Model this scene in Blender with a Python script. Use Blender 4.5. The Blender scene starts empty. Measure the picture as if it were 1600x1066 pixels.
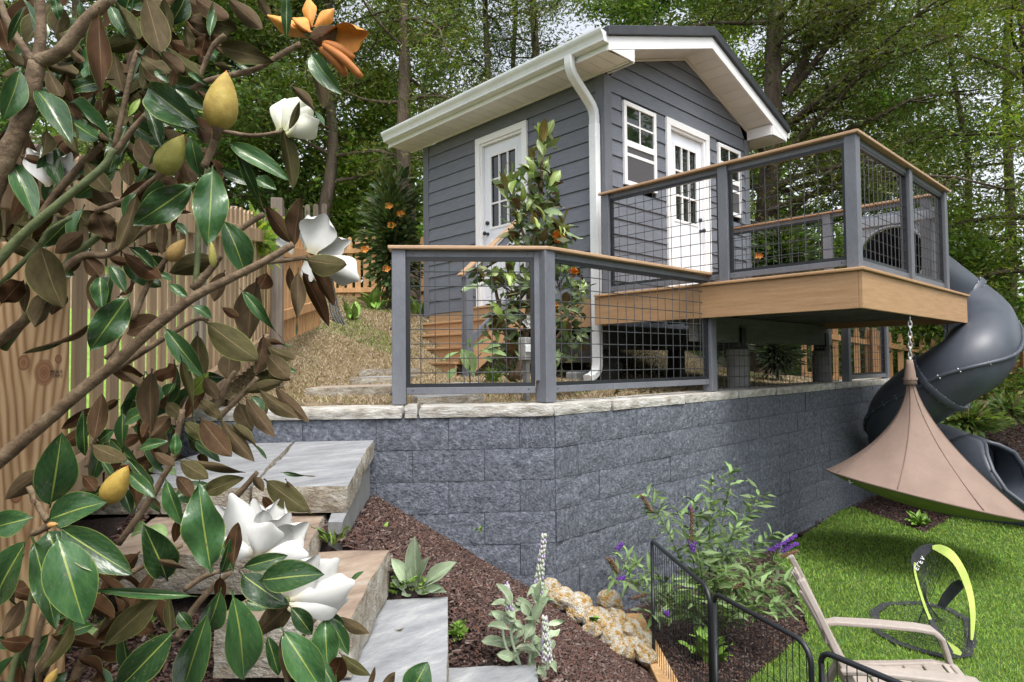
import bpy, math, random
import numpy as np
from mathutils import Vector, Matrix, noise

rng = random.Random(7)
nr = np.random.default_rng(7)
sc = bpy.context.scene
col = sc.collection

# ------------------------------------------------------------------ camera
# world axes: X = along the gable wall (away to the right), Y = along the long
# house wall (away to the left), Z = up; the origin is the eye point.
FPX, PITCH, ROLL, HEAD = 1016.7, 0.03429, -0.009184, 2.32870
def _axes():
    cp, sp = math.cos(PITCH), math.sin(PITCH)
    cr, sr = math.cos(ROLL), math.sin(ROLL)
    F = np.array([0, cp, sp]); U = np.array([0, -sp, cp]); R = np.array([1., 0, 0])
    R, U = cr*R + sr*U, -sr*R + cr*U
    b = np.array([math.sin(HEAD), -math.cos(HEAD), 0]); a = np.array([math.cos(HEAD), math.sin(HEAD), 0])
    M = np.array([b, a, [0, 0, 1.]])
    return M @ R, M @ U, M @ F
RA, UA, FA = _axes()
cam_d = bpy.data.cameras.new('camera'); cam = bpy.data.objects.new('camera', cam_d); col.objects.link(cam)
cam.matrix_world = Matrix(((RA[0], UA[0], -FA[0], 0), (RA[1], UA[1], -FA[1], 0), (RA[2], UA[2], -FA[2], 0), (0, 0, 0, 1)))
cam_d.sensor_width = 36; cam_d.lens = FPX/1600*36; cam_d.clip_start = .05; cam_d.clip_end = 400
sc.camera = cam

# ------------------------------------------------------------------ light
world = bpy.data.worlds.new('World'); sc.world = world; world.use_nodes = True
wn = world.node_tree.nodes; wl = world.node_tree.links
bg = wn['Background']
sky = wn.new('ShaderNodeTexSky'); sky.sky_type = 'NISHITA'; sky.sun_disc = False
SUN_EL, SUN_AZ = math.radians(62), math.radians(200)
sky.sun_elevation = SUN_EL; sky.sun_rotation = SUN_AZ; sky.dust_density = 4; sky.ozone_density = 1
hs = wn.new('ShaderNodeHueSaturation'); hs.inputs['Saturation'].default_value = .28; hs.inputs['Value'].default_value = 1.15
wl.new(sky.outputs[0], hs.inputs['Color']); wl.new(hs.outputs[0], bg.inputs['Color'])
bg.inputs['Strength'].default_value = .15
sun_d = bpy.data.lights.new('sun', 'SUN'); sun = bpy.data.objects.new('sun', sun_d); col.objects.link(sun)
sun_d.energy = 1.05; sun_d.angle = math.radians(25); sun_d.color = (1, .965, .91)
# direction towards the sun: Nishita azimuth is measured from +Y clockwise
sdir = Vector((math.sin(SUN_AZ)*math.cos(SUN_EL), math.cos(SUN_AZ)*math.cos(SUN_EL), math.sin(SUN_EL)))
sun.rotation_euler = sdir.to_track_quat('Z', 'Y').to_euler()
sc.view_settings.view_transform = 'Standard'; sc.view_settings.look = 'None'
sc.view_settings.exposure = 1.0; sc.view_settings.gamma = 1; sc.view_settings.use_curve_mapping = False

# ------------------------------------------------------------------ places
def ray(x, y): return FA + (x-800)/FPX*RA - (y-533)/FPX*UA
def PD(x, y, d): return Vector(ray(x, y)*d)                       # photo pixel at a depth
def PZ(x, y, z): r = ray(x, y); return Vector(r*(z/r[2]))
RH = np.array([RA[0], RA[1]]); RH /= np.hypot(*RH)
FH = np.array([FA[0], FA[1]]); FH /= np.hypot(*FH)
def CW(c, d, z=0): return Vector((c*RH[0]+d*FH[0], c*RH[1]+d*FH[1], z))   # right / ahead of the eye
def WC(x, y): return x*RH[0]+y*RH[1], x*FH[0]+y*FH[1]

# ------------------------------------------------------------------ objects
WM = {}
def prop(o, label=None, cat=None, group=None, kind=None):
    if label: o['label'] = label
    if cat: o['category'] = cat
    if group: o['group'] = group
    if kind: o['kind'] = kind
    return o
def link(o, parent=None, m=None):
    col.objects.link(o)
    m = m if m is not None else Matrix()
    o.matrix_basis = m
    WM[o.name] = m
    if parent is not None:
        o.parent = parent
        o.matrix_parent_inverse = WM[parent.name].inverted()
    return o
def thing(name, label, cat, loc=(0, 0, 0), group=None):
    o = bpy.data.objects.new(name, None); o.empty_display_size = .1
    link(o, None, Matrix.Translation(Vector(loc)))
    return prop(o, label, cat, group)
def inst(name, me, m, parent=None):
    return link(bpy.data.objects.new(name, me), parent, m)

class MB:
    def __init__(s): s.v = []; s.f = []; s.uv = {}
    def add(s, vs, fs):
        n = len(s.v); s.v += [tuple(v) for v in vs]; s.f += [tuple(i+n for i in f) for f in fs]; return n
    def hexa(s, p):   # 8 points: bottom 4 ccw, top 4 ccw
        s.add(p, [(3, 2, 1, 0), (4, 5, 6, 7), (0, 1, 5, 4), (1, 2, 6, 5), (2, 3, 7, 6), (3, 0, 4, 7)]); return s
    def box(s, x0, x1, y0, y1, z0, z1):
        return s.hexa([(x0, y0, z0), (x1, y0, z0), (x1, y1, z0), (x0, y1, z0), (x0, y0, z1), (x1, y0, z1), (x1, y1, z1), (x0, y1, z1)])
    def beam(s, p, q, w, h, up=(0, 0, 1)):   # w across, h along up, centred on p-q
        p = Vector(p); q = Vector(q); d = (q-p).normalized(); u = Vector(up); r = d.cross(u).normalized(); u = r.cross(d).normalized()
        a = r*w/2; b = u*h/2
        return s.hexa([p-a-b, p+a-b, q+a-b, q-a-b, p-a+b, p+a+b, q+a+b, q-a+b])
    def post(s, x, y, z0, z1, w, ax=(1, 0)):
        a = Vector((ax[0], ax[1], 0)).normalized()*w/2; b = Vector((-a.y, a.x, 0)); p = Vector((x, y, z0)); q = Vector((x, y, z1))
        return s.hexa([p-a-b, p+a-b, p+a+b, p-a+b, q-a-b, q+a-b, q+a+b, q-a+b])
    def prism(s, poly, vec):   # polygon (list of 3d pts) extruded by vec
        n = len(poly); v = Vector(vec); a = [Vector(p) for p in poly]; b = [p+v for p in a]
        s.add(a+b, [tuple(range(n-1, -1, -1)), tuple(range(n, 2*n))]+[(i, (i+1) % n, n+(i+1) % n, n+i) for i in range(n)]); return s
    def tube(s, pts, rad, n=8, cap=True):
        pts = [Vector(p) for p in pts]; m = len(pts)
        if not hasattr(rad, '__len__'): rad = [rad]*m
        t0 = (pts[1]-pts[0]).normalized(); ref = Vector((0, 0, 1)) if abs(t0.z) < .9 else Vector((1, 0, 0))
        nrm = t0.cross(ref).normalized(); rings = []
        for i in range(m):
            t = (pts[min(i+1, m-1)]-pts[max(i-1, 0)]).normalized()
            nrm = (nrm-t*nrm.dot(t)).normalized(); bi = t.cross(nrm)
            rings.append([pts[i]+(nrm*math.cos(2*math.pi*k/n)+bi*math.sin(2*math.pi*k/n))*rad[i] for k in range(n)])
        vs = [p for r in rings for p in r]; fs = []
        for i in range(m-1):
            for k in range(n): fs.append((i*n+k, i*n+(k+1) % n, (i+1)*n+(k+1) % n, (i+1)*n+k))
        if cap: fs += [tuple(range(n-1, -1, -1)), tuple(range((m-1)*n, m*n))]
        s.add(vs, fs); return s
    def sweep(s, pts, prof, right, cap=True):   # prof (r, n) pairs swept with a fixed right vector
        pts = [Vector(p) for p in pts]; R = Vector(right).normalized(); n = len(prof); vs = []; m = len(pts)
        for i in range(m):
            t = (pts[min(i+1, m-1)]-pts[max(i-1, 0)]).normalized(); N = R.cross(t).normalized()
            k = 1.0
            if 0 < i < m-1:
                t1 = (pts[i]-pts[i-1]).normalized(); k = 1/max(.5, t.dot(t1))
            vs += [pts[i]+R*a+N*b*k for a, b in prof]
        fs = []
        for i in range(m-1):
            for j in range(n): fs.append((i*n+j, i*n+(j+1) % n, (i+1)*n+(j+1) % n, (i+1)*n+j))
        if cap: fs += [tuple(range(n-1, -1, -1)), tuple(range((m-1)*n, m*n))]
        s.add(vs, fs); return s
    def mesh(s, name, mt, smooth=False):
        me = bpy.data.meshes.new(name); me.from_pydata(s.v, [], s.f)
        if mt: me.materials.append(mt)
        if smooth: me.polygons.foreach_set('use_smooth', [True]*len(me.polygons))
        me.update(); return me
    def build(s, name, mt, parent=None, smooth=False, bevel=0, m=None):
        o = link(bpy.data.objects.new(name, s.mesh(name, mt, smooth)), parent, m)
        if bevel:
            b = o.modifiers.new('bevel', 'BEVEL'); b.width = bevel; b.segments = 2; b.limit_method = 'ANGLE'; b.angle_limit = .6
        return o

def fast(name, V, Fc, mt, tint=None, parent=None, smooth=False, uv=None):
    V = np.asarray(V, np.float32); Fc = np.asarray(Fc, np.int32); k = Fc.shape[1]
    me = bpy.data.meshes.new(name); me.vertices.add(len(V)); me.vertices.foreach_set('co', V.ravel())
    me.loops.add(Fc.size); me.loops.foreach_set('vertex_index', Fc.ravel())
    me.polygons.add(len(Fc)); me.polygons.foreach_set('loop_start', np.arange(0, Fc.size, k, dtype=np.int32))
    if smooth: me.polygons.foreach_set('use_smooth', np.ones(len(Fc), bool))
    me.update(calc_edges=True)
    if tint is not None:
        a = me.color_attributes.new('tint', 'FLOAT_COLOR', 'POINT')
        c = np.ones((len(V), 4), np.float32); c[:, :3] = tint; a.data.foreach_set('color', c.ravel())
    me.materials.append(mt); return me

def smooth_by_angle(o, deg=40):
    me = o.data; me.polygons.foreach_set('use_smooth', [True]*len(me.polygons))
    me.set_sharp_from_angle(angle=math.radians(deg))

def catmull(P, n):
    P = [Vector(p) for p in P]; Q = [P[0]*2-P[1]]+P+[P[-1]*2-P[-2]]; out = []
    for i in range(1, len(Q)-2):
        for k in range(n):
            t = k/n; a, b, c, d = Q[i-1:i+3]
            out.append(.5*((2*b)+(c-a)*t+(2*a-5*b+4*c-d)*t*t+(3*b-a-3*c+d)*t**3))
    out.append(P[-1]); return out

# ------------------------------------------------------------------ materials
class NT:
    def __init__(s, name):
        s.m = bpy.data.materials.new(name); s.m.use_nodes = True; s.n = s.m.node_tree.nodes; s.l = s.m.node_tree.links
        s.b = s.n['Principled BSDF']; s.out = s.n['Material Output']
    def new(s, t, **kw):
        x = s.n.new('ShaderNode'+t)
        for k, v in kw.items():
            if k in x.inputs: x.inputs[k].default_value = v
            else: setattr(x, k, v)
        return x
    def link(s, a, b): s.l.new(a, b)
    def noise(s, vec, scale, detail=5, rough=.6):
        x = s.new('TexNoise', Scale=scale, Detail=detail, Roughness=rough); s.link(vec, x.inputs['Vector']); return x.outputs['Fac']
    def ramp(s, fac, stops):
        x = s.new('ValToRGB'); e = x.color_ramp.elements
        while len(e) < len(stops): e.new(.5)
        for i, (p, c) in enumerate(stops): e[i].position = p; e[i].color = (*c, 1)
        s.link(fac, x.inputs[0]); return x.outputs[0]
    def math(s, op, a, b=None, c=None):
        x = s.new('Math', operation=op)
        for i, v in enumerate((a, b, c)):
            if v is None: continue
            if isinstance(v, (int, float)): x.inputs[i].default_value = v
            else: s.link(v, x.inputs[i])
        return x.outputs[0]
    def mix(s, fac, a, b, mode='MIX'):
        x = s.new('Mix', data_type='RGBA', blend_type=mode)
        for i, v in ((0, fac), (6, a), (7, b)):
            if isinstance(v, (int, float)): x.inputs[i].default_value = v
            elif isinstance(v, tuple): x.inputs[i].default_value = (*v, 1)
            else: s.link(v, x.inputs[i])
        return x.outputs[2]
    def coords(s, stretch=(1, 1, 1), rand=True):
        tc = s.new('TexCoord'); v = tc.outputs['Object']
        if rand:
            oi = s.new('ObjectInfo'); s.rnd = oi.outputs['Random']
            ml = s.new('VectorMath', operation='SCALE'); ml.inputs[0].default_value = (37., 53., 71.); s.link(s.rnd, ml.inputs['Scale'])
            ad = s.new('VectorMath', operation='ADD'); s.link(v, ad.inputs[0]); s.link(ml.outputs[0], ad.inputs[1]); v = ad.outputs[0]
        mp = s.new('Mapping'); mp.inputs['Scale'].default_value = stretch; s.link(v, mp.inputs['Vector']); return mp.outputs[0]
    def bump(s, h, strength, dist=.01):
        x = s.new('Bump', Strength=strength, Distance=dist); s.link(h, x.inputs['Height']); s.link(x.outputs[0], s.b.inputs['Normal'])

def mat(name, stops, scale=5, stretch=(1, 1, 1), rough=.6, bump=0, bscale=None, bdist=.01, rand=0, metal=0, detail=6, spec=.5, fine=0, rrange=0):
    t = NT(name); v = t.coords(stretch)
    f = t.noise(v, scale, detail)
    if len(stops) == 1: stops = [(0, tuple(c*.88 for c in stops[0])), (1, tuple(c*1.12 for c in stops[0]))]
    c = t.ramp(f, stops)
    if fine:   # fine dirt / grain speckle
        g = t.noise(v, scale*9, 3); c = t.mix(fine, c, t.ramp(g, [(.3, (.35, .35, .35)), (.7, (1, 1, 1))]), 'MULTIPLY')
    if rand:
        k = t.math('MULTIPLY_ADD', t.rnd, 2*rand, 1-rand); hv = t.new('HueSaturation'); t.link(c, hv.inputs['Color']); t.link(k, hv.inputs['Value']); c = hv.outputs[0]
    t.link(c, t.b.inputs['Base Color']); t.b.inputs['Roughness'].default_value = rough; t.b.inputs['Metallic'].default_value = metal
    t.b.inputs['Specular IOR Level'].default_value = spec
    if rrange: t.link(t.math('MULTIPLY_ADD', f, rrange, rough-rrange/2), t.b.inputs['Roughness'])
    if bump: t.bump(t.noise(v, bscale or scale*3, 6), bump, bdist)
    return t.m

def tint_mat(name, rough=.6, trans=0, bump=0, bscale=20, spec=.3):
    t = NT(name); at = t.new('Attribute', attribute_name='tint'); c = at.outputs['Color']
    t.link(c, t.b.inputs['Base Color']); t.b.inputs['Roughness'].default_value = rough; t.b.inputs['Specular IOR Level'].default_value = spec
    if bump: t.bump(t.noise(t.coords(rand=False), bscale), bump)
    if trans:
        tr = t.new('BsdfTranslucent'); t.link(t.mix(1., c, (1.25, 1.35, .6), 'MULTIPLY'), tr.inputs['Color'])
        mx = t.new('MixShader'); mx.inputs[0].default_value = trans
        t.link(t.b.outputs[0], mx.inputs[1]); t.link(tr.outputs[0], mx.inputs[2]); t.link(mx.outputs[0], t.out.inputs[0])
    return t.m

Mt = {}
Mt['siding'] = mat('grey_siding_paint', [(.3, (.120, .131, .156)), (.7, (.158, .170, .200))], 3, (2, 2, 14), .5, .6, 6, .006, .08)
Mt['grey_trim'] = mat('grey_trim_paint', [(.3, (.130, .138, .160)), (.7, (.165, .174, .198))], 6, (1, 1, .5), .55, .25, 40, .003, .06, fine=.25)
Mt['white'] = mat('white_trim_paint', [(.3, (.74, .74, .75)), (.7, (.82, .82, .82))], 2, rough=.35, bump=.05, bscale=30, rand=.02)
Mt['door'] = mat('white_door_paint', [(.3, (.70, .73, .79)), (.7, (.76, .79, .85))], 2, rough=.3, rand=.0)
Mt['gutter'] = mat('white_aluminium', [(.3, (.66, .69, .70)), (.7, (.76, .78, .78))], 3, rough=.3, rand=.02, fine=.12)
Mt['soffit'] = mat('soffit_vinyl', [(.3, (.70, .69, .67)), (.7, (.78, .77, .755))], 2, rough=.5, rand=.04)
Mt['roof'] = mat('dark_roof_metal', [(.3, (.018, .02, .026)), (.7, (.035, .037, .045))], 8, rough=.45, bump=.2, bscale=60)
Mt['tan'] = mat('tan_composite_board', [(.25, (.35, .20, .095)), (.45, (.42, .25, .125)), (.75, (.50, .31, .165))], 5, (.6, .6, 9), .6, .4, 14, .003, .06, fine=.3)
Mt['cap'] = mat('tan_composite_rail_cap', [(.25, (.36, .23, .13)), (.75, (.47, .31, .19))], 4, (1, 1, 5), .55, .3, 14, .003, .05)
Mt['black'] = mat('black_powder_coat', [(.3, (.012, .014, .018)), (.7, (.022, .025, .03))], 9, rough=.4)
Mt['wire'] = mat('dark_wire', [(.3, (.03, .033, .038)), (.7, (.05, .055, .06))], 9, rough=.45)
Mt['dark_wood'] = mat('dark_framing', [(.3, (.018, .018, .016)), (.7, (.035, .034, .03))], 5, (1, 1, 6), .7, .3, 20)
Mt['grey_beam'] = mat('weathered_grey_beam', [(.25, (.12, .125, .12)), (.75, (.20, .205, .195))], 3, (1, 1, 6), .75, .4, 18, .004, .05, fine=.4)
Mt['concrete'] = mat('rough_concrete', [(.25, (.17, .175, .175)), (.75, (.27, .27, .265))], 9, rough=.85, bump=.6, bscale=50, bdist=.006, fine=.3)
Mt['pane'] = mat('window_glass', [(.3, (.006, .009, .009)), (.7, (.014, .019, .018))], 3, rough=.02, spec=.7)
Mt['screen'] = mat('insect_screen', [(.3, (.06, .058, .065)), (.7, (.085, .08, .088))], 40, rough=.6)
Mt['block'] = mat('split_face_block', [(.28, (.058, .066, .084)), (.45, (.122, .136, .168)), (.58, (.178, .196, .238)), (.76, (.31, .335, .395))], 34, (1, 1, 1), .85, 1., 60, .016, .04, fine=.45)
Mt['cap_stone'] = mat('pale_cap_stone', [(.25, (.19, .165, .13)), (.42, (.39, .365, .32)), (.56, (.53, .515, .48)), (.75, (.68, .67, .65))], 9, (1, 1, 2.5), .8, 1., 30, .012, .10, fine=.3)
Mt['blue_stone'] = mat('grey_flagstone', [(.25, (.17, .18, .19)), (.42, (.26, .27, .285)), (.56, (.32, .33, .345)), (.66, (.40, .405, .41)), (.75, (.56, .56, .55))], 4.5, (1, 2.6, 1), .65, .6, 22, .008, .06, fine=.3)
Mt['stone_edge'] = mat('broken_stone_edge', [(.28, (.17, .12, .075)), (.45, (.33, .285, .22)), (.58, (.44, .41, .35)), (.75, (.60, .58, .53))], 12, (1, 1, 1.5), .85, 1., 40, .02, .06, fine=.35)
Mt['brown_stone'] = mat('brown_flagstone', [(.28, (.175, .13, .095)), (.42, (.27, .20, .15)), (.56, (.35, .265, .195)), (.72, (.45, .39, .33))], 5, (1, 2.5, 1), .75, .6, 22, .006, .05, fine=.25)
Mt['rust_stone'] = mat('rusty_flagstone', [(.2, (.20, .19, .19)), (.45, (.34, .30, .27)), (.6, (.44, .34, .25)), (.85, (.52, .47, .42))], 4, (1, 1, 1), .8, .5, 20, .006, .2, fine=.3)
Mt['rock'] = mat('orange_rock', [(.26, (.36, .13, .02)), (.39, (.72, .40, .10)), (.48, (.87, .67, .38)), (.58, (.94, .90, .81))], 2.4, rough=.8, bump=.8, bscale=8, bdist=.15, rand=.10, fine=.08)
def wood(name, a, b, c, rand=.12):
    t = NT(name); v = t.coords((1, 1, .16)); w = t.noise(v, 9, 3); v2 = t.coords((1, 1, .035)); g = t.noise(v2, 60, 4)
    cc = t.ramp(w, [(.25, a), (.5, b), (.75, c)]); cc = t.mix(.55, cc, t.ramp(g, [(.3, (.42, .38, .35)), (.65, (1, 1, 1))]), 'MULTIPLY')
    k = t.math('MULTIPLY_ADD', t.rnd, 2*rand, 1-rand); hv = t.new('HueSaturation'); t.link(cc, hv.inputs['Color']); t.link(k, hv.inputs['Value'])
    t.link(hv.outputs[0], t.b.inputs['Base Color']); t.b.inputs['Roughness'].default_value = .75; t.bump(g, .35, .004); return t.m
Mt['pine'] = wood('new_pine', (.36, .20, .085), (.50, .30, .135), (.60, .39, .20))
Mt['grey_pine'] = wood('weathered_pine', (.135, .105, .085), (.22, .175, .14), (.34, .295, .26), .28)
Mt['grey_pine2'] = wood('weathered_brown_pine', (.22, .145, .082), (.33, .225, .135), (.43, .315, .205), .24)
Mt['orange_pine'] = wood('orange_pine', (.40, .21, .085), (.52, .29, .13), (.60, .36, .18))
Mt['slide'] = mat('charcoal_plastic', [(.3, (.052, .060, .079)), (.7, (.070, .080, .102))], 4, rough=.42, fine=.15, rrange=.2, bump=.06, bscale=120, spec=.5)
Mt['slide_panel'] = mat('grey_plastic_panel', [(.3, (.24, .26, .30)), (.7, (.29, .31, .35))], 3, rough=.45)
Mt['bolt'] = mat('zinc', [(.3, (.5, .5, .52)), (.7, (.65, .65, .66))], 9, rough=.35, metal=.8)
Mt['chain'] = mat('galvanised_chain', [(.3, (.45, .46, .47)), (.7, (.68, .69, .70))], 30, rough=.35, metal=.7)
Mt['canvas'] = mat('brown_canvas', [(.3, (.205, .145, .115)), (.7, (.26, .185, .148))], 4, rough=.85, bump=.25, bscale=240, bdist=.002, fine=.1)
Mt['olive'] = mat('olive_canvas', [(.3, (.20, .23, .06)), (.7, (.26, .29, .085))], 3, rough=.85, bump=.2, bscale=200, bdist=.002)
Mt['chair'] = mat('taupe_plastic', [(.3, (.345, .295, .26)), (.7, (.43, .375, .335))], 4, rough=.5, bump=.1, bscale=80, bdist=.003, fine=.2)
Mt['lime'] = mat('lime_fabric', [(.3, (.36, .48, .09)), (.7, (.46, .56, .14))], 6, rough=.7, bump=.3, bscale=30)
Mt['black_fabric'] = mat('black_fabric', [(.3, (.016, .017, .022)), (.7, (.035, .037, .044))], 20, rough=.8, bump=.3, bscale=60)
Mt['bark'] = mat('shaggy_bark', [(.2, (.035, .022, .016)), (.5, (.10, .072, .052)), (.8, (.20, .16, .125))], 7, (1, 1, .18), .95, 1., 24, .03, .15)
Mt['mag_bark'] = mat('magnolia_bark', [(.25, (.06, .036, .018)), (.45, (.15, .098, .055)), (.65, (.25, .18, .11))], 30, (1, 1, 1), .8, .8, 70, .006, .0, fine=.5)
Mt['green_bark'] = mat('green_twig', [(.2, (.06, .08, .03)), (.8, (.15, .18, .075))], 30, rough=.7, bump=.3, bscale=90)
Mt['ink'] = mat('black_ink', [(.3, (.02, .018, .015)), (.7, (.05, .045, .04))], 30, rough=.8)
Mt['print'] = mat('white_print', [(.3, (.7, .7, .7)), (.7, (.8, .8, .8))], 5, rough=.6)
Mt['soil'] = mat('dark_mulch_base', [(.3, (.018, .011, .009)), (.7, (.05, .03, .024))], 30, rough=.95, bump=1., bscale=60, bdist=.03)
Mt['dry_base'] = mat('dry_turf_base', [(.25, (.16, .12, .07)), (.5, (.25, .19, .115)), (.75, (.33, .26, .16))], 9, rough=.95, bump=1., bscale=60, bdist=.02, fine=.5)
Mt['turf_base'] = mat('turf_base', [(.3, (.03, .07, .012)), (.7, (.06, .12, .022))], 12, rough=.9, bump=.6, bscale=60)
Mt['wood_floor'] = mat('forest_floor', [(.3, (.012, .016, .006)), (.7, (.035, .04, .016))], 3, rough=.95)
Mt['leafmass'] = tint_mat('tree_foliage', .5, .42, spec=.4)
Mt['blade'] = tint_mat('grass_blade', .6, .25)
Mt['chips'] = tint_mat('bark_chips', .85, 0, .5, 60)

Mt['green_floor'] = mat('sunny_grass_floor', [(.3, (.13, .24, .03)), (.7, (.24, .38, .06))], 14, rough=.9, bump=.6, bscale=60)
def knotty():
    t = NT('knotty_pine'); tc = t.new('TexCoord'); v = tc.outputs['Object']
    tg = (.805*RH[0]+.594*FH[0], .805*RH[1]+.594*FH[1], 0); dt = t.new('VectorMath', operation='DOT_PRODUCT'); t.link(v, dt.inputs[0]); dt.inputs[1].default_value = tg
    pc = CW(-1.19, 1.62); u = t.math('SUBTRACT', dt.outputs['Value'], pc.x*tg[0]+pc.y*tg[1]); sx = t.new('SeparateXYZ'); t.link(v, sx.inputs[0]); z = sx.outputs[2]
    ns = t.noise(t.coords((1, 1, .25), False), 7, 3)
    cath = t.math('SUBTRACT', t.math('MULTIPLY', z, 9), t.math('SQRT', t.math('ADD', t.math('POWER', t.math('MULTIPLY', t.math('SUBTRACT', u, -.008), 120), 2.), .6)))
    rings = t.math('SINE', t.math('MULTIPLY', t.math('MULTIPLY_ADD', ns, 4.5, cath), 3.4))
    c = t.ramp(t.math('MULTIPLY_ADD', rings, .5, .5), [(.0, (.24, .135, .06)), (.22, (.35, .215, .105)), (.6, (.43, .275, .145)), (1, (.48, .33, .19))])
    g = t.noise(t.coords((1, 1, .03), False), 90, 3); c = t.mix(.45, c, t.ramp(g, [(.3, (.5, .45, .4)), (.65, (1, 1, 1))]), 'MULTIPLY')
    for du, zz, r in ((-.020, .012, .013), (.020, -.012, .022), (.048, .02, .008), (-.03, -.30, .014)):
        d = t.math('SQRT', t.math('ADD', t.math('POWER', t.math('SUBTRACT', u, du), 2.), t.math('POWER', t.math('MULTIPLY', t.math('SUBTRACT', z, zz), .62), 2.)))
        kn = t.ramp(t.math('DIVIDE', d, r), [(.0, (1, 1, 1)), (.78, (1, 1, 1)), (.98, (.0, .0, .0))])
        kc = t.ramp(t.math('MULTIPLY_ADD', t.math('SINE', t.math('MULTIPLY', d, 1400)), .22, t.math('DIVIDE', d, r*1.05)), [(.0, (.16, .07, .03)), (.7, (.27, .13, .06)), (.92, (.07, .03, .012)), (1, (.2, .1, .04))])
        c = t.mix(kn, c, kc)
    t.link(c, t.b.inputs['Base Color']); t.b.inputs['Roughness'].default_value = .7; t.bump(g, .3, .004); return t.m
Mt['knotty'] = knotty()

Mt['canvas_seam'] = mat('dark_canvas_seam', [(.3, (.16, .108, .085)), (.7, (.20, .138, .11))], 30, rough=.9)
# ------------------------------------------------------------------ heights of the ground
def smooth(t): t = min(1, max(0, t)); return t*t*(3-2*t)
ZU = [(-4, -.33), (3.6, -.32), (4.6, -.22), (5.5, -.13), (6.4, .22), (7.6, .68), (10.4, 1.18), (15, 2.0), (24, 3.6), (60, 9)]
def z_up(x, y):                       # the upper terrace and the bank behind
    yy = y - .12*max(0, x-7)
    for (a, za), (b, zb) in zip(ZU, ZU[1:]):
        if yy <= b: return za+(zb-za)*max(0, (yy-a))/(b-a)
    return ZU[-1][1]
LAWN = -1.80
CAPT, CAPB = -.27, -.345              # cap stones of the retaining wall
WC0 = Vector((3.123, 2.905)); WL = Vector((1.0, 4.60)); WR = Vector((10.6, 3.06))   # wall corner, left end, right end

# ------------------------------------------------------------------ house
HX, HY, HR, HB = 5.49, 4.327, 8.70, 7.58      # left wall plane, gable plane, right end, far end
RX, RZ, SL = 7.10, 3.78, .337                  # ridge, soffit peak, slope
house = thing('small_house', 'small dark grey lap sided cottage with white trim, glazed doors and a gable roof', 'house', (HX, HY, .7))
wallb = MB()
wallb.box(HX+.10, HR-.02, HY+.10, HB-.02, .40, 3.12)
wallb.prism([(HX+.10, HY+.10, 3.12), (HR-.02, HY+.10, 3.12), (RX, HY+.10, RZ+.03)], (0, HB-HY-.12, 0))
wallb.build('wall', Mt['siding'], house)
ROW, Z0 = .1722, .705
def seg_cut(a, b, holes, z0, z1):
    segs = [(a, b)]
    for h0, h1, hz0, hz1 in holes:
        if hz1 <= z0+.02 or hz0 >= z1-.02: continue
        n = []
        for s0, s1 in segs:
            if h1 <= s0 or h0 >= s1: n.append((s0, s1)); continue
            if h0 > s0: n.append((s0, h0))
            if h1 < s1: n.append((h1, s1))
        segs = n
    return [s for s in segs if s[1]-s[0] > .01]
gholes = [(5.79, 6.412, 1.962, 2.902), (6.632, 7.615, .6, 2.93), (7.845, 8.45, 1.97, 2.90)]
for k in range(18):                            # gable wall, board by board
    z0 = Z0+k*ROW; z1 = z0+ROW-.004
    def lim(z): return min(HR-.10, RX+max(.0, (RZ-.02-z)/SL)), max(HX+.10, RX-max(.0, (RZ-.02-z)/SL))
    for a, b in seg_cut(HX+.10, HR-.10, gholes, z0, z1):
        hi0, lo0 = lim(z0); hi1, lo1 = lim(z1)
        a0, b0, a1, b1 = max(a, lo0), min(b, hi0), max(a, lo1), min(b, hi1)
        if b0-a0 < .02: continue
        if b1 < a1: a1 = b1 = (a1+b1)/2
        yo, yi = HY-.022, HY-.004
        MB().hexa([(a0, yo, z0), (b0, yo, z0), (b0, HY+.02, z0), (a0, HY+.02, z0), (a1, yi-.003, z1), (b1, yi-.003, z1), (b1, HY+.02, z1), (a1, HY+.02, z1)]).build('siding_board', Mt['siding'], house)
lholes = [(5.473, 6.425, .6, 2.925)]
for k in range(14):                            # long wall
    z0 = Z0+k*ROW; z1 = min(z0+ROW-.004, 3.11)
    for a, b in seg_cut(HY+.10, HB-.10, lholes, z0, z1):
        xo, xi = HX-.022, HX-.007
        MB().hexa([(xo, a, z0), (HX+.02, a, z0), (HX+.02, b, z0), (xo, b, z0), (xi, a, z1), (HX+.02, a, z1), (HX+.02, b, z1), (xi, b, z1)]).build('siding_board', Mt['siding'], house)
for bx in [(HX-.026, HX+.10, HY-.028, HY+.0, .70, 3.108), (HX-.028, HX, HY+.001, HY+.10, .70, 3.108), (HR-.10, HR+.026, HY-.028, HY, .70, 3.108), (HX-.028, HX, HB-.10, HB+.02, .66, 3.108)]:
    MB().box(*bx).build('corner_board', Mt['grey_trim'], house, bevel=.003)
MB().box(HX-.012, HX+.01, HY+.0, HB, -.02+.41, .70).build('skirt_board', Mt['tan'], house, bevel=.003)
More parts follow.
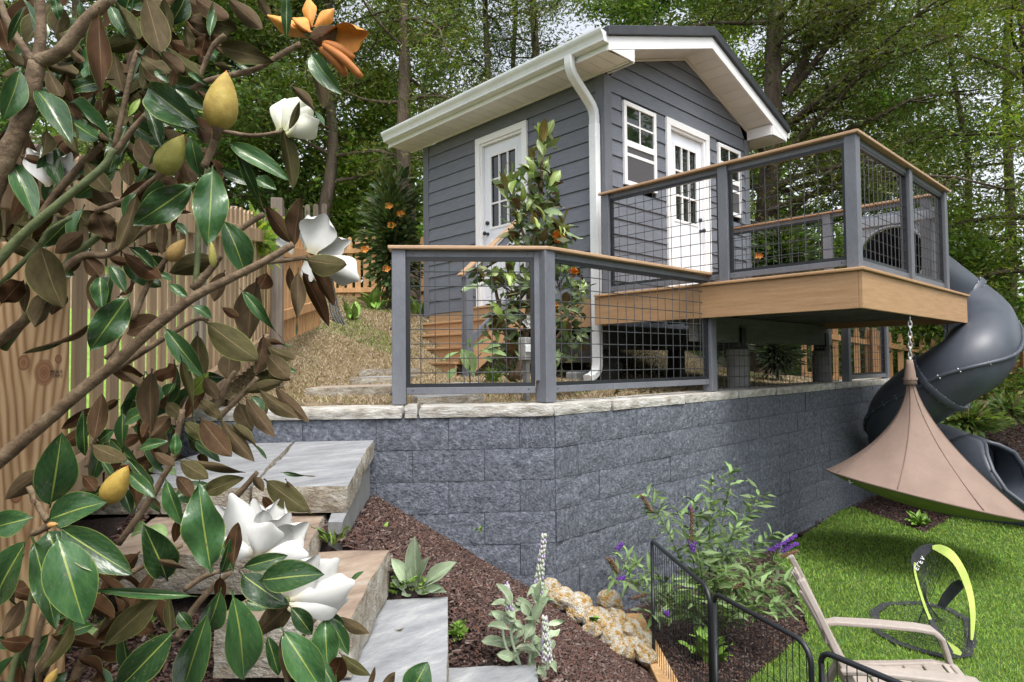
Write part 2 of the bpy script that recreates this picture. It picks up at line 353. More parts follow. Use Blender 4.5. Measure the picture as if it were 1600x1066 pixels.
# roof
EV, PEAKB = 3.115, RZ
YN, YF = 3.93, 7.91
def slope_z(x, off=0): return RZ - SL*abs(x-RX) + off
for s in (-1, 1):
    xe = RX+s*2.06; n = Vector((s*SL, 0, 1)).normalized()
    p = [(RX, YN-.035, slope_z(RX, .142)), (xe, YN-.035, slope_z(xe, .142)), (xe, YN-.035, slope_z(xe, .235)), (RX, YN-.035, slope_z(RX, .26))]
    if s < 0: p = p[::-1]
    MB().prism(p, (0, YF-YN+.07, 0)).build('roof', Mt['roof'], house, bevel=.006)
    xe = RX+s*2.02
    f = [(RX, YN, slope_z(RX)), (xe, YN, slope_z(xe)), (xe, YN, slope_z(xe, .138)), (RX, YN, slope_z(RX, .138))]
    if s < 0: f = f[::-1]
    MB().prism(f, (0, .03, 0)).build('fascia', Mt['white'], house, bevel=.002)
    f2 = [(a, YF-.03, c) for a, b, c in f]; MB().prism(f2, (0, .03, 0)).build('fascia', Mt['white'], house)
    # panels under the rake, each a strip from the fascia to the wall
    x = 0
    while x < 1.66:
        a = RX+s*x; b = RX+s*min(x+.152, 1.66)
        q = [(a, YN+.034, slope_z(a, .012)), (b, YN+.034, slope_z(b, .012)), (b, HY-.012, slope_z(b, .012)), (a, HY-.012, slope_z(a, .012))]
        MB().prism(q if s < 0 else q[::-1], (0, 0, .012)).build('soffit_panel', Mt['soffit'], house)
        x += .158
    mb = MB(); a = RX; b = RX+s*1.66
    q = [(a, YN+.031, slope_z(a, .028)), (b, YN+.031, slope_z(b, .028)), (b, HY, slope_z(b, .028)), (a, HY, slope_z(a, .028))]
    mb.prism(q if s < 0 else q[::-1], (0, 0, .01)).build('soffit_backing', Mt['soffit'], house)
    MB().beam((RX, HY-.03, slope_z(RX, -.004)), (RX+s*1.62, HY-.03, slope_z(RX+s*1.62, -.004)), .03, .02).build('soffit_trim', Mt['soffit'], house)
    # boxed eave return
    xo = RX+s*2.018; xi = RX+s*1.59
    r = [(xi, YN+.001, 3.108), (xo, YN+.001, 3.108), (xo, YN+.001, slope_z(xo)-.002), (xi, YN+.001, slope_z(xi)-.002)]
    if s < 0: r = r[::-1]
    MB().prism(r, (0, .02, 0)).build('eave_return', Mt['white'], house, bevel=.002)
    e0, e1 = sorted((xi-s*.02, xi))
    MB().box(e0, e1, YN+.022, HY-.03, 3.108, slope_z(xi)+.005).build('eave_return', Mt['white'], house)
    # eave fascia
    e0, e1 = sorted((xo-s*.018, xo))
    MB().box(e0, e1, YN+.03, YF-.03, 3.108, slope_z(xo)+.13).build('eave_fascia', Mt['white'], house)
    # eave soffit, panel by panel
    wx = HX-.03 if s < 0 else HR+.03
    e0, e1 = sorted((xo-s*.02, wx)); y = YN+.03
    while y < YF-.04:
        y1 = min(y+.146, YF-.03)
        MB().box(e0, e1, y, y1, 3.113, 3.125).build('soffit_panel', Mt['soffit'], house); y += .152
    MB().box(e0, e1, YN+.03, YF-.03, 3.128, 3.136).build('soffit_backing', Mt['soffit'], house)
    MB().box(*(sorted((wx, wx+s*.022))), YN+.03, YF-.03, 3.100, 3.114).build('soffit_trim', Mt['soffit'], house)
    # gutter: ogee profile
    gx = xo+s*.002
    pr = [(0, 3.165), (.07, 3.165), (.085, 3.172), (.088, 3.195), (.098, 3.225), (.122, 3.255), (.130, 3.275), (.130, 3.296), (.122, 3.296), (.118, 3.275), (.02, 3.26), (0, 3.27)]
    pl = [(gx+s*a, YN, z) for a, z in pr]
    if s > 0: pl = pl[::-1]
    MB().prism(pl[::-1], (0, YF-YN, 0)).build('gutter', Mt['gutter'], house)
# downspout at the near corner
dsp = thing('downspout', 'white downspout with curved elbows running down the near corner of the grey cottage', 'downspout', (5.41, 4.40, .0))
R_ = (0, 1, 0)
def rprof(a, b):   # rounded rectangle with flutes
    return [(-a, -b*.7), (-a*.8, -b), (-a*.25, -b), (-a*.2, -b*.86), (a*.2, -b*.86), (a*.25, -b), (a*.8, -b), (a, -b*.7), (a, b*.7), (a*.8, b), (-a*.8, b), (-a, b*.7)]
path = [(5.02, 4.40, 3.17), (5.02, 4.40, 3.12), (5.03, 4.40, 3.06), (5.06, 4.40, 3.0), (5.11, 4.40, 2.955), (5.30, 4.40, 2.81), (5.36, 4.40, 2.76), (5.40, 4.40, 2.70), (5.412, 4.40, 2.64), (5.412, 4.40, 2.55)]
o = MB().sweep(path, rprof(.050, .036), R_).build('elbow', Mt['gutter'], dsp); smooth_by_angle(o, 35)
o = MB().sweep([(5.412, 4.40, 2.56), (5.412, 4.40, .62)], rprof(.054, .039), R_).build('pipe', Mt['gutter'], dsp); smooth_by_angle(o, 35)
o = MB().sweep([(5.412, 4.40, .63), (5.412, 4.40, .02), (5.409, 4.40, -.03), (5.395, 4.40, -.08), (5.36, 4.40, -.12), (5.31, 4.40, -.148), (5.24, 4.40, -.165)], rprof(.052, .037), R_).build('elbow', Mt['gutter'], dsp); smooth_by_angle(o, 35)

def window(x0, x1, z0, z1):
    f = .05; y0 = HY-.045; y1 = HY-.012
    fr = MB(); fr.box(x0, x1, y0, y1, z1-f, z1); fr.box(x0, x1, y0, y1, z0, z0+f); fr.box(x0, x0+f, y0, y1, z0+f, z1-f); fr.box(x1-f, x1, y0, y1, z0+f, z1-f)
    w = fr.build('window', Mt['white'], house, bevel=.003)
    zm = (z0+z1)/2
    MB().box(x0+f, x1-f, y0+.003, y1, zm-.035, zm+.035).build('sash_rail', Mt['white'], w, bevel=.003)
    MB().box(x0+f, x1-f, y0+.02, y0+.024, zm+.035, z1-f).build('pane', Mt['pane'], w)
    MB().box(x0+f, x1-f, y0+.014, y0+.017, z0+f, zm-.035).build('insect_screen', Mt['screen'], w)
    MB().box(x0+f, x1-f, y0+.009, y0+.0135, zm-.14, zm-.105).build('sash_rail', Mt['white'], w)
    xm = (x0+x1)/2; zq = (zm+.035+z1-f)/2
    MB().box(xm-.010, xm+.010, y0+.012, y0+.0195, zm+.035, z1-f).build('muntin', Mt['white'], w)
    MB().box(x0+f, x1-f, y0+.0125, y0+.019, zq-.010, zq+.010).build('muntin', Mt['white'], w)
window(*gholes[0]); window(*gholes[2])

def door(name, put, w, h, hinge_right):
    # put(u, v, z): u along the wall from the left jamb as seen, v outwards
    def bx(mbx, u0, u1, v0, v1, z0, z1):
        P = [put(u0, v0, z0), put(u1, v0, z0), put(u1, v1, z0), put(u0, v1, z0), put(u0, v0, z1), put(u1, v0, z1), put(u1, v1, z1), put(u0, v1, z1)]
        return mbx.hexa(P)
    c = .085
    cs = MB(); bx(cs, 0, c, 0, .034, .0, h); bx(cs, w-c, w, 0, .034, 0, h); bx(cs, 0, w, 0, .0345, h, h+c); cs.build('door_casing', Mt['white'], house, bevel=.004)
    jb = MB(); bx(jb, c, c+.03, -.10, .012, 0, h-.03); bx(jb, w-c-.03, w-c, -.10, .012, 0, h-.03); bx(jb, c, w-c, -.10, .0125, h-.03, h); jb.build('door_jamb', Mt['white'], house)
    u0, u1, z0, z1 = c+.033, w-c-.033, .03, h-.034; st = .125; g0, g1 = 1.0, z1-.15
    sl = MB(); v0, v1 = -.07, -.03
    bx(sl, u0, u0+st, v0, v1, z0, z1); bx(sl, u1-st, u1, v0, v1, z0, z1); bx(sl, u0+st, u1-st, v0, v1, g1, z1); bx(sl, u0+st, u1-st, v0, v1, z0, g0)
    d = sl.build('door', Mt['door'], house, bevel=.002)
    m = MB(); bx(m, u0+st, u1-st, -.055, -.048, g0, g1); m.build('pane', Mt['pane'], d)
    fr = MB(); e = .022
    bx(fr, u0+st-e, u0+st+.008, -.03, -.022, g0-e, g1+e); bx(fr, u1-st-.008, u1-st+e, -.03, -.022, g0-e, g1+e); bx(fr, u0+st+.008, u1-st-.008, -.03, -.0225, g1-.008, g1+e); bx(fr, u0+st+.008, u1-st-.008, -.03, -.0225, g0-e, g0+.008)
    fr.build('glazing_frame', Mt['white'], d)
    W = u1-u0-2*st
    for k in (1, 2):
        m = MB(); bx(m, u0+st+W*k/3-.011, u0+st+W*k/3+.011, -.047, -.026, g0, g1); m.build('muntin', Mt['white'], d)
        zz = g0+(g1-g0)*k/3; m = MB(); bx(m, u0+st, u1-st, -.0465, -.0265, zz-.011, zz+.011); m.build('muntin', Mt['white'], d)
    for a, b in ((u0+.10, (u0+u1)/2-.02), ((u0+u1)/2+.02, u1-.10)):   # two raised panels below
        m = MB(); bx(m, a, b, -.03, -.022, .20, .84); m.build('door_panel', Mt['door'], d, bevel=.008)
    uk = u1-.06 if hinge_right else u0+.06
    m = MB(); m.tube([put(uk, -.03, .93), put(uk, .01, .93), put(uk, .03, .93), put(uk, .045, .93)], [.022, .014, .03, .022], 10); m.build('knob', Mt['black'], d, smooth=True)
    m = MB(); m.tube([put(uk, -.03, 1.07), put(uk, -.005, 1.07)], [.026, .026], 10); m.build('deadbolt', Mt['black'], d, smooth=True)
door('gable_door', lambda u, v, z: Vector((6.632+u, HY-.012-v, .735+z)), .983, 2.11, True)
door('side_door', lambda u, v, z: Vector((HX-.012-v, 6.425-u, .735+z)), .952, 2.105, False)
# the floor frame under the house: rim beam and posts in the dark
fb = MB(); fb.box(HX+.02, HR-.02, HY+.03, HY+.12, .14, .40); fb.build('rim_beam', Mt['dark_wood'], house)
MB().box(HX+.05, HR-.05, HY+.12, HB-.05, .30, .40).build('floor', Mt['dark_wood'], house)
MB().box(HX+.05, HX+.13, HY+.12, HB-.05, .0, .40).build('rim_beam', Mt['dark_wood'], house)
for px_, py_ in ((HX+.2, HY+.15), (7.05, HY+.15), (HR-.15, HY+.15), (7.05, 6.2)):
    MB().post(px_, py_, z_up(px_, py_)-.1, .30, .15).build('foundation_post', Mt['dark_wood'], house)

# ------------------------------------------------------------------ deck
DX0, DX1, DY0, DZ = 5.25, 8.44, 1.72, .70
deck = thing('raised_deck', 'raised deck with tan fascia boards cantilevered over the block wall in front of the gable', 'deck', (DX0, DY0, DZ))
for a, b, c, d in ((DX0, DX1, DY0, DY0+.03), (DX0-.0, DX0+.03, DY0+.031, HY-.03), (DX1-.03, DX1, DY0+.031, HY-.03)):
    MB().box(a, b, c, d, DZ-.31, DZ-.026).build('fascia_board', Mt['tan'], deck, bevel=.004)
y = DY0-.025
k = 0
while y < HY-.06:                              # deck boards, run along X
    y1 = min(y+.138, HY-.035)
    MB().box(DX0-.025, DX1+.025, y, y1, DZ-.025, DZ).build('deck_board', Mt['tan'], deck, bevel=.006); y += .143
MB().box(DX0-.027, DX0-.0005, DY0-.02, HY-.04, DZ-.0255, DZ+.0006).build('edge_board', Mt['tan'], deck, bevel=.008)
x = DX0+.25
while x < DX1-.1:
    MB().box(x, x+.04, DY0+.04, HY-.04, DZ-.26, DZ-.028).build('joist', Mt['grey_beam'], deck); x += .36
MB().box(DX0+.16, 8.62, 3.20, 3.30, .19, .438).build('beam', Mt['grey_beam'], deck, bevel=.006)
piers = []
for i, (x, y, lab) in enumerate(((6.24, 3.24, 'pale concrete pier with black bracket under the deck beam, nearer the fence post'), (8.43, 3.26, 'concrete pier in the shade under the deck beam, nearer the tube slide'))):
    p = thing('concrete_pier', lab, 'pier', (x, y, CAPT), 'concrete piers under the deck')
    MB().tube([(x, y, -.42), (x, y, .12)], [.112, .112], 24).build('column', Mt['concrete'], p, smooth=False)
    b = MB(); b.box(x-.075, x+.075, y-.075, y+.075, .121, .15); b.box(x-.045, x+.045, y-.075, y-.052, .15, .34); b.box(x-.045, x+.045, y+.062, y+.08, .15, .34)
    b.build('bracket', Mt['black'], p, bevel=.004); piers.append(p)
for o in col.objects:
    if o.name.startswith('column'): smooth_by_angle(o, 50)

# ------------------------------------------------------------------ railings
def panel(par, p, q, z0, ztop, nv=None, frame=True, gap=.028, trail=True):
    """one framed wire panel between posts whose facing sides are at p and q (2d); z0 floor, ztop underside of cap"""
    p = Vector((*p, 0)); q = Vector((*q, 0)); d = (q-p).normalized(); L = (q-p).length
    def P(s, z): v = p+d*s; return Vector((v.x, v.y, z))
    if trail: MB().beam(P(0, ztop-.0235), P(L, ztop-.0235), .038, .047).build('top_rail', Mt['grey_trim'], par, bevel=.003)
    zb = z0+gap; MB().beam(P(0, zb+.0235), P(L, zb+.0235), .038, .047).build('bottom_rail', Mt['grey_trim'], par, bevel=.003)
    za, zz = zb+.047, ztop-.047
    nq = Vector((-d.y, d.x, 0)); sc_ = MB()
    for s in (.045, L-.045):
        for z_ in (zb+.026, ztop-.026): sc_.tube([P(s, z_)-nq*.0205, P(s, z_)+nq*.0205], .0055, 6)
    sc_.build('screws', Mt['black'], par)['kind'] = 'stuff'
    fr = MB(); t = .026
    for u, v in ((P(0, za+t/2), P(L, za+t/2)), (P(0, zz-t/2), P(L, zz-t/2))): fr.beam(u, v, .032, t)
    for s in (t/2, L-t/2): fr.beam(P(s, za+t), P(s, zz-t), .032, t, up=d)
    fr.build('panel_frame', Mt['black'], par)
    w = MB(); n = nv or max(2, round(L/.103)); r = .0034
    for k in range(1, n): w.tube([P(L*k/n, za+t), P(L*k/n, zz-t)], r, 4, False)
    m = max(2, round((zz-za)/.103))
    for k in range(1, m): w.tube([P(t, za+(zz-za)*k/m), P(L-t, za+(zz-za)*k/m)], r, 4, False)
    w.build('wire_mesh', Mt['wire'], par)
def rail_run(par, pts, zf, zcap, cap_ext=.06, post=.089, extra=None):
    """pts: post centres (2d) in order; a cap board over each straight run"""
    for i, p in enumerate(pts):
        d = (Vector(pts[min(i+1, len(pts)-1)])-Vector(pts[max(i-1, 0)]))
        d = (Vector(pts[i+1])-Vector(p)) if i+1 < len(pts) else (Vector(p)-Vector(pts[i-1]))
        MB().post(p[0], p[1], zf(*p), zcap, post, d).build('post', Mt['grey_trim'], par, bevel=.004)
UZ = DZ+1.03                                   # underside of the upper cap
upr = thing('deck_railing', 'tall grey deck railing of framed wire panels with a tan cap along the raised deck', 'railing', (DX0, DY0, DZ))
yl = DX0+.075; yf = DY0+.075
LP = [(yl, 4.17), (yl, 2.86), (yl, yf)]; FP = [(6.66, yf), (7.84, yf)]
rail_run(upr, LP, lambda *a: DZ+.001, UZ)
rail_run(upr, FP, lambda *a: DZ+.001, UZ)
h = .045
panel(upr, (yl, 4.17-h), (yl, 2.86+h), DZ, UZ); panel(upr, (yl, 2.86-h), (yl, yf+h), DZ, UZ)
panel(upr, (yl+h, yf), (6.66-h, yf), DZ, UZ); panel(upr, (6.66+h, yf), (7.84-h, yf), DZ, UZ)
def cap(par, a, b, z, w=.14, ext=.0, mt='cap', t=.025):
    a = Vector((*a, z+t/2)); b = Vector((*b, z+t/2)); d = (b-a).normalized()
    return MB().beam(a-d*ext, b+d*ext, w, t).build('cap_rail', Mt[mt], par, bevel=.006)
def miter_cap(par, a, m, b, z, w=.14, t=.025):  # two boards mitred at m
    A, M_, B = (Vector((*p, 0)) for p in (a, m, b)); d1 = (M_-A).normalized(); d2 = (B-M_).normalized()
    n1 = Vector((-d1.y, d1.x, 0)); n2 = Vector((-d2.y, d2.x, 0)); mi = (n1+n2).normalized(); k = w/2/mi.dot(n1)
    for poly in ([A-n1*w/2, M_-mi*k, M_+mi*k, A+n1*w/2], [M_-mi*k, B-n2*w/2, B+n2*w/2, M_+mi*k]):
        MB().prism([(p.x, p.y, z) for p in poly], (0, 0, t)).build('cap_rail', Mt['cap'], par, bevel=.006)
miter_cap(upr, (yl, 4.24), (yl, yf), (7.92, yf), UZ)
# the rail at the far (right) side of the deck, with the slide entry below it
rear = thing('deck_railing', 'far grey railing with a tan cap behind the deck, above the slide opening', 'railing', (7.84, 3, DZ))
RXR = 7.98
rail_run(rear, [(RXR, 4.30), (RXR, 2.98), (RXR, 1.97)], lambda *a: DZ+.001, UZ)
cap(rear, (RXR, 4.36), (RXR, 1.86), UZ)
panel(rear, (RXR, 4.30-h), (RXR, 2.98+h), DZ, UZ)
MB().beam((RXR, 2.98-h, UZ-.0235), (RXR, 1.97+h, UZ-.0235), .038, .047).build('top_rail', Mt['grey_trim'], rear, bevel=.003)

# lower fence on the wall
FZ = .775                                      # underside of cap
lf = thing('wall_fence', 'low grey wire panel fence with a tan cap standing on the stone capped wall', 'fence', (3.25, 3.08, CAPT))
A0, A1, A2 = (2.475, 3.725), (3.255, 3.10), (5.36, 3.055)
d1 = (Vector(A1)-Vector(A0)).normalized(); d2 = (Vector(A2)-Vector(A1)).normalized()
for p, d, w in ((A0, d1, .092), (A1, d2, .10), (A2, d2, .092)): MB().post(p[0], p[1], CAPT+.001, FZ, w, d).build('post', Mt['grey_trim'], lf, bevel=.004)
MB().post(A1[0]-d1.x*.055, A1[1]-d1.y*.055, CAPT+.15, FZ-.0, .05, d1).build('post', Mt['grey_trim'], lf, bevel=.003)
B = lambda p, d, s: (p[0]+d.x*s, p[1]+d.y*s)
panel(lf, B(A0, d1, .047), B(A1, d1, -.078), CAPT, FZ, nv=9, gap=.065)
panel(lf, B(A1, d2, .05), B(A2, d2, -.047), CAPT, FZ, gap=.065)
miter_cap(lf, B(A0, d1, -.07), A1, B(A2, d2, .10), FZ)
b = MB()
for zz in (-.2, .24, .70):
    for p, d in ((B(A0, d1, -.05), d1), ): b.tube([(p[0], p[1], zz), (p[0]-d.x*.012, p[1]-d.y*.012, zz)], [.011, .009], 6)
b.build('bolt', Mt['black'], lf)
# bare wire screen behind the piers and the far framed panel
ws = thing('wire_screen', 'bare black wire mesh stretched between the piers under the deck', 'wire mesh', (6.9, 3.10, CAPT))
w = MB(); x = 5.42
while x < 8.6: w.tube([(x, 3.12, CAPT), (x, 3.12, .19)], .0028, 4, False); x += .102
for k in range(5): w.tube([(5.40, 3.12, CAPT+.02+k*.102), (8.6, 3.12, CAPT+.02+k*.102)], .0028, 4, False)
w.build('wires', Mt['wire'], ws)
ff = thing('wall_fence', 'short far fence panel on the wall beyond the deck piers, beside the tube slide', 'fence', (9.0, 3.1, CAPT))
G0, G1 = (8.75, 3.08), (10.35, 3.12)
for p in (G0, G1): MB().post(p[0], p[1], CAPT, .66, .09).build('post', Mt['grey_trim'], ff, bevel=.004)
panel(ff, (G0[0]+h, G0[1]), (G1[0]-h, G1[1]), CAPT, .66)
MB().post(8.62, 3.3, CAPT, .19, .10).build('post', Mt['dark_wood'], ff)

# ------------------------------------------------------------------ stairs up to the side door
st = thing('stairs', 'tan wooden steps with a grey post and sloping handrail up to the side door', 'stairs', (4.4, 6.0, -.13))
SY0, SY1 = 5.42, 7.0
NR = 5; zb, zt = -.15, .705; rise = (zt-zb)/NR; run = .235
for k in range(NR):
    z1 = zb+rise*(k+1); x0 = HX-.03-run*(NR-1-k)-.40*0
    if k == NR-1: continue
    xb = x0-.0; wid1 = SY1 if k >= 2 else 7.25
    MB().box(xb-run-.0, xb+.0, SY0, wid1-.25*max(0, k-1)*0, z1-.028, z1).build('tread', Mt['tan'], st, bevel=.006)
    MB().box(xb-run+.022, xb-run+.04, SY0+.01, wid1-.01, z1-rise+.001, z1-.029).build('riser', Mt['tan'], st)
MB().box(HX-.09, HX-.03, 5.3, 6.6, .705, .733).build('landing_board', Mt['tan'], st, bevel=.006)
MB().box(HX-.075, HX-.031, 5.31, 6.6, .50, .704).build('riser', Mt['tan'], st)
px0 = 4.40
sl0 = Vector((px0, SY0-.025, zb+.14)); sl1 = Vector((HX-.03, SY0-.025, zt-.02))
MB().beam(sl0-Vector((0, 0, .03)), sl1, .035, .24).build('stringer', Mt['tan'], st, bevel=.003)
MB().post(px0+.03, SY0-.05, -.2, .93, .09).build('post', Mt['grey_trim'], st, bevel=.004)
hd = (sl1-sl0).normalized()
a = Vector((px0-.07, SY0-.05, .935)); b_ = a+Vector((1.12, 0, .93))
MB().beam(a, b_, .09, .028).build('handrail', Mt['cap'], st, bevel=.006)
MB().beam(a+Vector((.1, 0, -.06)), b_+Vector((0, 0, -.075)), .038, .07).build('top_rail', Mt['grey_trim'], st, bevel=.003)
MB().beam(Vector((px0+.05, SY0-.05, .23)), Vector((px0+1.07, SY0-.05, 1.07)), .038, .07).build('bottom_rail', Mt['grey_trim'], st, bevel=.003)
MB().post(HX-.09, SY0-.05, .70, 1.80, .09).build('post', Mt['grey_trim'], st, bevel=.004)
# service things low on the bank
bx = thing('meter_box', 'small grey electrical box on a stake beside the stairs behind the fence', 'box', tuple(PZ(822, 590, -.15)))
c = PD(822, 545, 5.2); MB().box(c.x-.05, c.x+.05, c.y-.04, c.y+.04, c.z-.09, c.z+.09).build('case', Mt['chain'], bx, bevel=.008)
MB().box(c.x-.055, c.x+.055, c.y-.055, c.y-.041, c.z-.03, c.z+.03).build('cover', Mt['gutter'], bx, bevel=.006)
MB().box(c.x-.02, c.x+.02, c.y-.02, c.y+.02, -.3, c.z-.09).build('stake', Mt['grey_beam'], bx)
dp = thing('drain_pipe', 'pale grey corrugated drain pipe lying open under the deck behind the downspout', 'pipe', (5.7, 4.2, -.15))
p0 = PD(952, 571, 7.3); p1 = PD(968, 572, 7.15)
o = MB().tube([p0+Vector((.25, .5, 0)), p0, p1], .05, 12, False).build('pipe', Mt['concrete'], dp, smooth=True)
o = MB().tube([p1+(p1-p0)*.02, p0], .042, 12, True).build('bore_shade_plug', Mt['dark_wood'], dp)  # solid dark plug, its colour stands for shade in the hollow pipe
fs = thing('footing_block', 'grey concrete footing block low under the cottage corner beside the downspout', 'block', (5.5, 4.5, -.2))
c = PD(905, 580, 7.2); MB().box(c.x-.12, c.x+.35, c.y-.05, c.y+.1, -.3, -.10).build('block', Mt['concrete'], fs, bevel=.02)
# ------------------------------------------------------------------ block wall
def rough_front(L, H, Dp, seed, nx=13, nz=6, amp=.012):
    r = random.Random(seed); off = Vector((r.random()*50, r.random()*50, r.random()*50))
    m = MB(); g = []
    for j in range(nz+1):
        for i in range(nx+1):
            x = L*i/nx; z = H*j/nz; e = min(i, nx-i, 99)/1.0; f = min(j, nz-j)
            n = noise.fractal(Vector((x*15, z*15, 0))+off, 1., 2., 3)
            y = -.007-.005*n if (e == 0 or f == 0) else -.005-amp*(.5+.9*n)
            jx = 0 if e == 0 else r.uniform(-.3, .3)*L/nx; jz = 0 if f == 0 else r.uniform(-.3, .3)*H/nz
            g.append((x+jx, min(y, -.002), z+jz))
    b = [(0, Dp, 0), (L, Dp, 0), (L, Dp, H), (0, Dp, H)]
    fs = []
    for j in range(nz):
        for i in range(nx): a = j*(nx+1)+i; fs.append((a, a+1, a+nx+2, a+nx+1))
    n0 = len(g); bot = list(range(nx+1)); top = [nz*(nx+1)+i for i in range(nx+1)]
    fs += [tuple(bot[::-1])+(n0, n0+1), tuple(top)+(n0+2, n0+3)]
    fs += [tuple(j*(nx+1) for j in range(nz+1))+(n0+3, n0), tuple(j*(nx+1)+nx for j in range(nz, -1, -1))+(n0+1, n0+2), (n0+1, n0, n0+3, n0+2)]
    m.add(g+b, fs); me = m.mesh('block', Mt['block'], True)
    me.set_sharp_from_angle(angle=math.radians(55)); return me
wall = thing('block_wall', 'dark painted split face block retaining wall below the grey fence and deck', 'wall', (3.12, 2.9, LAWN))
CH = .2032; BL = .4572
bm_ = [rough_front(BL-.003, CH-.003, .25, 100+i) for i in range(9)]
zp = NT('block_core'); 
MB().prism([(WC0.x+.03, WC0.y+.05, -2.0), (WL.x+.03, WL.y+.05, -2.0), (WL.x+.4, WL.y+.4, -2.0), (WC0.x+.2, WC0.y+.5, -2), (WR.x, WR.y+.45, -2.0), (WR.x, WR.y+.05, -2.0)][::-1], (0, 0, 2+CAPB-.01)).build('wall_core', Mt['soil'], wall)
def lay(p, q, rev, n_c, phase):
    d = Vector((q.x-p.x, q.y-p.y, 0)); L = d.length; d.normalize(); nrm = Vector((d.y, -d.x, 0))    # outward when looking along d with wall on the left
    if rev: nrm = -nrm
    for k in range(n_c):
        s = -BL*(.5 if (k+phase) % 2 else 0); z = CAPB-CH*(k+1)
        while s < L-.02:
            a = max(s, 0); b = min(s+BL, L)
            if b-a > .05:
                me = rng.choice(bm_); sx = (b-a)/BL
                o3 = p.to_3d()+d*a; jit = rng.uniform(-.004, .004)
                X = d*sx; Yv = -nrm
                if rev: o3 = p.to_3d()+d*b; X = -d*sx
                m = Matrix((( X.x, Yv.x, 0, o3.x+nrm.x*jit), (X.y, Yv.y, 0, o3.y+nrm.y*jit), (0, 0, 1, z), (0, 0, 0, 1)))
                inst('block', me, m, wall)
            s += BL
lay(WC0, WR, False, 8, 0)
lay(WC0, WL, True, 8, 1)
# ------------------------------------------------------------------ layered stone slabs
def slab(name, outline, z0, z1, par, mtop, medge, seed, amp=.012, step=.045, layers=4, tilt=None):
    r = random.Random(seed); off = Vector((r.random()*90, r.random()*90, 0)); P = []
    n = len(outline)
    for i in range(n):
        a = Vector((outline[i][0], outline[i][1], 0)); b = Vector((outline[(i+1) % n][0], outline[(i+1) % n][1], 0)); k = max(1, int((b-a).length/step))
        for j in range(k): P.append(a.lerp(b, j/k))
    c = sum(P, Vector())/len(P); m = MB(); N = len(P); vs = []
    for l in range(layers+1):
        f = l/layers; z = z0+(z1-z0)*f
        for p in P:
            q = Vector((p.x*8, p.y*8, z*26))+off
            nn = noise.fractal(q, 1., 2., 3); dr = (c-p).normalized()
            k = amp*(nn*.9+.5)+(amp*.5 if l == layers else 0)+(amp*.4 if l == 0 else 0)
            vs.append(p+dr*k+Vector((0, 0, z+(0 if l < layers else .003*noise.noise(p*4+off)))))
    fs = []
    for l in range(layers):
        for i in range(N): fs.append((l*N+i, l*N+(i+1) % N, (l+1)*N+(i+1) % N, (l+1)*N+i))
    ns = len(fs); fs += [tuple(range(layers*N, (layers+1)*N)), tuple(range(N-1, -1, -1))]
    m.add(vs, fs); me = m.mesh(name, medge, False); me.materials.append(mtop)
    me.polygons[ns].material_index = 1
    for pg in me.polygons[:ns]: pg.use_smooth = True
    me.set_sharp_from_angle(angle=math.radians(38))
    me.normals_split_custom_set_from_vertices if 0 else None
    return link(bpy.data.objects.new(name, me), par)
def ccw(P):
    A = sum(P[i][0]*P[(i+1) % len(P)][1]-P[(i+1) % len(P)][0]*P[i][1] for i in range(len(P)))
    return P if A > 0 else P[::-1]
# cap stones
r = random.Random(3); s = -.0
def caps(p, q, start, cuts, seed):
    d = Vector((q.x-p.x, q.y-p.y)); L = d.length; d.normalize(); nn = Vector((d.y, -d.x))
    if nn.dot(Vector((FH[0], FH[1]))) > 0: nn = -nn
    s = start
    for i, c in enumerate(cuts):
        e = min(s+c, L); ov = .022+r.uniform(-.008, .012); a = p+d*(s+.004); b = p+d*(e-.004); w = .34+r.uniform(-.02, .02)
        pts = ccw([tuple(a+nn*ov), tuple(b+nn*ov), tuple(b-nn*w), tuple(a-nn*w)])
        slab('cap_stone', pts, CAPB+.002, CAPT+r.uniform(-.008, .004), wall, Mt['cap_stone'], Mt['cap_stone'], seed+i, .014, .04, 3); s = e
        if s >= L-.01: break
caps(WC0, WR, -.02, [.62, 1.0, .95, .80, .9, .75, .9, .8, .7, .8, .9], 40)
caps(WC0, WL, .0, [.88, .09, .95, .9, .7], 60)
# ------------------------------------------------------------------ stone steps
FOOTP = []
steps = thing('stone_steps', 'thick natural stone steps and landing climbing past the magnolia to the wall', 'steps', tuple(PZ(600, 900, -.9)))
q = lambda x, y, z: tuple(PZ(x, y, z))[:2]
zL, zS, zB, z3, z4 = -.48, -.60, -.68, -.845, -1.01
LR = [q(544, 760, zL), q(587, 684, zL), q(466, 685, zL), q(392, 762, zL)]
slab('stone_slab', ccw(LR), zL-.105, zL, steps, Mt['blue_stone'], Mt['stone_edge'], 1, .014)
LLf = [q(389, 762, zL), q(463, 685, zL), tuple(CW(-1.75, 4.0))[:2], tuple(CW(-1.72, 2.6))[:2]]
slab('stone_slab', ccw(LLf), zL-.105, zL-.004, steps, Mt['blue_stone'], Mt['stone_edge'], 2, .014)
slab('support_stone', ccw([q(512, 772, zL), q(535, 772, zL), q(578, 690, zL), q(550, 690, zL)]), -.86, zL-.107, steps, Mt['blue_stone'], Mt['concrete'], 3, .008)
slab('stone_slab', ccw([q(478, 868, zS), q(517, 800, zS), q(250, 800, zS), q(150, 868, zS)]), zS-.125, zS, steps, Mt['brown_stone'], Mt['stone_edge'], 4, .014)
slab('stone_slab', ccw([q(551, 969, zB), q(611, 858, zB), q(490, 861, zB), q(330, 969, zB)]), zB-.155, zB, steps, Mt['brown_stone'], Mt['stone_edge'], 5, .012)
slab('stone_slab', ccw([q(709, 1420, z3), q(700, 932, z3), q(592, 936, z3), q(300, 1420, z3)]), z3-.155, z3, steps, Mt['blue_stone'], Mt['stone_edge'], 6, .008)
